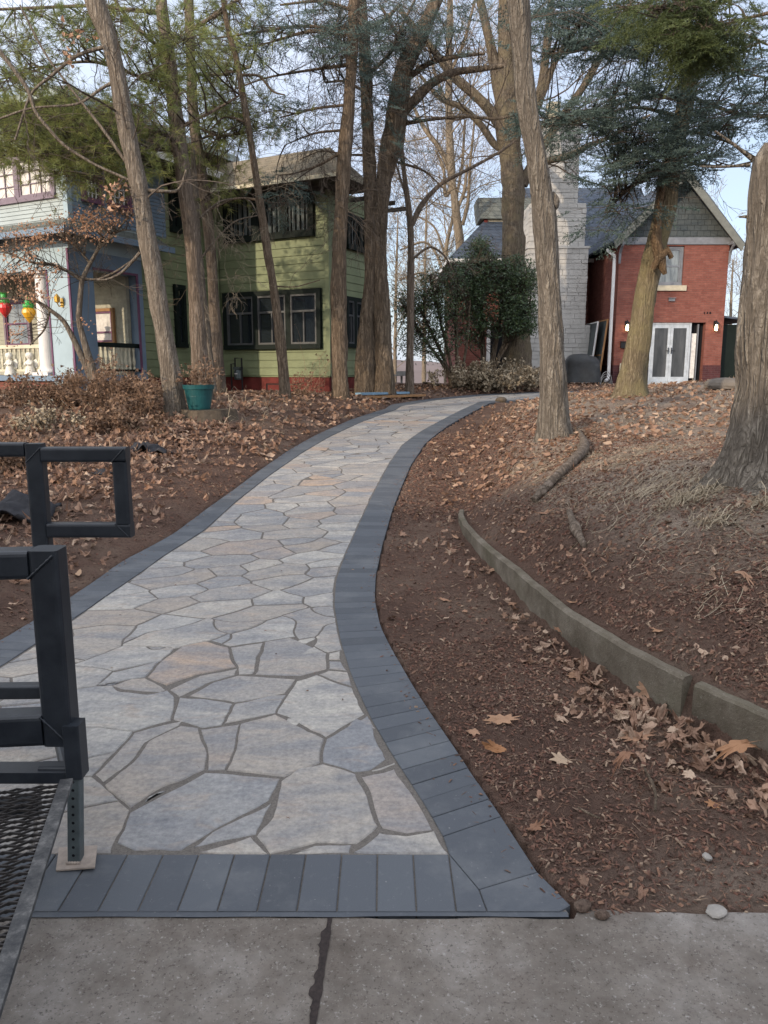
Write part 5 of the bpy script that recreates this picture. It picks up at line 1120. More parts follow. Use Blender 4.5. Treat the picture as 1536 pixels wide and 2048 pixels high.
for lo_, hi_ in (((-.012, -.012, -.3), (dx0, -.001, .62)), ((dx1, -.012, -.3), (W + .012, -.001, .62)), ((-.012, .0, -.3), (-.001, YM - .01, .62)), ((W + .001, .0, -.3), (W + .012, 3, .62))): m = MB(); m.box(lo_, hi_); m.build('plinth', M['brickdark'], rh)
# gable
yg = -.4; xt0, zt0 = Q.hy(1238, 486, yg); xt1, zt1 = Q.hy(1489, 492, yg); xpk, zpk = Q.hy(1374, 340, yg); xt0 = -.32
m = MB(); zf = zeave; gz = lambda x: zpk - .12 - (zpk - zt0) * abs(x - xpk) / (xpk - xt0 if x < xpk else xt1 - xpk)
m.poly([(0, .02, zf), (W, .02, zf), (W, .02, gz(W)), (xpk, .02, gz(xpk)), (0, .02, max(gz(0), zf + .02))]); m.build('gable_shingles', M['shake'], rh)
m = MB(); m.box((-.02, -.05, zf - .02), (W + .02, .018, zf + .2)); m.build('frieze', M['grey'], rh)
yr = 10.
def slab3(m, a, b, c, d, t):
    P4 = np.array([a, b, c, d], float); nn = np.cross(P4[1] - P4[0], P4[3] - P4[0]); nn /= np.linalg.norm(nn); nn = nn * (1 if nn[2] > 0 else -1) * t
    m.prism(P4, nn) if np.cross(P4[1] - P4[0], P4[3] - P4[0])[2] > 0 else m.prism(P4[::-1], nn)
m = MB(); slab3(m, (xt0, yg, zt0), (xpk, yg, zpk), (xpk, yr, zpk), (xt0, yr, zt0), .07); slab3(m, (xpk, yg, zpk), (xt1, yg, zt1), (xt1, yr, zt1), (xpk, yr, zpk), .07)
rf = m.build('gable_roof', M['slate'], rh)
m = MB()
for (xa, za) in ((xt0, zt0), (xt1, zt1)):
    dd = np.array((xpk - xa, zpk - za)); dd /= np.linalg.norm(dd); nn = np.array((-dd[1], dd[0])) * (1 if xa < xpk else -1); nn = nn if nn[1] < 0 else -nn
    p = [(xa, yg - .03, za + .05), (xpk, yg - .03, zpk + .05), (xpk, yg - .03, zpk - .28), (xa + nn[0] * .12, yg - .03, za - .16)]; m.prism(p if xa < xpk else p[::-1], (0, .05, 0))
m.build('bargeboard', M['bargecol'] if 'bargecol' in M else M['grey'], rf)
m = MB()
for xa, s in ((0., 1), (W, -1)):
    m.box((xa - .06, yg + .02, zf - .05), (xa + .06, -.051, zf + .06)); m.tube([(xa, yg + .06, zf - .06), (xa, -.22, zf - .14), (xa, -.09, zf - .3), (xa, -.07, zf - .62)], [.05, .05, .045, .04], n=6)
m.build('eave_bracket', M['grey'], rh)
# main block: roof with hipped left end, dormer
zm0 = Q.hy(930, 518, YM - .5)[1]; xm0 = Q.hy(896, 518, YM - .5)[0]; yrd = YM + 3.6; zrd = Q.hy(1200, 376, yrd)[1]; xrd = Q.hy(1030, 376, yrd)[0]
m = MB(); a, b = (xm0, YM - .5, zm0), (2.5, YM - .5, zm0); r0, r1 = (xrd, yrd, zrd), (xpk + 1, yrd, zrd); c, d = (xm0, yrd + 4, zm0), (xpk + 1, yrd + 4, zm0)
m.poly([a, (xpk + 1, YM - .5, zm0), r1, r0]); m.poly([c, a, r0]); m.poly([d, c, r0, r1]); mr = m.build('main_roof', M['slate'], rh)
m = MB(); m.box((xm0 - .03, YM - .56, zm0 - .12), (0, YM - .5, zm0 + .01)); m.box((xm0 - .05, YM - .5, zm0 - .12), (xm0, yrd + 4, zm0 + .01)); m.build('gutter', M['white'], mr)
m = MB(); m.poly([(xm0, YM - .5, zm0 - .02), (0, YM - .5, zm0 - .02), (0, YM, zm0 - .02), (xL, YM, zm0 - .02), (xL, 9, zm0 - .02), (xm0, 9, zm0 - .02)]); m.build('soffit', M['dark2'], mr)
dy = YM + 1.5; ax0, az0 = Q.hy(960, 438, dy); ax1, az1 = Q.hy(1018, 385, dy)
m = MB(); m.prism([(ax0, dy - .1, az0), (ax1 + 1.2, dy - .1, az0), (ax1 + 1.2, dy + .9, az1), (ax0, dy + .9, az1)][::1], (0, 1.5, .0)); m.build('dormer_roof', M['slategrey'], rh)
m = MB(); m.box((ax0 + .2, dy + .05, zm0 + .2), (ax1 + 1., dy + 2.0, az0 - .005)); dm_ = m.build('dormer', M['cap'], rh)
m = MB(); m.box((ax0 + .16, dy - .0, zm0 + .4), (ax0 + .3, dy + .048, az0 - .01)); m.build('dormer_trim', M['redbase'], dm_)
# shed roof flare right of the chimney
# chimney of rough whitewashed stones
yc = 1.5; cz = lambda px_, py_: Q.hy(px_, py_, yc)
cxa, cxb = cz(1052, 600)[0], cz(1176, 600)[0]; cxt0, cxt1 = cz(1092, 300)[0], cz(1161, 300)[0]; cl = cz(1100, 497)[1]; cm1 = cz(1100, 405)[1]; ctop = cz(1100, 245)[1]
r = np.random.default_rng(77); m = MB()
def stones(x0, x1, z0, z1, y0, y1):
    m.box((x0 + .02, y0 + .02, z0), (x1 - .02, y1 - .02, z1))
    z = z0
    while z < z1 - .02:
        h = min(r.uniform(.1, .22), z1 - z)
        for face in (0, 1, 2):
            L0, L1 = (x0, x1) if face == 0 else (y0, y1); x = L0
            while x < L1 - .02:
                w = min(r.uniform(.18, .55), L1 - x); w = w if L1 - x - w > .1 else L1 - x; p = r.uniform(-.008, .016)
                if face == 0: m.box((x + .008, y0 - p, z + .007), (x + w - .008, y0 + .05, z + h - .007))
                elif face == 1: m.box((x0 - p, x + .006, z + .006), (x0 + .05, x + w - .006, z + h - .005))
                else: m.box((x1 - .05, x + .006, z + .006), (x1 + p, x + w - .006, z + h - .005))
                x += w
        z += h
fx = cz(1180, 700)[0]
stones(cxa, cxb + .12, -.3, cz(0, 650)[1], yc, YM); stones(cxa + .01, cxb - .06, cz(0, 650)[1], cl, yc, YM); stones(cxa + .06, cxb - .18, cl + .08, cm1, yc + .08, YM); stones(cxt0, cxt1, cm1, ctop, yc + .1, YM)
m.box((cxa - .03, yc - .04, cl + .001), (cxb - .0, YM, cl + .079)); cc = m.build('chimney', M['chim'], rh)
m = MB(); m.box((cxt0 - .07, yc + .03, ctop + .001), (cxt1 + .07, YM + .05, ctop + .16)); m.box((cxt0 + .1, yc + .3, ctop + .161), (cxt0 + .5, yc + .8, ctop + .75)); m.box((cxt1 - .55, yc + .4, ctop + .161), (cxt1 - .2, yc + .8, ctop + .45)); m.build('chimney_cap', M['cap'], cc)
# french doors and side light, one leaf each
m = MB(); m.box((dx0, .22, -.3), (dx1, .25, dz1)); m.build('doorway_back', M['dark'], rh)
df = MB(); dl0 = Q.hy(1302, 700, .06)[0]; dl1 = Q.hy(1376, 700, .06)[0]; dz0 = Q.hy(1340, 764, .06)[1] + .03
df.box((dl0 - .05, .04, dz1 - .06), (dl1 + .06, .14, dz1 - .001)); df.box((dl0 - .05, .04, dz0), (dl0, .14, dz1 - .061)); df.box((dl1, .04, dz0), (dl1 + .06, .14, dz1 - .061)); df.box((dl0 - .06, .0, dz0 - .3), (dl1 + .07, .16, dz0 - .001)); df.build('door_frame', M['doorwhite'], rh)
mid = (dl0 + dl1) / 2
for k, (a, b) in enumerate(((dl0 + .004, mid - .004), (mid + .004, dl1 - .004))):
    s = MB(); sw = .085; s.box((a, .05, dz1 - .18), (b, .1, dz1 - .065)); s.box((a, .05, dz0 + .003), (b, .1, dz0 + .14)); s.box((a, .05, dz0 + .14), (a + sw, .1, dz1 - .18)); s.box((b - sw, .05, dz0 + .14), (b, .1, dz1 - .18)); o = s.build('door', M['doorwhite'], rh)
    g = MB(); g.box((a + sw - .01, .07, dz0 + .13), (b - sw + .01, .08, dz1 - .17)); g.build('pane', M['glass3'], o); h = MB(); hx_ = b - .05 if k == 0 else a + .05; h.box((hx_ - .012, .02, 1.0), (hx_ + .012, .049, 1.2)); h.tube([(hx_, .03, 1.1), (hx_, -.02, 1.1), (hx_ + (-.1 if k == 0 else .1), -.02, 1.1)], .01, n=6); h.build('handle', M['black'], o)
g = MB(); sx0 = Q.hy(1380, 700, .1)[0]; g.box((sx0 + .02, .12, dz0 + .1), (sx0 + .19, .13, dz1 - .35)); g.build('side_curtain', M['curtain'], rh)
g = MB(); g.box((sx0 - .05, .1, dz0), (sx0 - .004, .2, dz1 - .05)); g.box((sx0 + .215, .1, dz0), (sx0 + .25, .2, dz1 - .05)); g.build('side_frame', M['grey'], rh)
window_at(rh, 'y', .1, -1, wx0 + .01, wx1 - .01, wz0 + .01, wz1 - .01, frame='grey', sash='grey', glass='glass2', meet=.5, fw=.07, out=.04)
m = MB(); m.box((wx0 - .08, -.07, wz0 - .17), (wx1 + .12, .05, wz0 - .001)); m.build('window_sill', M['cap'], rh)
vx, vz = Q.hy(1343, 600, 0); m = MB(); m.box((vx - .1, -.05, vz - .04), (vx + .1, -.001, vz + .05)); m.box((vx - .12, -.08, vz + .05), (vx + .12, -.001, vz + .07)); m.build('vent', M['grey'], rh)
m = MB(); hx0, hz_ = Q.hy(1408, 626, 0)
for k, dgt in enumerate(((0, 3), (0, 3), (0, 3))): m.box((hx0 + k * .09, -.02, hz_ - .03), (hx0 + k * .09 + .02 + .012 * k, -.001, hz_ + .035))
m.build('house_number', M['dark'], rh)
m = MB(); dxp = Q.hy(1222, 600, -.1)[0]; dxx = -.13; ztop = Q.hy(1220, 503, 0)[1]
m.tube([(xt0 + .05, .45, ztop + .12), (xt0 + .1, .3, ztop + .02), (dxx, .1, ztop - .12), (dxx, .08, ztop - .3)], .055, n=8); m.tube([(dxx, .08, ztop - .28), (dxx, .08, 1.), (dxx, .08, .3), (dxx - .02, .02, .18), (dxx - .16, -.12, .1)], .055, n=8); m.build('downspout', M['white'], rh)
# lean-to at the right corner
lx0 = W + .013; lx1 = Q.hy(1462, 700, 0.3)[0]
m = MB(); m.box((lx0, .3, -.2), (lx1 + .25, 2.5, Q.hy(1465, 648, .3)[1] - .02)); m.build('side_porch', M['greendark'], rh)
m = MB(); zq = Q.hy(1465, 643, .2)[1]; m.prism([(lx0, 0.05, zq + .12), (lx1 + .5, 0.05, zq - .0), (lx1 + .5, 2.8, zq - .0), (lx0, 2.8, zq + .12)], (0, 0, .06)); m.build('side_porch_roof', M['slate'], rh)
# dark doorway behind the yew
m = MB(); ux0, ux1 = Q.hy(980, 700, YM)[0], Q.hy(1046, 700, YM)[0]; m.box((ux0, YM - .03, .0), (ux1, YM - .002, 2.1)); m.build('back_doorway', M['dark'], rh)
m = MB(); m.box((ux0 - .14, YM - .06, -.1), (ux0 - .002, YM - .001, 2.3)); m.build('back_door_trim', M['white'], rh)

for px_, lb in ((1254, 'lit carriage lantern on the brick wall just left of the leaning ochre trunk'), (1432, 'lit carriage lantern on the brick wall right of the french doors')):
    x, z = Q.hy(px_, 655, -.1); e = empty('wall_lantern', onwall(Q, x, 0, z), lb, 'lantern', 0, group='lit lanterns on the brick wall')
    m = MB(); m.box((-.05, -.03, -.02), (.05, -.001, .22)); m.tube([(0, -.03, .16), (0, -.1, .24), (0, -.13, .2)], .012, n=6); m.build('bracket', M['black'], e)
    m = MB(); m.lathe([(0, .2), (.03, .19), (.1, .12), (.1, .105)], (0, -.13, 0), 8); m.lathe([(.07, -.13), (.075, -.11), (.0, -.11)], (0, -.13, 0), 8)
    for k in range(6): a = k * math.pi / 3; m.bar((.08 * math.cos(a), -.13 + .08 * math.sin(a), .11), (.065 * math.cos(a), -.13 + .065 * math.sin(a), -.12), .008)
    m.build('cage', M['black'], e); m = MB(); m.lathe([(.0, -.105), (.035, -.105), (.045, .0), (.03, .09), (0, .1)], (0, -.13, 0), 10); m.build('bulb', M['lamp'], e, smooth=True)
# ------------------------------------------------------------------ trailer at the left edge
def rbar(m, a, b, w, h=None, rad=.18, up=(0, 0, 1.)):
    """rounded square tube"""
    a = np.array(a, float); b = np.array(b, float); h = h or w; d = b - a; d /= np.linalg.norm(d); up = np.array(up, float)
    if abs(d @ up) > .95: up = np.array((0, 1., 0))
    s = np.cross(d, up); s /= np.linalg.norm(s); u = np.cross(s, d); pr = []; r_ = rad * min(w, h)
    for cx_, cy_, a0 in ((1, 1, 0), (-1, 1, 90), (-1, -1, 180), (1, -1, 270)):
        for k in (0, 30, 60, 90): t = math.radians(a0 + k); pr.append(((w / 2 - r_) * cx_ + r_ * math.cos(t), (h / 2 - r_) * cy_ + r_ * math.sin(t)))
    pr = np.array(pr); n = len(pr); R0 = a + pr[:, :1] * s + pr[:, 1:] * u; R1 = b + pr[:, :1] * s + pr[:, 1:] * u; k = np.arange(n)
    m.add(np.vstack([R0, R1]), np.stack([k, (k + 1) % n, (k + 1) % n + n, k + n], -1)); m.poly(R0[::-1]); m.poly(R1)
def bead(m, a, b, r=.006, seed=0):
    t = np.linspace(0, 1, 14)[:, None]; p = np.array(a) * (1 - t) + np.array(b) * t; rr = r * (1 + .35 * np.sin(np.arange(14) * 2.6 + seed)); m.tube(p, rr, n=7)
zd = .30; A = onz(146, 1560, zd); Bq = onz(-6, 2050, zd); dv = (Bq - A); dv /= np.linalg.norm(dv); nv = np.array((dv[1], -dv[0], 0)); nv = nv if nv[0] < 0 else -nv
tr = empty('utility_trailer', (A[0] - .4, A[1] - .5, 0), 'black steel utility trailer with expanded mesh deck and welded square tube frames at the left', 'trailer')
to = np.array((A[0] - .4, A[1] - .5, 0.))
def tb(m, name, mt='blackmetal', par=None, sm=False):
    o = m.build(name, M[mt], par or tr, smooth=sm, origin=to if True else None); return o
far_end = A + dv * 3.6
m = MB(); P0, P1 = A, far_end
m.prism([P0, P1, P1 + nv * .036, P0 + nv * .036][::-1], (0, 0, .006)); m.prism([P0 - (0, 0, .0), P1, P1 - (0, 0, .008), P0 - (0, 0, .008)], -nv * -.005); tb(m, 'deck_edge', 'scuff')
# expanded metal
m = MB(); ux = nv; uy = dv; W_, L_ = 1.5, 3.5; px_, py_ = .062, .0135
rows = int(L_ / py_ / 2); nseg = int(W_ / px_ * 2)
Vv = []; Ff = []
for r_ in range(rows):
    for half in (0, 1):
        y = (r_ * 2 + half) * py_ + .012; ph = half
        x = np.arange(nseg + 1) * px_ / 2 + .03; yy = y + (((np.arange(nseg + 1) + ph) % 2) - .5) * py_ * .96
        sag = -.035 * np.sin(np.clip(x / .9, 0, 1) * math.pi) * np.clip(yy / .4, 0, 1) + .006 * vnoise(x, yy, .25); c = A + ux * x[:, None] + uy * yy[:, None] + np.c_[0 * x, 0 * x, -.004 + sag + .004 * half]
        w = uy * .0021; h = np.array((0, 0, .0032)); n_ = len(x); k = np.arange(n_ - 1)
        v = np.vstack([c - w + h, c + w + h, c + w - h, c - w - h]); f = np.vstack([np.stack([k + a * n_, k + 1 + a * n_, k + 1 + b * n_, k + b * n_], -1) for a, b in ((0, 1), (1, 2), (2, 3), (3, 0))])
        m.add(v, f)
tb(m, 'mesh_deck', 'galv2') if 'galv2' in M else tb(m, 'mesh_deck', 'blackmetal')
m = MB(); rbar(m, A + nv * .09 + dv * .03 - (0, 0, .05), A + nv * 1.5 + dv * .03 - (0, 0, .05), .05)
for k in (.75, 1.5, 2.3, 3.1): rbar(m, A + nv * .05 + dv * k - (0, 0, .075), A + nv * 1.5 + dv * k - (0, 0, .075), .04)
tb(m, 'cross_member')
# near frame
yN = 2.17; dX = np.array((-1., -.10, 0)); 
pc = (at(68, 1300, yN) + at(127, 1300, yN)) / 2; wN = at(127, 1300, yN)[0] - at(68, 1300, yN)[0]
ztN = at(100, 1103, yN)[2]; zlT = at(80, 1432, yN)[2]; zlB = at(80, 1494, yN)[2]
base = np.array((pc[0], yN + wN / 2, 0)); m = MB()
rbar(m, base + (0, 0, zlB - .0), base + (0, 0, ztN), wN); o = tb(m, 'frame_post')
m = MB(); hh_ = wN * .98; q0 = base + (0, 0, ztN - hh_ / 2) + dX * (wN / 2 + .001); rbar(m, q0, q0 + dX * 1.6, wN, hh_); tb(m, 'frame_top_rail')
m = MB(); hh2 = zlT - zlB; q0 = base + (0, 0, zlB + hh2 / 2) + dX * (wN / 2 + .001); rbar(m, q0, q0 + dX * 1.6, wN * .95, hh2); tb(m, 'frame_lower_rail')
m = MB(); f_ = -wN / 2 - .001; bead(m, base + (-wN / 2, f_, ztN - hh_ + .004), base + (wN / 2 - .01, f_, ztN - .012), .004, 1); bead(m, base + (-wN / 2, f_, zlT - .004), base + (wN / 2 - .006, f_, zlB + .01), .004, 2); tb(m, 'weld', sm=True)
# sleeve and perforated jack leg with foot
gp = onz(152, 1722, .012); sl_top = at(152, 1450, yN)[2]; sl_bot = at(150, 1556, yN)[2]
xs_ = at(146, 1500, yN)[0]; m = MB(); rbar(m, (xs_, yN + .02, sl_bot), (xs_, yN + .02, sl_top), .05, .062, .1); rbar(m, (xs_ - .03, yN + .04, sl_bot - .0), (xs_ - .12, yN + .04, sl_bot), .05); tb(m, 'leg_sleeve')
m = MB(); lt = np.array((xs_ - .004, yN + .02, sl_bot + .05)); lb_ = np.array((gp[0], gp[1], .012)); rbar(m, lb_, lt, .038, .038, .08); leg = tb(m, 'jack_leg', 'galv')
dl = (lt - lb_); Ln = np.linalg.norm(dl); dl /= Ln
m = MB()
for k in range(11):
    c = lb_ + dl * (.03 + k * .0255); c = c + np.array((0, -.0196, 0)); th = np.arange(10) * math.pi / 5; m.poly(np.c_[c[0] + .0048 * np.cos(th), c[1] + 0 * th - .0006, c[2] + .0048 * np.sin(th)])
tb(m, 'leg_hole', 'dark', leg)
pl = [onz(118, 1698, .010), onz(195, 1693, .020), onz(190, 1737, .014), onz(112, 1743, .006)]; m = MB(); m.prism(np.array(pl)[::-1], (0, 0, .005)); bead(m, lb_ + (-.022, -.02, .008), lb_ + (.022, -.02, .008), .004); tb(m, 'foot_plate', 'rust', leg)
m = MB(); z0_ = at(60, 1536, 2.2)[2]; q = np.array((A[0] - .01, 2.2, 0)); m.box((q[0] - 1.5, 2.17, zd - .04), (q[0] - .0, 2.24, z0_ + .0)); tb(m, 'end_beam')
# rear frame with the small square bracket
yR_ = 2.95; dX2 = np.array((-1., -.03, 0)); tk = .058
def pR(px, py): return at(px, py, yR_)
m = MB(); a = pR(70, 888); b = pR(70, 1090); post = np.array((pR(68, 950)[0], yR_ + tk / 2, 0)); rbar(m, post + (0, 0, .18), post + (0, 0, a[2]), tk * 1.12, tk); tb(m, 'rear_post')
m = MB(); zt_ = pR(60, 886)[2]; q0 = post + (-tk * .57, 0, zt_ - tk * .47); rbar(m, q0, q0 + dX2 * 1.2, tk, tk * .93); tb(m, 'rear_top_rail')
m = MB(); q0 = post + (-tk * .57, 0, .215); rbar(m, q0, q0 + dX2 * 1.2, tk, tk); rbar(m, (post[0], post[1] - tk * .5, .2), (base[0], base[1] + wN * .5, .25), tk); tb(m, 'rear_lower_rail')
bx0 = post[0] + tk * .57; bx1 = pR(256, 980)[0]; bz1 = pR(170, 895)[2]; bz0 = pR(170, 1076)[2]
m = MB(); t2 = tk * .98; y_ = yR_ + t2 / 2 - .004
rbar(m, (bx0, y_, bz1 - t2 / 2), (bx1 - .0, y_, bz1 - t2 / 2), t2); rbar(m, (bx0, y_, bz0 + t2 / 2), (bx1, y_, bz0 + t2 / 2), t2); rbar(m, (bx1 - t2 / 2, y_ + .0, bz0 + t2), (bx1 - t2 / 2, y_, bz1 - t2), t2); tb(m, 'square_bracket')
yf_ = yR_ - .004
for k_, (a_, b_) in enumerate((((bx1 - t2, yf_, bz1 - t2), (bx1 - .008, yf_, bz1 - .006)), ((bx1 - t2, yf_, bz0 + t2), (bx1 - .008, yf_, bz0 + .006)), ((bx0 - .06, yR_, bz1 - .058), (bx0, yR_, bz1)))): m = MB(); bead(m, a_, b_, .0028, k_); tb(m, 'weld', sm=True)

# ------------------------------------------------------------------ garden things
def leaf_tpl(n, kind, curl, r, stem=True):
    """kind 0: broad lobed (sycamore, maple); 1: long lobed (oak); 2: plain oval, torn"""
    th = np.linspace(0, 2 * math.pi, n, endpoint=False)
    if kind == 0:
        c = np.cumsum(r.uniform(.7, 1.1, 6)); c = c / c[-1] * 5.0 - 2.4; amp = r.uniform(.55, 1., 6); rad = .55 + sum(a * .55 * np.exp(-((((th - q + math.pi) % (2 * math.pi)) - math.pi) / .22) ** 2) for a, q in zip(amp, c)); el = r.uniform(.95, 1.25)
    elif kind == 1: rad = .8 + .26 * np.cos(th * 9 + r.uniform(0, 6)) * r.uniform(.5, 1.2, n); el = r.uniform(1.7, 2.2)
    else: rad = .85 + .1 * np.cos(th * 2) + r.normal(0, .05, n); el = r.uniform(1.3, 1.8); q = r.integers(0, n); rad[q] *= .35; rad[(q + 1) % n] *= .6
    rad = rad * (1 + r.normal(0, .07, n)); x = rad * np.cos(th) * .5 * el; y = rad * np.sin(th) * .5 / math.sqrt(el); ang = r.uniform(0, 3.1); c2 = r.uniform(-.6, .6) * curl
    def zf(x, y):
        u = x * math.cos(ang) + y * math.sin(ang); w = -x * math.sin(ang) + y * math.cos(ang); return curl * u ** 2 * 1.7 + c2 * w * abs(w) * 1.5 + .10 * curl * np.sin(7 * x + 3 * y) + .09 * np.cos(9 * y + 4 * x) - .05 * np.cos(11 * np.arctan2(y, x)) * np.hypot(x, y)
    xi, yi = x * .5, y * .5; V_ = np.vstack([[(0, 0, float(zf(0., 0.)))], np.c_[xi, yi, zf(xi, yi)], np.c_[x, y, zf(x, y)]]); k = np.arange(n); k2 = (k + 1) % n
    T = np.vstack([np.stack([0 * k, 1 + k, 1 + k2], -1), np.stack([1 + k, 1 + n + k, 1 + n + k2], -1), np.stack([1 + k, 1 + n + k2, 1 + k2], -1)])
    if stem: s0 = len(V_); V_ = np.vstack([V_, [(-.3, .015, .02), (-.3, -.015, .02), (-.95, .05, .10)]]); T = np.vstack([T, [(s0, s0 + 1, s0 + 2)]])
    return V_, T
lr_ = np.random.default_rng(8)
LT = [leaf_tpl(20, kd, c, lr_, False) for kd, c in ((0, .7), (1, -.9), (0, -1.1), (1, 1.2), (2, 1.3), (0, 1.4), (1, .6), (2, -.9), (1, -1.4), (0, .4))]
LS = []
for k in range(5):
    a = lr_.uniform(-.3, .3); v = np.array([(-.5, 0, 0), (-.1, -.3, .1), (.15, -.22, .25 * k / 4), (.5, 0, .1), (.2, .28, .2), (-.15, .3, .02), (0, 0, -.12)]); LS.append((v, np.array([(6, 0, 1), (6, 1, 2), (6, 2, 3), (6, 3, 4), (6, 4, 5), (6, 5, 0)])))
LB = [leaf_tpl(40, kd, c, lr_) for kd, c in ((1, .5), (0, -.8), (2, 1.3), (0, .9), (1, -.9), (0, .5), (1, 1.1))]
def onground(x, y, lift=.0): return np.c_[x, y, H(x, y, True) + lift]
def litter(mb, n, fx, fy, tpls, s0, s1, r, dens=None, lift=.012, tilt=.45, tint=(0, 1), stand=.0):
    x = fx(n); y = fy(n); ok = (x < xlo(np.clip(y, 1.3, 23.3)) - .03) | (x > xro(np.clip(y, 1.3, 21.3)) + .03); x, y = x[ok], y[ok]
    if dens is not None: k = r.random(len(x)) < dens(x, y); x, y = x[k], y[k]
    dw = x - xw(np.clip(y, 1.9, 24)); k = ~((dw > -.10) & (dw < .02) & (y < 7.4)); x, y = x[k], y[k]
    n = len(x); p = onground(x, y, 0); p[:, 2] += r.uniform(0, lift * 2, n)
    e = .1; gx_ = (H(x + e, y) - H(x - e, y)) / (2 * e); gy_ = (H(x, y + e) - H(x, y - e)) / (2 * e)
    d = np.c_[-gx_, -gy_, np.ones(n)] + r.normal(0, tilt, (n, 3)) * (1, 1, .1); d[:, 2] = np.maximum(d[:, 2], .15); fr = rot_to(d, r); w_ = r.integers(0, len(tpls), n); sc_ = r.uniform(s0, s1, n); tn = r.uniform(tint[0], tint[1], n)
    for k, (tv, tf) in enumerate(tpls): s_ = w_ == k; scatter(mb, tv, tf, p[s_], fr[s_], sc_[s_], tn[s_])
    return n
r = np.random.default_rng(91); lm = MB()
U = lambda a, b: (lambda n: r.uniform(a, b, n))
clump = lambda x, y, s=.7: np.clip(.5 + 2.2 * vnoise(x, y, s) + 1.2 * vnoise(x + 3, y, s * .3), 0, 1)
# left bank: deep litter towards the house, thin by the walk
dL = lambda x, y: np.clip((xlo(np.clip(y, 1.3, 23)) - x - .2) / .75, 0.04, 1) * (.45 + .55 * clump(x, y, .5))
litter(lm, 11000, U(-6.5, .2), U(4.2, 11.5), LT, .045, .1, r, dL, .02, .6)
litter(lm, 9000, U(-12, .5), U(10, 19), LS, .07, .14, r, lambda x, y: .35 + .65 * clump(x, y, .9), .03, .6)
litter(lm, 2600, U(-4.8, -1.2), U(2.6, 6), LT, .035, .08, r, lambda x, y: np.clip((xlo(y) - x - .15) / .55, .05, 1) * clump(x, y, .5), .015, .5)
# right mound
litter(lm, 2600, U(.7, 7), U(2.6, 9), LT, .025, .06, r, lambda x, y: (x > xw(y)) * (.1 + .9 * clump(x, y, .4)), .004, .5)
litter(lm, 9000, U(.7, 6), U(2.6, 9), LS, .015, .045, r, lambda x, y: (x > xw(y)) * (.2 + .8 * clump(x, y, .3)), .003, .6, (0, .8))
litter(lm, 9000, U(.6, 10), U(7.5, 19), LS, .045, .11, r, lambda x, y: (.45 + .55 * clump(x, y, .9)) * np.clip((x - xro(np.clip(y, 1.3, 21))) / .9, .1, 1), .02, .5)
litter(lm, 2500, U(2, 14), U(19, 27), LS, .08, .14, r, None, .02, .5)
litter(lm, 1600, U(-1, 6), U(19, 26), LS, .08, .14, r, None, .02, .5)
# drift against the foot of the edging
for n_, y0_, y1_, off in ((230, 2.3, 3.35, .2), (70, 3.3, 4.2, .13), (40, 4.2, 5.6, .12), (40, 5.4, 7.2, .2)):
    yy = r.uniform(y0_, y1_, n_); xx = xw(yy) - .1 - np.abs(r.normal(0, off, n_)) ; kk = iter([0])
    litter(lm, n_, lambda n: xx, lambda n: yy, LT, .025, .062, r, None, .025, .6, (.25, .75))
litter(lm, 120, U(.1, 2.5), U(2.0, 6.5), LT, .02, .05, r, lambda x, y: x < xw(y) + 5, .01, .5)
tag(lm.build('leaf_litter', M['leaf']), kind='stuff')
# shredded bark, twigs and crumbs
mm = MB(); cv = np.array([(-.5, -.13, 0), (.5, -.1, .05), (.45, .12, .1), (-.5, .14, .06), (0, 0, .22)]); cf = np.array([(0, 1, 4), (1, 2, 4), (2, 3, 4), (3, 0, 4)]); cv2 = cv * (1, .35, .5); cv3 = cv * (.6, 1.6, 1.4)
CH = [(cv, cf), (cv2, cf), (cv3, cf), (cv2 * (1.7, .7, .8), cf)]
nearR = lambda x, y: (.4 + .6 * clump(x, y, .25))
litter(mm, 42000, U(-.3, 2.0), U(1.93, 4.2), CH, .007, .03, r, nearR, .003, .5)
litter(mm, 20000, U(-.3, 3.2), U(3.2, 7.6), CH, .012, .042, r, nearR, .003, .5)
litter(mm, 26000, U(.9, 4), U(2.2, 6.5), CH, .01, .04, r, nearR, .004, .5)
litter(mm, 16000, U(-.2, 2.6), U(7.2, 12.5), CH, .018, .055, r, None, .003, .5)
litter(mm, 1500, U(-.2, 2.6), U(7, 12), LS, .03, .07, r, lambda x, y: clump(x, y, .3), .004, .5)
litter(mm, 9000, U(-4.8, 0), U(7.5, 12.5), CH, .02, .06, r, nearR, .004, .5)
litter(mm, 14000, U(-4.2, -.5), U(2.6, 8.5), CH, .012, .045, r, nearR, .004, .5)
tag(mm.build('mulch', M['mulch']), kind='stuff')
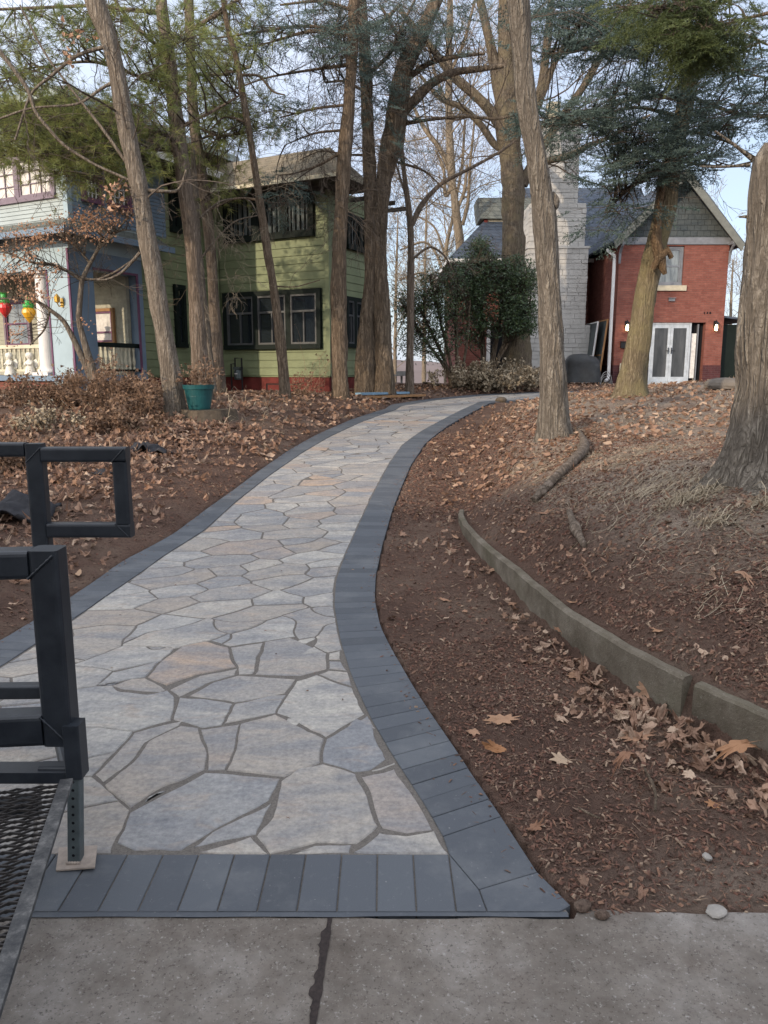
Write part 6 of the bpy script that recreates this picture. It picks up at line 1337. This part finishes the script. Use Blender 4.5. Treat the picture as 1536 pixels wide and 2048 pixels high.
# straw
sm_ = MB(); 
def straw(n, fx, fy, L0, L1, w, dens=None, lay=.25):
    x = fx(n); y = fy(n)
    if dens is not None: k = r.random(n) < dens(x, y); x, y = x[k], y[k]
    n = len(x); p = onground(x, y, .004); a = r.uniform(0, 6.28, n); a = np.where(r.random(n) < .7, r.normal(.35, .5, n), a); L = r.uniform(L0, L1, n); h = np.abs(r.normal(0, lay, n)); bend = r.normal(0, .5, n)
    pts = []
    for t in (0, .33, .66, 1.):
        aa = a + bend * t; pts.append(p + np.c_[np.cos(aa) * L * t, np.sin(aa) * L * t, L * h * np.sin(t * 2.4) + .003])
    pts[1:] = [np.c_[q[:, :2], np.maximum(q[:, 2], H(q[:, 0], q[:, 1]) + .006)] for q in pts[1:]]
    s = np.c_[-np.sin(a), np.cos(a), 0 * a] * w; v = np.stack([q + o for q in pts for o in (-s, s)], 1); f = np.array([(0, 1, 3, 2), (2, 3, 5, 4), (4, 5, 7, 6)]); ff = (f[None] + (np.arange(n) * 8)[:, None, None]).reshape(-1, 4)
    sm_.add(v.reshape(-1, 3), ff, np.repeat(r.random(n), 8))
gr = [ground(a, b) for a, b in ((1390, 1000), (1425, 1050), (1350, 1010), (1420, 975), (1520, 1020), (1270, 990), (1340, 870), (1300, 900), (1240, 930))]
straw(16000, U(1.0, 4.4), U(3.5, 9.5), .05, .19, .0017, lambda x, y: (.15 + .85 * clump(x, y, .6)) * np.clip((x - xw(y) - .2) / .9, 0, 1), .09)
for g in gr[:5]: straw(110, lambda n: r.normal(g[0], .05, n), lambda n: r.normal(g[1], .05, n), .05, .16, .0024, None, .28)
for g in gr: straw(60, lambda n: r.normal(g[0], .07, n), lambda n: r.normal(g[1], .07, n), .06, .2, .0016, None, .15)
straw(2500, U(-8, -1.5), U(10, 17), .08, .22, .004, lambda x, y: clump(x, y, 1.2), .6); straw(2500, U(2, 9), U(9, 18), .08, .2, .003, lambda x, y: clump(x, y, 1.5), .3)
n_ = 900; y = r.uniform(Y0, 14, n_) ** 1.0; sd = r.random(n_) < .6; off = np.abs(r.normal(0, .045, n_)); x = np.where(sd, xro(y) - off, xlo(y) + off); k_ = r.random(n_) < .85; x = np.where(k_, x, xlo(y) + (xro(y) - xlo(y)) * r.random(n_)); ok = y > Y0 + .02; x, y = x[ok], y[ok]; n_ = len(x)
cm_ = MB(); p = np.c_[x, y, P(y) + .004]; w_ = r.integers(0, 4, n_)
for k, (tv, tf) in enumerate(CH): s_ = w_ == k; scatter(cm_, tv, tf, p[s_], rot_to(np.c_[r.normal(0, .15, (s_.sum(), 2)), np.ones(s_.sum())], r), r.uniform(.006, .026, int(s_.sum())), r.random(int(s_.sum())))
tag(cm_.build('mulch_crumbs', M['mulch']), kind='stuff')
tag(sm_.build('dry_grass', M['straw']), kind='stuff')
# single big leaves people would point at
BL = [(1003, 1440, .115, .55, 'broad tan oak leaf on bare mulch, beside a smaller crumpled one'), (948, 1464, .085, .4, 'crumpled brown leaf on the mulch nearest the curved slate edge'), (987, 1502, .085, .72, 'curled bright orange leaf standing on edge by the slate border'), (1124, 1520, .12, .97, 'pale torn leaf lying alone in the middle of the dirt'),
      (1250, 1548, .085, .12, 'dark brown curled leaf below the long leaf drift'), (1427, 1602, .075, .7, 'small orange leaf under the drift at the right side'), (1068, 1655, .07, .1, 'dull brown leaf beside the slate edge near the path mouth'), (890, 1202, .07, .3, 'reddish lobed leaf on mulch above its small neighbour, beside the curve'), (930, 1224, .055, .35, 'tiny flat leaf just below the reddish lobed leaf'),
      (914, 1076, .085, .45, 'star shaped tan leaf on mulch beside the top end of the concrete edging'), (1315, 1268, .085, .6, 'pale lobed leaf on the slope above the long concrete edging'), (1482, 1168, .10, .35, 'wide pinkish brown leaf on the slope at the right edge'), (1136, 903, .11, .9, 'large pale leaf at the foot of the leaning ridged trunk'), (1090, 1032, .12, .3, 'rusty leaf at the lower end of the fallen branch'),
      (1048, 1072, .08, .3, 'small rusty leaf a step above the start of the concrete edging scuff'), (985, 1150, .11, .5, 'big curled leaf leaning against the face of the concrete edging'), (1145, 1215, .07, .6, 'tan leaf caught on top of the concrete edging'), (1290, 1400, .12, .5, 'upright tan leaf propped against the edging left of its gap'), (1478, 1532, .14, .65, 'largest golden leaf in the drift at the right edge'), (1150, 1355, .13, .55, 'long lobed leaf at the upper left end of the leaf drift'),
      (1440, 1500, .13, .5, 'flat tan leaf in the middle of the drift under the short edging'), (1275, 1480, .11, .35, 'reddish brown leaf at the near side of the drift'), (1025, 1215, .1, .35, 'rust coloured leaf in the small pile at the foot of the edging'), (155, 1148, .11, .9, 'pale pointed leaf on dirt between trailer post and path'), (1120, 1270, .10, .25, 'red brown leaf against the middle of the long edging')]
for k, (a, b, s, tn, lb) in enumerate(BL):
    g = ground(a, b); tv, tf = LB[k % len(LB)]; m = MB(); s *= .8; an = r.uniform(0, 6.28); c_, s_ = math.cos(an), math.sin(an); tl = .9 if 'upright' in lb or 'edge by' in lb else r.uniform(.0, .3)
    V_ = tv * s * (1, 1, .55 if 'upright' in lb or 'curl' in lb else .3); V_ = V_ @ np.array([[c_, s_, 0], [-s_, c_, 0], [0, 0, 1]]); V_ = V_ @ np.array([[1, 0, 0], [0, math.cos(tl), math.sin(tl)], [0, -math.sin(tl), math.cos(tl)]]); V_[:, 2] -= V_[:, 2].min() - .004
    m.add(V_, tf, tn); o = m.build('dry_leaf', M['leafbig']); o.location = (g[0], g[1], float(H(g[0], g[1], True)) + .004); tag(o, lb, 'leaf', 'fallen leaves lying singly')
# rocks and small stones
def rock(px, py, s, name, lb, cat, mt='rock', flat=.5, seed=1):
    g = ground(px, py); rr = np.random.default_rng(seed); n1, n2 = 12, 8; V_ = []
    for i_ in range(n2 + 1):
        for j_ in range(n1): ph = math.pi * i_ / n2; th = 2 * math.pi * j_ / n1; d = np.array((math.sin(ph) * math.cos(th), math.sin(ph) * math.sin(th) * .75, math.cos(ph) * flat)); V_.append(d * (1 + .28 * float(vnoise(d[0] * 2 + seed, d[1] * 2 + d[2] * 2, .7))))
    V_ = np.array(V_) * s; i_ = np.arange(n2)[:, None] * n1; j_ = np.arange(n1)[None]; k2 = (j_ + 1) % n1
    m = MB(); m.add(V_, np.stack([i_ + j_, i_ + n1 + j_, i_ + n1 + k2, i_ + k2], -1).reshape(-1, 4)); o = m.build(name, M[mt]); o.location = (g[0], g[1], g[2] + s * flat * .35); o.rotation_euler = (0, 0, rr.uniform(0, 6)); tag(o, lb, cat)
rock(1432, 1826, .034, 'stone', 'pale angular stone where the dirt meets the sidewalk', 'stone', flat=.3, seed=3); rock(1414, 1716, .018, 'pebble', 'small grey pebble lying on the dirt above the pale stone', 'pebble', seed=5)
rock(1205, 1832, .022, 'soil_clod', 'dark broken clod beside the pointed tip of the slate border', 'clod', 'soil', .5, 6); rock(1165, 1815, .028, 'soil_clod', 'larger dark clod touching the pointed tip of the slate border', 'clod', 'soil', .5, 7)
rock(1450, 776, .42, 'boulder', 'flat buried boulder on the crest left of the broken topped trunk', 'boulder', 'rock2' if 'rock2' in M else 'stump', .3, 8); rock(1002, 803, .16, 'rock', 'dark rock at the inside edge of the walk where it turns right', 'rock', 'stump', .5, 9)
def fallen(name, lb, cat, pts, mt, lift=.5, seed=1):
    P_ = []; W_ = []
    for a, b, w in pts: g = ground(a, b); dd = np.linalg.norm(g - EYE); rr = w / F * dd / 2; P_.append([g[0], g[1], g[2] + rr * lift + .012]); W_.append(rr)
    P_ = np.array(P_); s = np.r_[0, np.cumsum(np.linalg.norm(np.diff(P_, axis=0), axis=1))]; t = np.linspace(0, s[-1], 26); Q_ = np.stack([np.interp(t, s, P_[:, k]) for k in range(3)], -1); Wq = np.interp(t, s, W_)
    for _ in range(4): Q_[1:-1] = Q_[1:-1] * .5 + (Q_[:-2] + Q_[2:]) * .25
    m = MB(); m.tube(Q_, Wq, n=10, lump=.25, seed=seed); o = m.build(name, M[mt], smooth=True, origin=Q_[0]); tag(o, lb, cat); return o
fallen('fallen_branch', 'bent bare branch lying on the slope beside the leaning ridged trunk', 'branch', [(1158, 866, 6), (1168, 892, 15), (1168, 910, 20), (1150, 930, 21), (1120, 958, 20), (1088, 990, 18), (1068, 1008, 12)], 'bark_pine', .8, 3)
fallen('broken_stick', 'short knobbly grey stick on the slope below the bent branch', 'stick', [(1138, 1030, 12), (1146, 1055, 16), (1150, 1065, 24), (1158, 1080, 15), (1168, 1098, 12)], 'bark_pine', .6, 5)
fallen('twig', 'thin curved twig in the dirt below the leaf drift', 'twig', [(1288, 1545, 4), (1305, 1575, 6), (1312, 1600, 5), (1310, 1630, 5)], 'bark_brown', .5, 6)
fallen('twig', 'thin reddish twig in the dirt near the slate border', 'twig', [(1155, 1622, 3), (1180, 1636, 5), (1200, 1645, 4)], 'bark_brown', .5, 7)
fallen('twig', 'long straight straw coloured twig lying near the broken topped trunk', 'twig', [(1450, 1034, 3), (1475, 1055, 4), (1502, 1078, 3)], 'bark_pale', .5, 8)
# teal pot on a stump
g = ground(415, 835); st = empty('tree_stump', (g[0], g[1], g[2]), 'low weathered tree stump under the teal pot', 'stump')
m = MB(); th = np.linspace(0, 2 * math.pi, 30, endpoint=False); rr = .40 * (1 + .12 * np.sin(3 * th) + .06 * np.sin(7 * th + 1)); zt_ = .12
v = np.vstack([np.c_[rr * k * np.cos(th), rr * k * np.sin(th) * .9, 0 * th + z] for k, z in ((1.15, -.15), (1.03, .05), (1., zt_))]); i_ = np.arange(2)[:, None] * 30; j_ = np.arange(30)[None]; m.add(v, np.stack([i_ + j_, i_ + (j_ + 1) % 30, i_ + 30 + (j_ + 1) % 30, i_ + 30 + j_], -1).reshape(-1, 4)); m.build('stump_bark', M['stump'], st)
m = MB(); m.poly(np.c_[rr * .985 * np.cos(th), rr * .985 * np.sin(th) * .9, 0 * th + zt_ + .002]); m.build('cut_top', M['stump'], st)
tz = g[2] + zt_ + .003; tp_ = at(399, 816, g[1]); dpt = g[1] - .02; pot_r = 30 / F * dpt
pz = at(399, 817, dpt); sp_ = (pz[0], dpt, tz); pt = empty('flower_pot', sp_, 'teal plastic flower pot with a withered plant on the stump', 'flower pot')
hp = .37
m = MB(); m.lathe([(0, 0), (pot_r * .68, 0), (pot_r * .72, .02), (pot_r * .93, hp - .07), (pot_r * 1.0, hp - .065), (pot_r * 1.04, hp), (pot_r * .97, hp), (pot_r * .9, hp - .05), (0, hp - .06)], (0, 0, 0), 32); m.lathe([(pot_r * .835, hp * .52), (pot_r * .86, hp * .53), (pot_r * .86, hp * .56), (pot_r * .845, hp * .565)], (0, 0, 0), 32); m.build('pot', M['teal'], pt)
tw = Twigs(71)
for k in range(26): a = r.uniform(0, 6.28); q = r.uniform(0, .13); tw.grow((q * math.cos(a), q * math.sin(a), hp - .07), (math.cos(a) * .5, math.sin(a) * .5, 1), r.uniform(.15, .38), .004, 1, 3, .4, 0, .8, .6, 4)
m = MB(); tw.mesh(m, .002); lv, lf = leafquad(.05, .03, .4); tips = np.array([p[0][-1] for p in tw.L]); tips = np.repeat(tips, 3, 0) + r.normal(0, .02, (len(tips) * 3, 3)); scatter(m, lv, lf, tips, rot_to(r.normal(0, 1, tips.shape), r), r.uniform(.6, 1.3, len(tips)), r.random(len(tips))); m.build('withered_plant', M['dryplant'], pt)

def bush(px, py, Yd, h, w, n, lb, name='dry_bush', seed=1, leafn=2, leaf=(.05, .03), mat='dryplant', lev=2, cat='dry shrub', grp=None, kids=4):
    rr = np.random.default_rng(seed); b = grounded(at(px, py, Yd)); e = empty(name, b, lb, cat, group=grp); tw = Twigs(seed)
    for k in range(n): a = rr.uniform(0, 6.28); q = abs(rr.normal(0, w * .35)); tw.grow((q * math.cos(a), q * math.sin(a), -.05), (math.cos(a) * rr.uniform(0, .7), math.sin(a) * rr.uniform(0, .7), 1), h * rr.uniform(.4, .9), .006, lev, kids, .35, .1, .8, .55, 5)
    m = MB(); tw.mesh(m, .0032); m.build('stems', M['dryplant'] if mat == 'dryplant' else M['twig'], e)
    m = MB(); tips = np.vstack([p[0][rr.integers(1, len(p[0]), leafn)] for p in tw.L]); tips = tips + rr.normal(0, .03, tips.shape); lv, lf = leafquad(leaf[0], leaf[1], .4)
    scatter(m, lv, lf, tips, rot_to(rr.normal(0, 1, tips.shape) - (0, 0, .4), rr), rr.uniform(.6, 1.5, len(tips)), rr.random(len(tips))); m.build('leaves', M[mat], e)
LBB = ['leaves of last year on the tangled bush at the far left in front of the brick porch base', '', '']
bush(40, 800, 13, .5, .9, 18, 'tangled brown bush at the far left, before the brick porch base', seed=61); bush(120, 805, 12.6, .5, .8, 18, 'tangled brown bush below the pale blue corner pier', seed=62)
bush(175, 800, 12.4, .72, .7, 22, 'tall dead hydrangea bush under the small orange leaved tree', seed=63, leafn=2); bush(235, 800, 12.2, .7, .8, 24, 'dense dead hydrangea bush below the side porch railing', seed=64, leafn=2)
bush(292, 815, 11.6, .6, .7, 20, 'dead bush touching the left side of the leaning grey trunk', seed=65, leafn=2); bush(225, 850, 10.6, .3, .8, 22, 'low dark heap of dead stems in front of the hydrangea bushes', seed=66, leafn=4); bush(95, 855, 10.4, .3, 1., 20, 'low straw coloured clump at the left above the trailer frame', seed=67, mat='straw')
bush(15, 900, 8, .35, .7, 20, 'low dead clump behind the trailer top rail at the left edge', seed=68); bush(612, 800, 17.2, .6, .7, 20, 'small dead bush between the thin leaning trunk and the straight spruce', seed=69, lev=1); bush(628, 798, 17.4, 1.9, .3, 5, 'tall bare suckers rising before the green house corner', name='sucker_shoots', seed=70, lev=1, leafn=1, kids=2)
bush(960, 795, 22., .75, 1.3, 60, 'left half of the straw coloured brush heap under the dark shrubs', name='brush_heap', seed=72, leafn=4, leaf=(.09, .05), mat='straw', grp=None); bush(1020, 793, 22.5, .7, 1.3, 60, 'right half of the straw coloured brush heap beside the chimney', name='brush_heap', seed=73, leafn=4, leaf=(.09, .05), mat='straw')
# small tree with withered orange leaves in front of the porch
tree('maple_tree', 'small crooked tree with withered orange leaves in front of the blue porch', 'tree', M['bark_grey'],
     [[(203, 477, 5), (197, 497, 6), (180, 527, 8), (163, 560, 10), (160, 600, 11), (157, 643, 12), (173, 700, 13), (187, 747, 16), (192, 790, 20)], [(43, 597, 4), (77, 603, 6), (100, 620, 8), (127, 640, 9), (147, 677, 11), (157, 700, 12), (173, 733, 13), (184, 760, 14)]], 14.2,
     [[(163, 560, 8), (133, 540, 7), (100, 527, 6), (67, 527, 5), (0, 500, 3)], [(180, 527, 6), (160, 500, 4), (120, 470, 3)], [(190, 512, 5), (205, 485, 4), (240, 460, 3), (262, 460, 2)], [(165, 557, 5), (196, 560, 4), (233, 543, 4), (260, 523, 3), (281, 508, 2)], [(100, 620, 5), (90, 660, 4), (60, 690, 3)], [(43, 597, 5), (20, 596, 4), (-20, 600, 3)], [(197, 497, 5), (225, 475, 4), (250, 440, 3), (270, 430, 2)]],
     bare=dict(n=3.2, L=.7, lev=2, kids=4, fwd=.6, lift=.2, t=(0, .5), rad=.008), seed=74, nt=10, lump=.12,
     foliage=[('leaf', [(225, 425, 50, 18, 14.2, .7, 42), (150, 445, 60, 18, 14.2, .8, 45), (70, 470, 70, 18, 14.2, .8, 48), (190, 460, 40, 22, 14, .6, 27), (40, 500, 50, 15, 14, .8, 21), (90, 545, 35, 16, 14, .6, 24), (30, 550, 40, 20, 14, .8, 30), (75, 585, 35, 18, 13.9, .5, 21), (30, 660, 16, 26, 13.9, .5, 13), (170, 650, 8, 8, 13.9, .2, 3), (25, 600, 25, 12, 13.9, .5, 8)], dict(mat='orange', leaf=(.06, .035, .3), per=5, lr=.06, hang=-.5, rad=.004))])
# boards lying at the edge of the walk, fabric scraps
def plank(name, lb, cat, pa, pb, w, t, mt, lift=0., grp=None):
    a = ground(*pa); b = ground(*pb); a = a + (0, 0, t * .5 + .02 + lift); b = b + (0, 0, t * .5 + .02 + lift); m = MB(); m.bar(a, b, w, t); o = m.build(name, M[mt], origin=a); tag(o, lb, cat, grp)
plank('board', 'pale blue painted board lying on the ground in front of the twin trunk', 'board', (718, 796), (812, 793), .22, .05, 'bluetarp', .05); plank('board', 'raw wooden board lying partly under the pale blue one', 'board', (730, 799), (845, 794), .2, .05, 'wood')
def drape(name, lb, px, py, sx_, sy_, h, seed, rz=0.):
    g = ground(px, py); n_ = 22; u, v_ = np.meshgrid(np.linspace(-1, 1, n_), np.linspace(-1, 1, n_), indexing='ij'); x = u * sx_ * (1 + .3 * vnoise(u + seed, v_, .8)); y = v_ * sy_ * (1 + .3 * vnoise(u, v_ + seed, .8))
    X_ = g[0] + x * math.cos(rz) - y * math.sin(rz); Y_ = g[1] + x * math.sin(rz) + y * math.cos(rz); Z_ = H(X_, Y_, True) + .012 + h * np.clip(.5 + 1.3 * vnoise(u * 1.3 + seed, v_ + seed, .55), 0, 1) * (1 - .6 * (u ** 2)) + .25 * h * vnoise(u * 3, v_ * 3 + seed, .4)
    V_ = np.stack([X_, Y_, Z_], -1).reshape(-1, 3); i_ = np.arange(n_ - 1)[:, None] * n_; j_ = np.arange(n_ - 1)[None]; f = np.stack([i_ + j_, i_ + j_ + n_, i_ + j_ + n_ + 1, i_ + j_ + 1], -1).reshape(-1, 4)
    m = MB(); m.add(V_, f); o = m.build(name, M['fabric'], smooth=True, origin=g); md = o.modifiers.new('thick', 'SOLIDIFY'); md.thickness = .006; tag(o, lb, 'fabric scrap', 'scraps of black landscape fabric')
drape('fabric_scrap', 'small folded black fabric flap among leaves right of the square bracket', 300, 905, .22, .12, .12, 3); drape('fabric_scrap', 'large crumpled dark fabric bundle behind the trailer post at the left', 30, 1035, .32, .2, .2, 9, .2); drape('fabric_scrap', 'tiny grey fabric corner showing through the square bracket', 205, 950, .09, .06, .05, 5)
# things by the brick house
gc = at(1163, 765, 25.2); zg = float(H(gc[0], gc[1])); bb = empty('covered_grill', (gc[0], gc[1], zg), 'barbecue grill under a black cloth cover beside the white chimney', 'grill')
m = MB(); n1, n2 = 40, 16; V_ = []; wgr, dgr, hg = .56, .33, .98
for i_ in range(n2 + 1):
    t = i_ / n2; z = .1 + (hg - .1) * min(1, t * 1.12) if t < .9 else hg + .02 * (t - .9) * 10; sc_ = (1.02 - .08 * t) * (1 if t < .66 else math.cos((t - .66) / .34 * 1.45) ** .6)
    for j_ in range(n1):
        th = 2 * math.pi * j_ / n1; c_, s_ = math.cos(th), math.sin(th); k_ = (abs(c_) ** 3.4 + abs(s_) ** 3.4) ** (-1 / 3.4); f_ = 1 + .10 * float(vnoise(th * 2.2 + t, t * 2, .45)) * (1 - t * .3) ; V_.append((wgr * c_ * k_ * sc_ * f_, dgr * s_ * k_ * sc_ * f_, z - .06 * (c_ > .4) * (t > .6)))
V_ = np.array(V_); i_ = np.arange(n2)[:, None] * n1; j_ = np.arange(n1)[None]; k2 = (j_ + 1) % n1; m.add(V_, np.stack([i_ + j_, i_ + k2, i_ + n1 + k2, i_ + n1 + j_], -1).reshape(-1, 4)); m.build('cover', M['tarp'], bb, smooth=True)
m = MB(); 
for s in (-1, 1):
    for t in (-1, 1): m.box((s * .45 - .02, t * .22 - .02, -.05), (s * .45 + .02, t * .22 + .02, .2))
m.build('cart_legs', M['black'], bb)
gc = at(1077, 760, 26.2); e = empty('side_table', (gc[0], gc[1], float(H(gc[0], gc[1]))), 'small dark rusty table at the foot of the white chimney', 'table'); m = MB(); m.box((-.25, -.2, .46), (.2, .2, .5)); m.build('table_top', M['redbase'], e)
for s in (-.22, .16):
    for t in (-.17, .15): m = MB(); m.box((s, t, -.05), (s + .03, t + .03, .459)); m.build('leg', M['black'], e)
def leaner(name, lb, x0, ya, yb, zb_, zt_, lean, mt, panel):
    e = empty(name, (x0, (ya + yb) / 2, zb_), lb, 'screen door', group='screen doors leaning on the side wall'); ln = (yb - ya) / 2; h = zt_ - zb_; m = MB()
    def q(t, s): return (lean * s, t, h * s)
    for t in (-ln, ln): m.bar(q(t, 0), q(t, 1), .05, .04)
    for s in (0.01, .45, .99): m.bar(q(-ln, s), q(ln, s), .05, .04)
    m.build('frame', M[mt], e); m = MB(); m.poly([q(-ln, 0), q(ln, 0), q(ln, 1), q(-ln, 1)]); m.build('panel', M[panel], e)
zz = float(H(8, 27)); leaner('screen_door', 'weathered pale framed screen leaning nearest the chimney', xc0 - .62, 27.0, 28.4, zz, zz + 2.1, .22, 'white', 'galv'); leaner('screen_door', 'orange wood framed screen door leaning nearest the downspout', xc0 - .42, 26.55, 27.6, zz, zz + 2.15, .22, 'wood', 'galv')
x, z = Q.hy(1252, 690, 0); e = empty('mailbox', onwall(Q, x, 0, z), 'black wall mailbox under the left lantern, half hidden by the trunk', 'mailbox'); m = MB(); m.box((-.2, -.12, -.1), (.16, -.002, .07)); m.build('box', M['black'], e); m = MB(); m.prism([(-.21, -.14, .075), (-.21, .0, .11), (.17, .0, .11), (.17, -.14, .075)], (0, 0, .015)); m.build('lid', M['black'], e)
gb = at(1246, 758, 26.1); m = MB(); m.bar((0, 0, 0), (.05, .1, .68), .3, .03, up=(0, 1, 0)); o = m.build('leaning_board', M['cap']); o.location = (gb[0], gb[1], float(H(gb[0], gb[1]))); tag(o, 'tan board leaning on the brick under the mailbox', 'board')
gb = at(1212, 764, 26.0); m = MB()
for k in range(3): t = np.linspace(0, 1, 20) * math.pi; m.tube(np.c_[-.2 * np.cos(t) * (1 - .15 * k), 0 * t + .05 * k, .42 * np.sin(t) * (1 - .2 * k)], .012, n=6)
o = m.build('garden_hose', M['pole']); o.location = (gb[0], gb[1], float(H(gb[0], gb[1]))); tag(o, 'pale loops of hose at the bottom of the white downspout', 'hose')
gb = at(803, 788, 29.5); e = empty('bird_feeder', (gb[0], gb[1], float(H(gb[0], gb[1]))), 'thin grey post with a small flat top seen far off between the trunks', 'bird feeder'); hz = at(803, 752, 29.5)[2] - float(H(gb[0], gb[1])); m = MB(); m.box((-.04, -.04, -.2), (.04, .04, hz)); m.build('post', M['pole'], e); m = MB(); m.box((-.32, -.2, hz + .001), (.32, .2, hz + .05)); m.box((-.2, -.1, hz + .051), (.2, .1, hz + .18)); m.build('tray', M['pole'], e)
# house added out of view behind the camera, to keep the walk in shade
nb = empty('added_shade_house', (-10, -15.5, 0), 'plain gabled house added unseen behind the camera to shade the walk', 'house')
m = MB(); m.box((-13, -4, -.5), (13, 4, 6.2)); m.build('wall', M['cream'], nb); m = MB(); m.prism([(-13.6, -4.6, 6.1), (-13.6, 4.6, 6.1), (-13.6, 0, 9.6)], (27.2, 0, 0)); m.build('roof', M['shingle'], nb)
for k in range(6): window_at(nb, 'y', 4.0, 1, -11 + k * 4, -9.6 + k * 4, 3.8, 5.2, frame='white', sash='white', meet=.5); window_at(nb, 'y', 4.0, 1, -11 + k * 4, -9.6 + k * 4, .9, 2.4, frame='white', sash='white', meet=.5)
EXPO = 0.72
# ------------------------------------------------------------------ camera, light, world
cam = bpy.data.cameras.new('camera'); co = bpy.data.objects.new('camera', cam); C.objects.link(co)
co.location = EYE; co.rotation_euler = (math.radians(90) - PITCH, 0, 0)
cam.sensor_fit = 'VERTICAL'; cam.sensor_height = 36; cam.lens = 36 * F / 2048; cam.clip_end = 3000; cam.clip_start = .05
sc = bpy.context.scene; sc.camera = co
SUN_EL = math.radians(17); sx, sy = -.66, -.75
sun = bpy.data.lights.new('sun', 'SUN'); sun.energy = 2.4; sun.angle = math.radians(.6); sun.color = (1, .82, .62)
so = bpy.data.objects.new('sun', sun); C.objects.link(so)
d = Vector((-sx * math.cos(SUN_EL), -sy * math.cos(SUN_EL), -math.sin(SUN_EL))); so.rotation_euler = d.to_track_quat('-Z', 'Y').to_euler(); so.location = (-20, -20, 20)
w = bpy.data.worlds.new('World'); sc.world = w; w.use_nodes = True; nt = w.node_tree; nt.nodes.clear()
sky = nt.nodes.new('ShaderNodeTexSky'); sky.sky_type = 'NISHITA'; sky.sun_disc = False; sky.sun_elevation = SUN_EL; sky.sun_rotation = math.atan2(sx, sy); sky.air_density = 1.0; sky.dust_density = 1.2; sky.ozone_density = 1.5
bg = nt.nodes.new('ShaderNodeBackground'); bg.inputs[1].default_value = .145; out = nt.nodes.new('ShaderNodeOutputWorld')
tc = nt.nodes.new('ShaderNodeTexCoord'); mp = nt.nodes.new('ShaderNodeMapping'); mp.inputs['Scale'].default_value = (1, 1, 2.6)
no = nt.nodes.new('ShaderNodeTexNoise'); no.inputs['Scale'].default_value = 2.4; no.inputs['Detail'].default_value = 7; no.inputs['Roughness'].default_value = .55
rp = nt.nodes.new('ShaderNodeValToRGB'); rp.color_ramp.elements[0].position = .40; rp.color_ramp.elements[1].position = .62; rp.color_ramp.elements[0].color = (.5, .5, .5, 1); rp.color_ramp.elements[1].color = (.9, .9, .9, 1)
mx = nt.nodes.new('ShaderNodeMix'); mx.data_type = 'RGBA'
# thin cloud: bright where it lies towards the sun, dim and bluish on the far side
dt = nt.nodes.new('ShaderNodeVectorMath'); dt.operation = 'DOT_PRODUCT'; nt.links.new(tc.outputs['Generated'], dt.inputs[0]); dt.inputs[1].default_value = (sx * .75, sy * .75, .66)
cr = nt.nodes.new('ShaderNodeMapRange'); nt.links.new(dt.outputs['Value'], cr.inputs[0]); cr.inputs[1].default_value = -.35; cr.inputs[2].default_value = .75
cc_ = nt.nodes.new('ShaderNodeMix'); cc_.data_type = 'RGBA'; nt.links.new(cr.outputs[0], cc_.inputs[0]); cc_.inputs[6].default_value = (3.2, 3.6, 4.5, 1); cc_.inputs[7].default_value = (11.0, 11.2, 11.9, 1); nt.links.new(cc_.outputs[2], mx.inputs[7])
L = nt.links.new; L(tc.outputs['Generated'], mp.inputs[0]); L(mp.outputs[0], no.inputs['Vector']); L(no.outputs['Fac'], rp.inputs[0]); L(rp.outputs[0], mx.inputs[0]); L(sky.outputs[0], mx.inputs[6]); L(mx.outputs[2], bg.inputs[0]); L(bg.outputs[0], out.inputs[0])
sc.view_settings.view_transform = 'Standard'; sc.view_settings.look = 'None'; sc.view_settings.gamma = 1; sc.view_settings.exposure = EXPO; sc.view_settings.use_curve_mapping = False
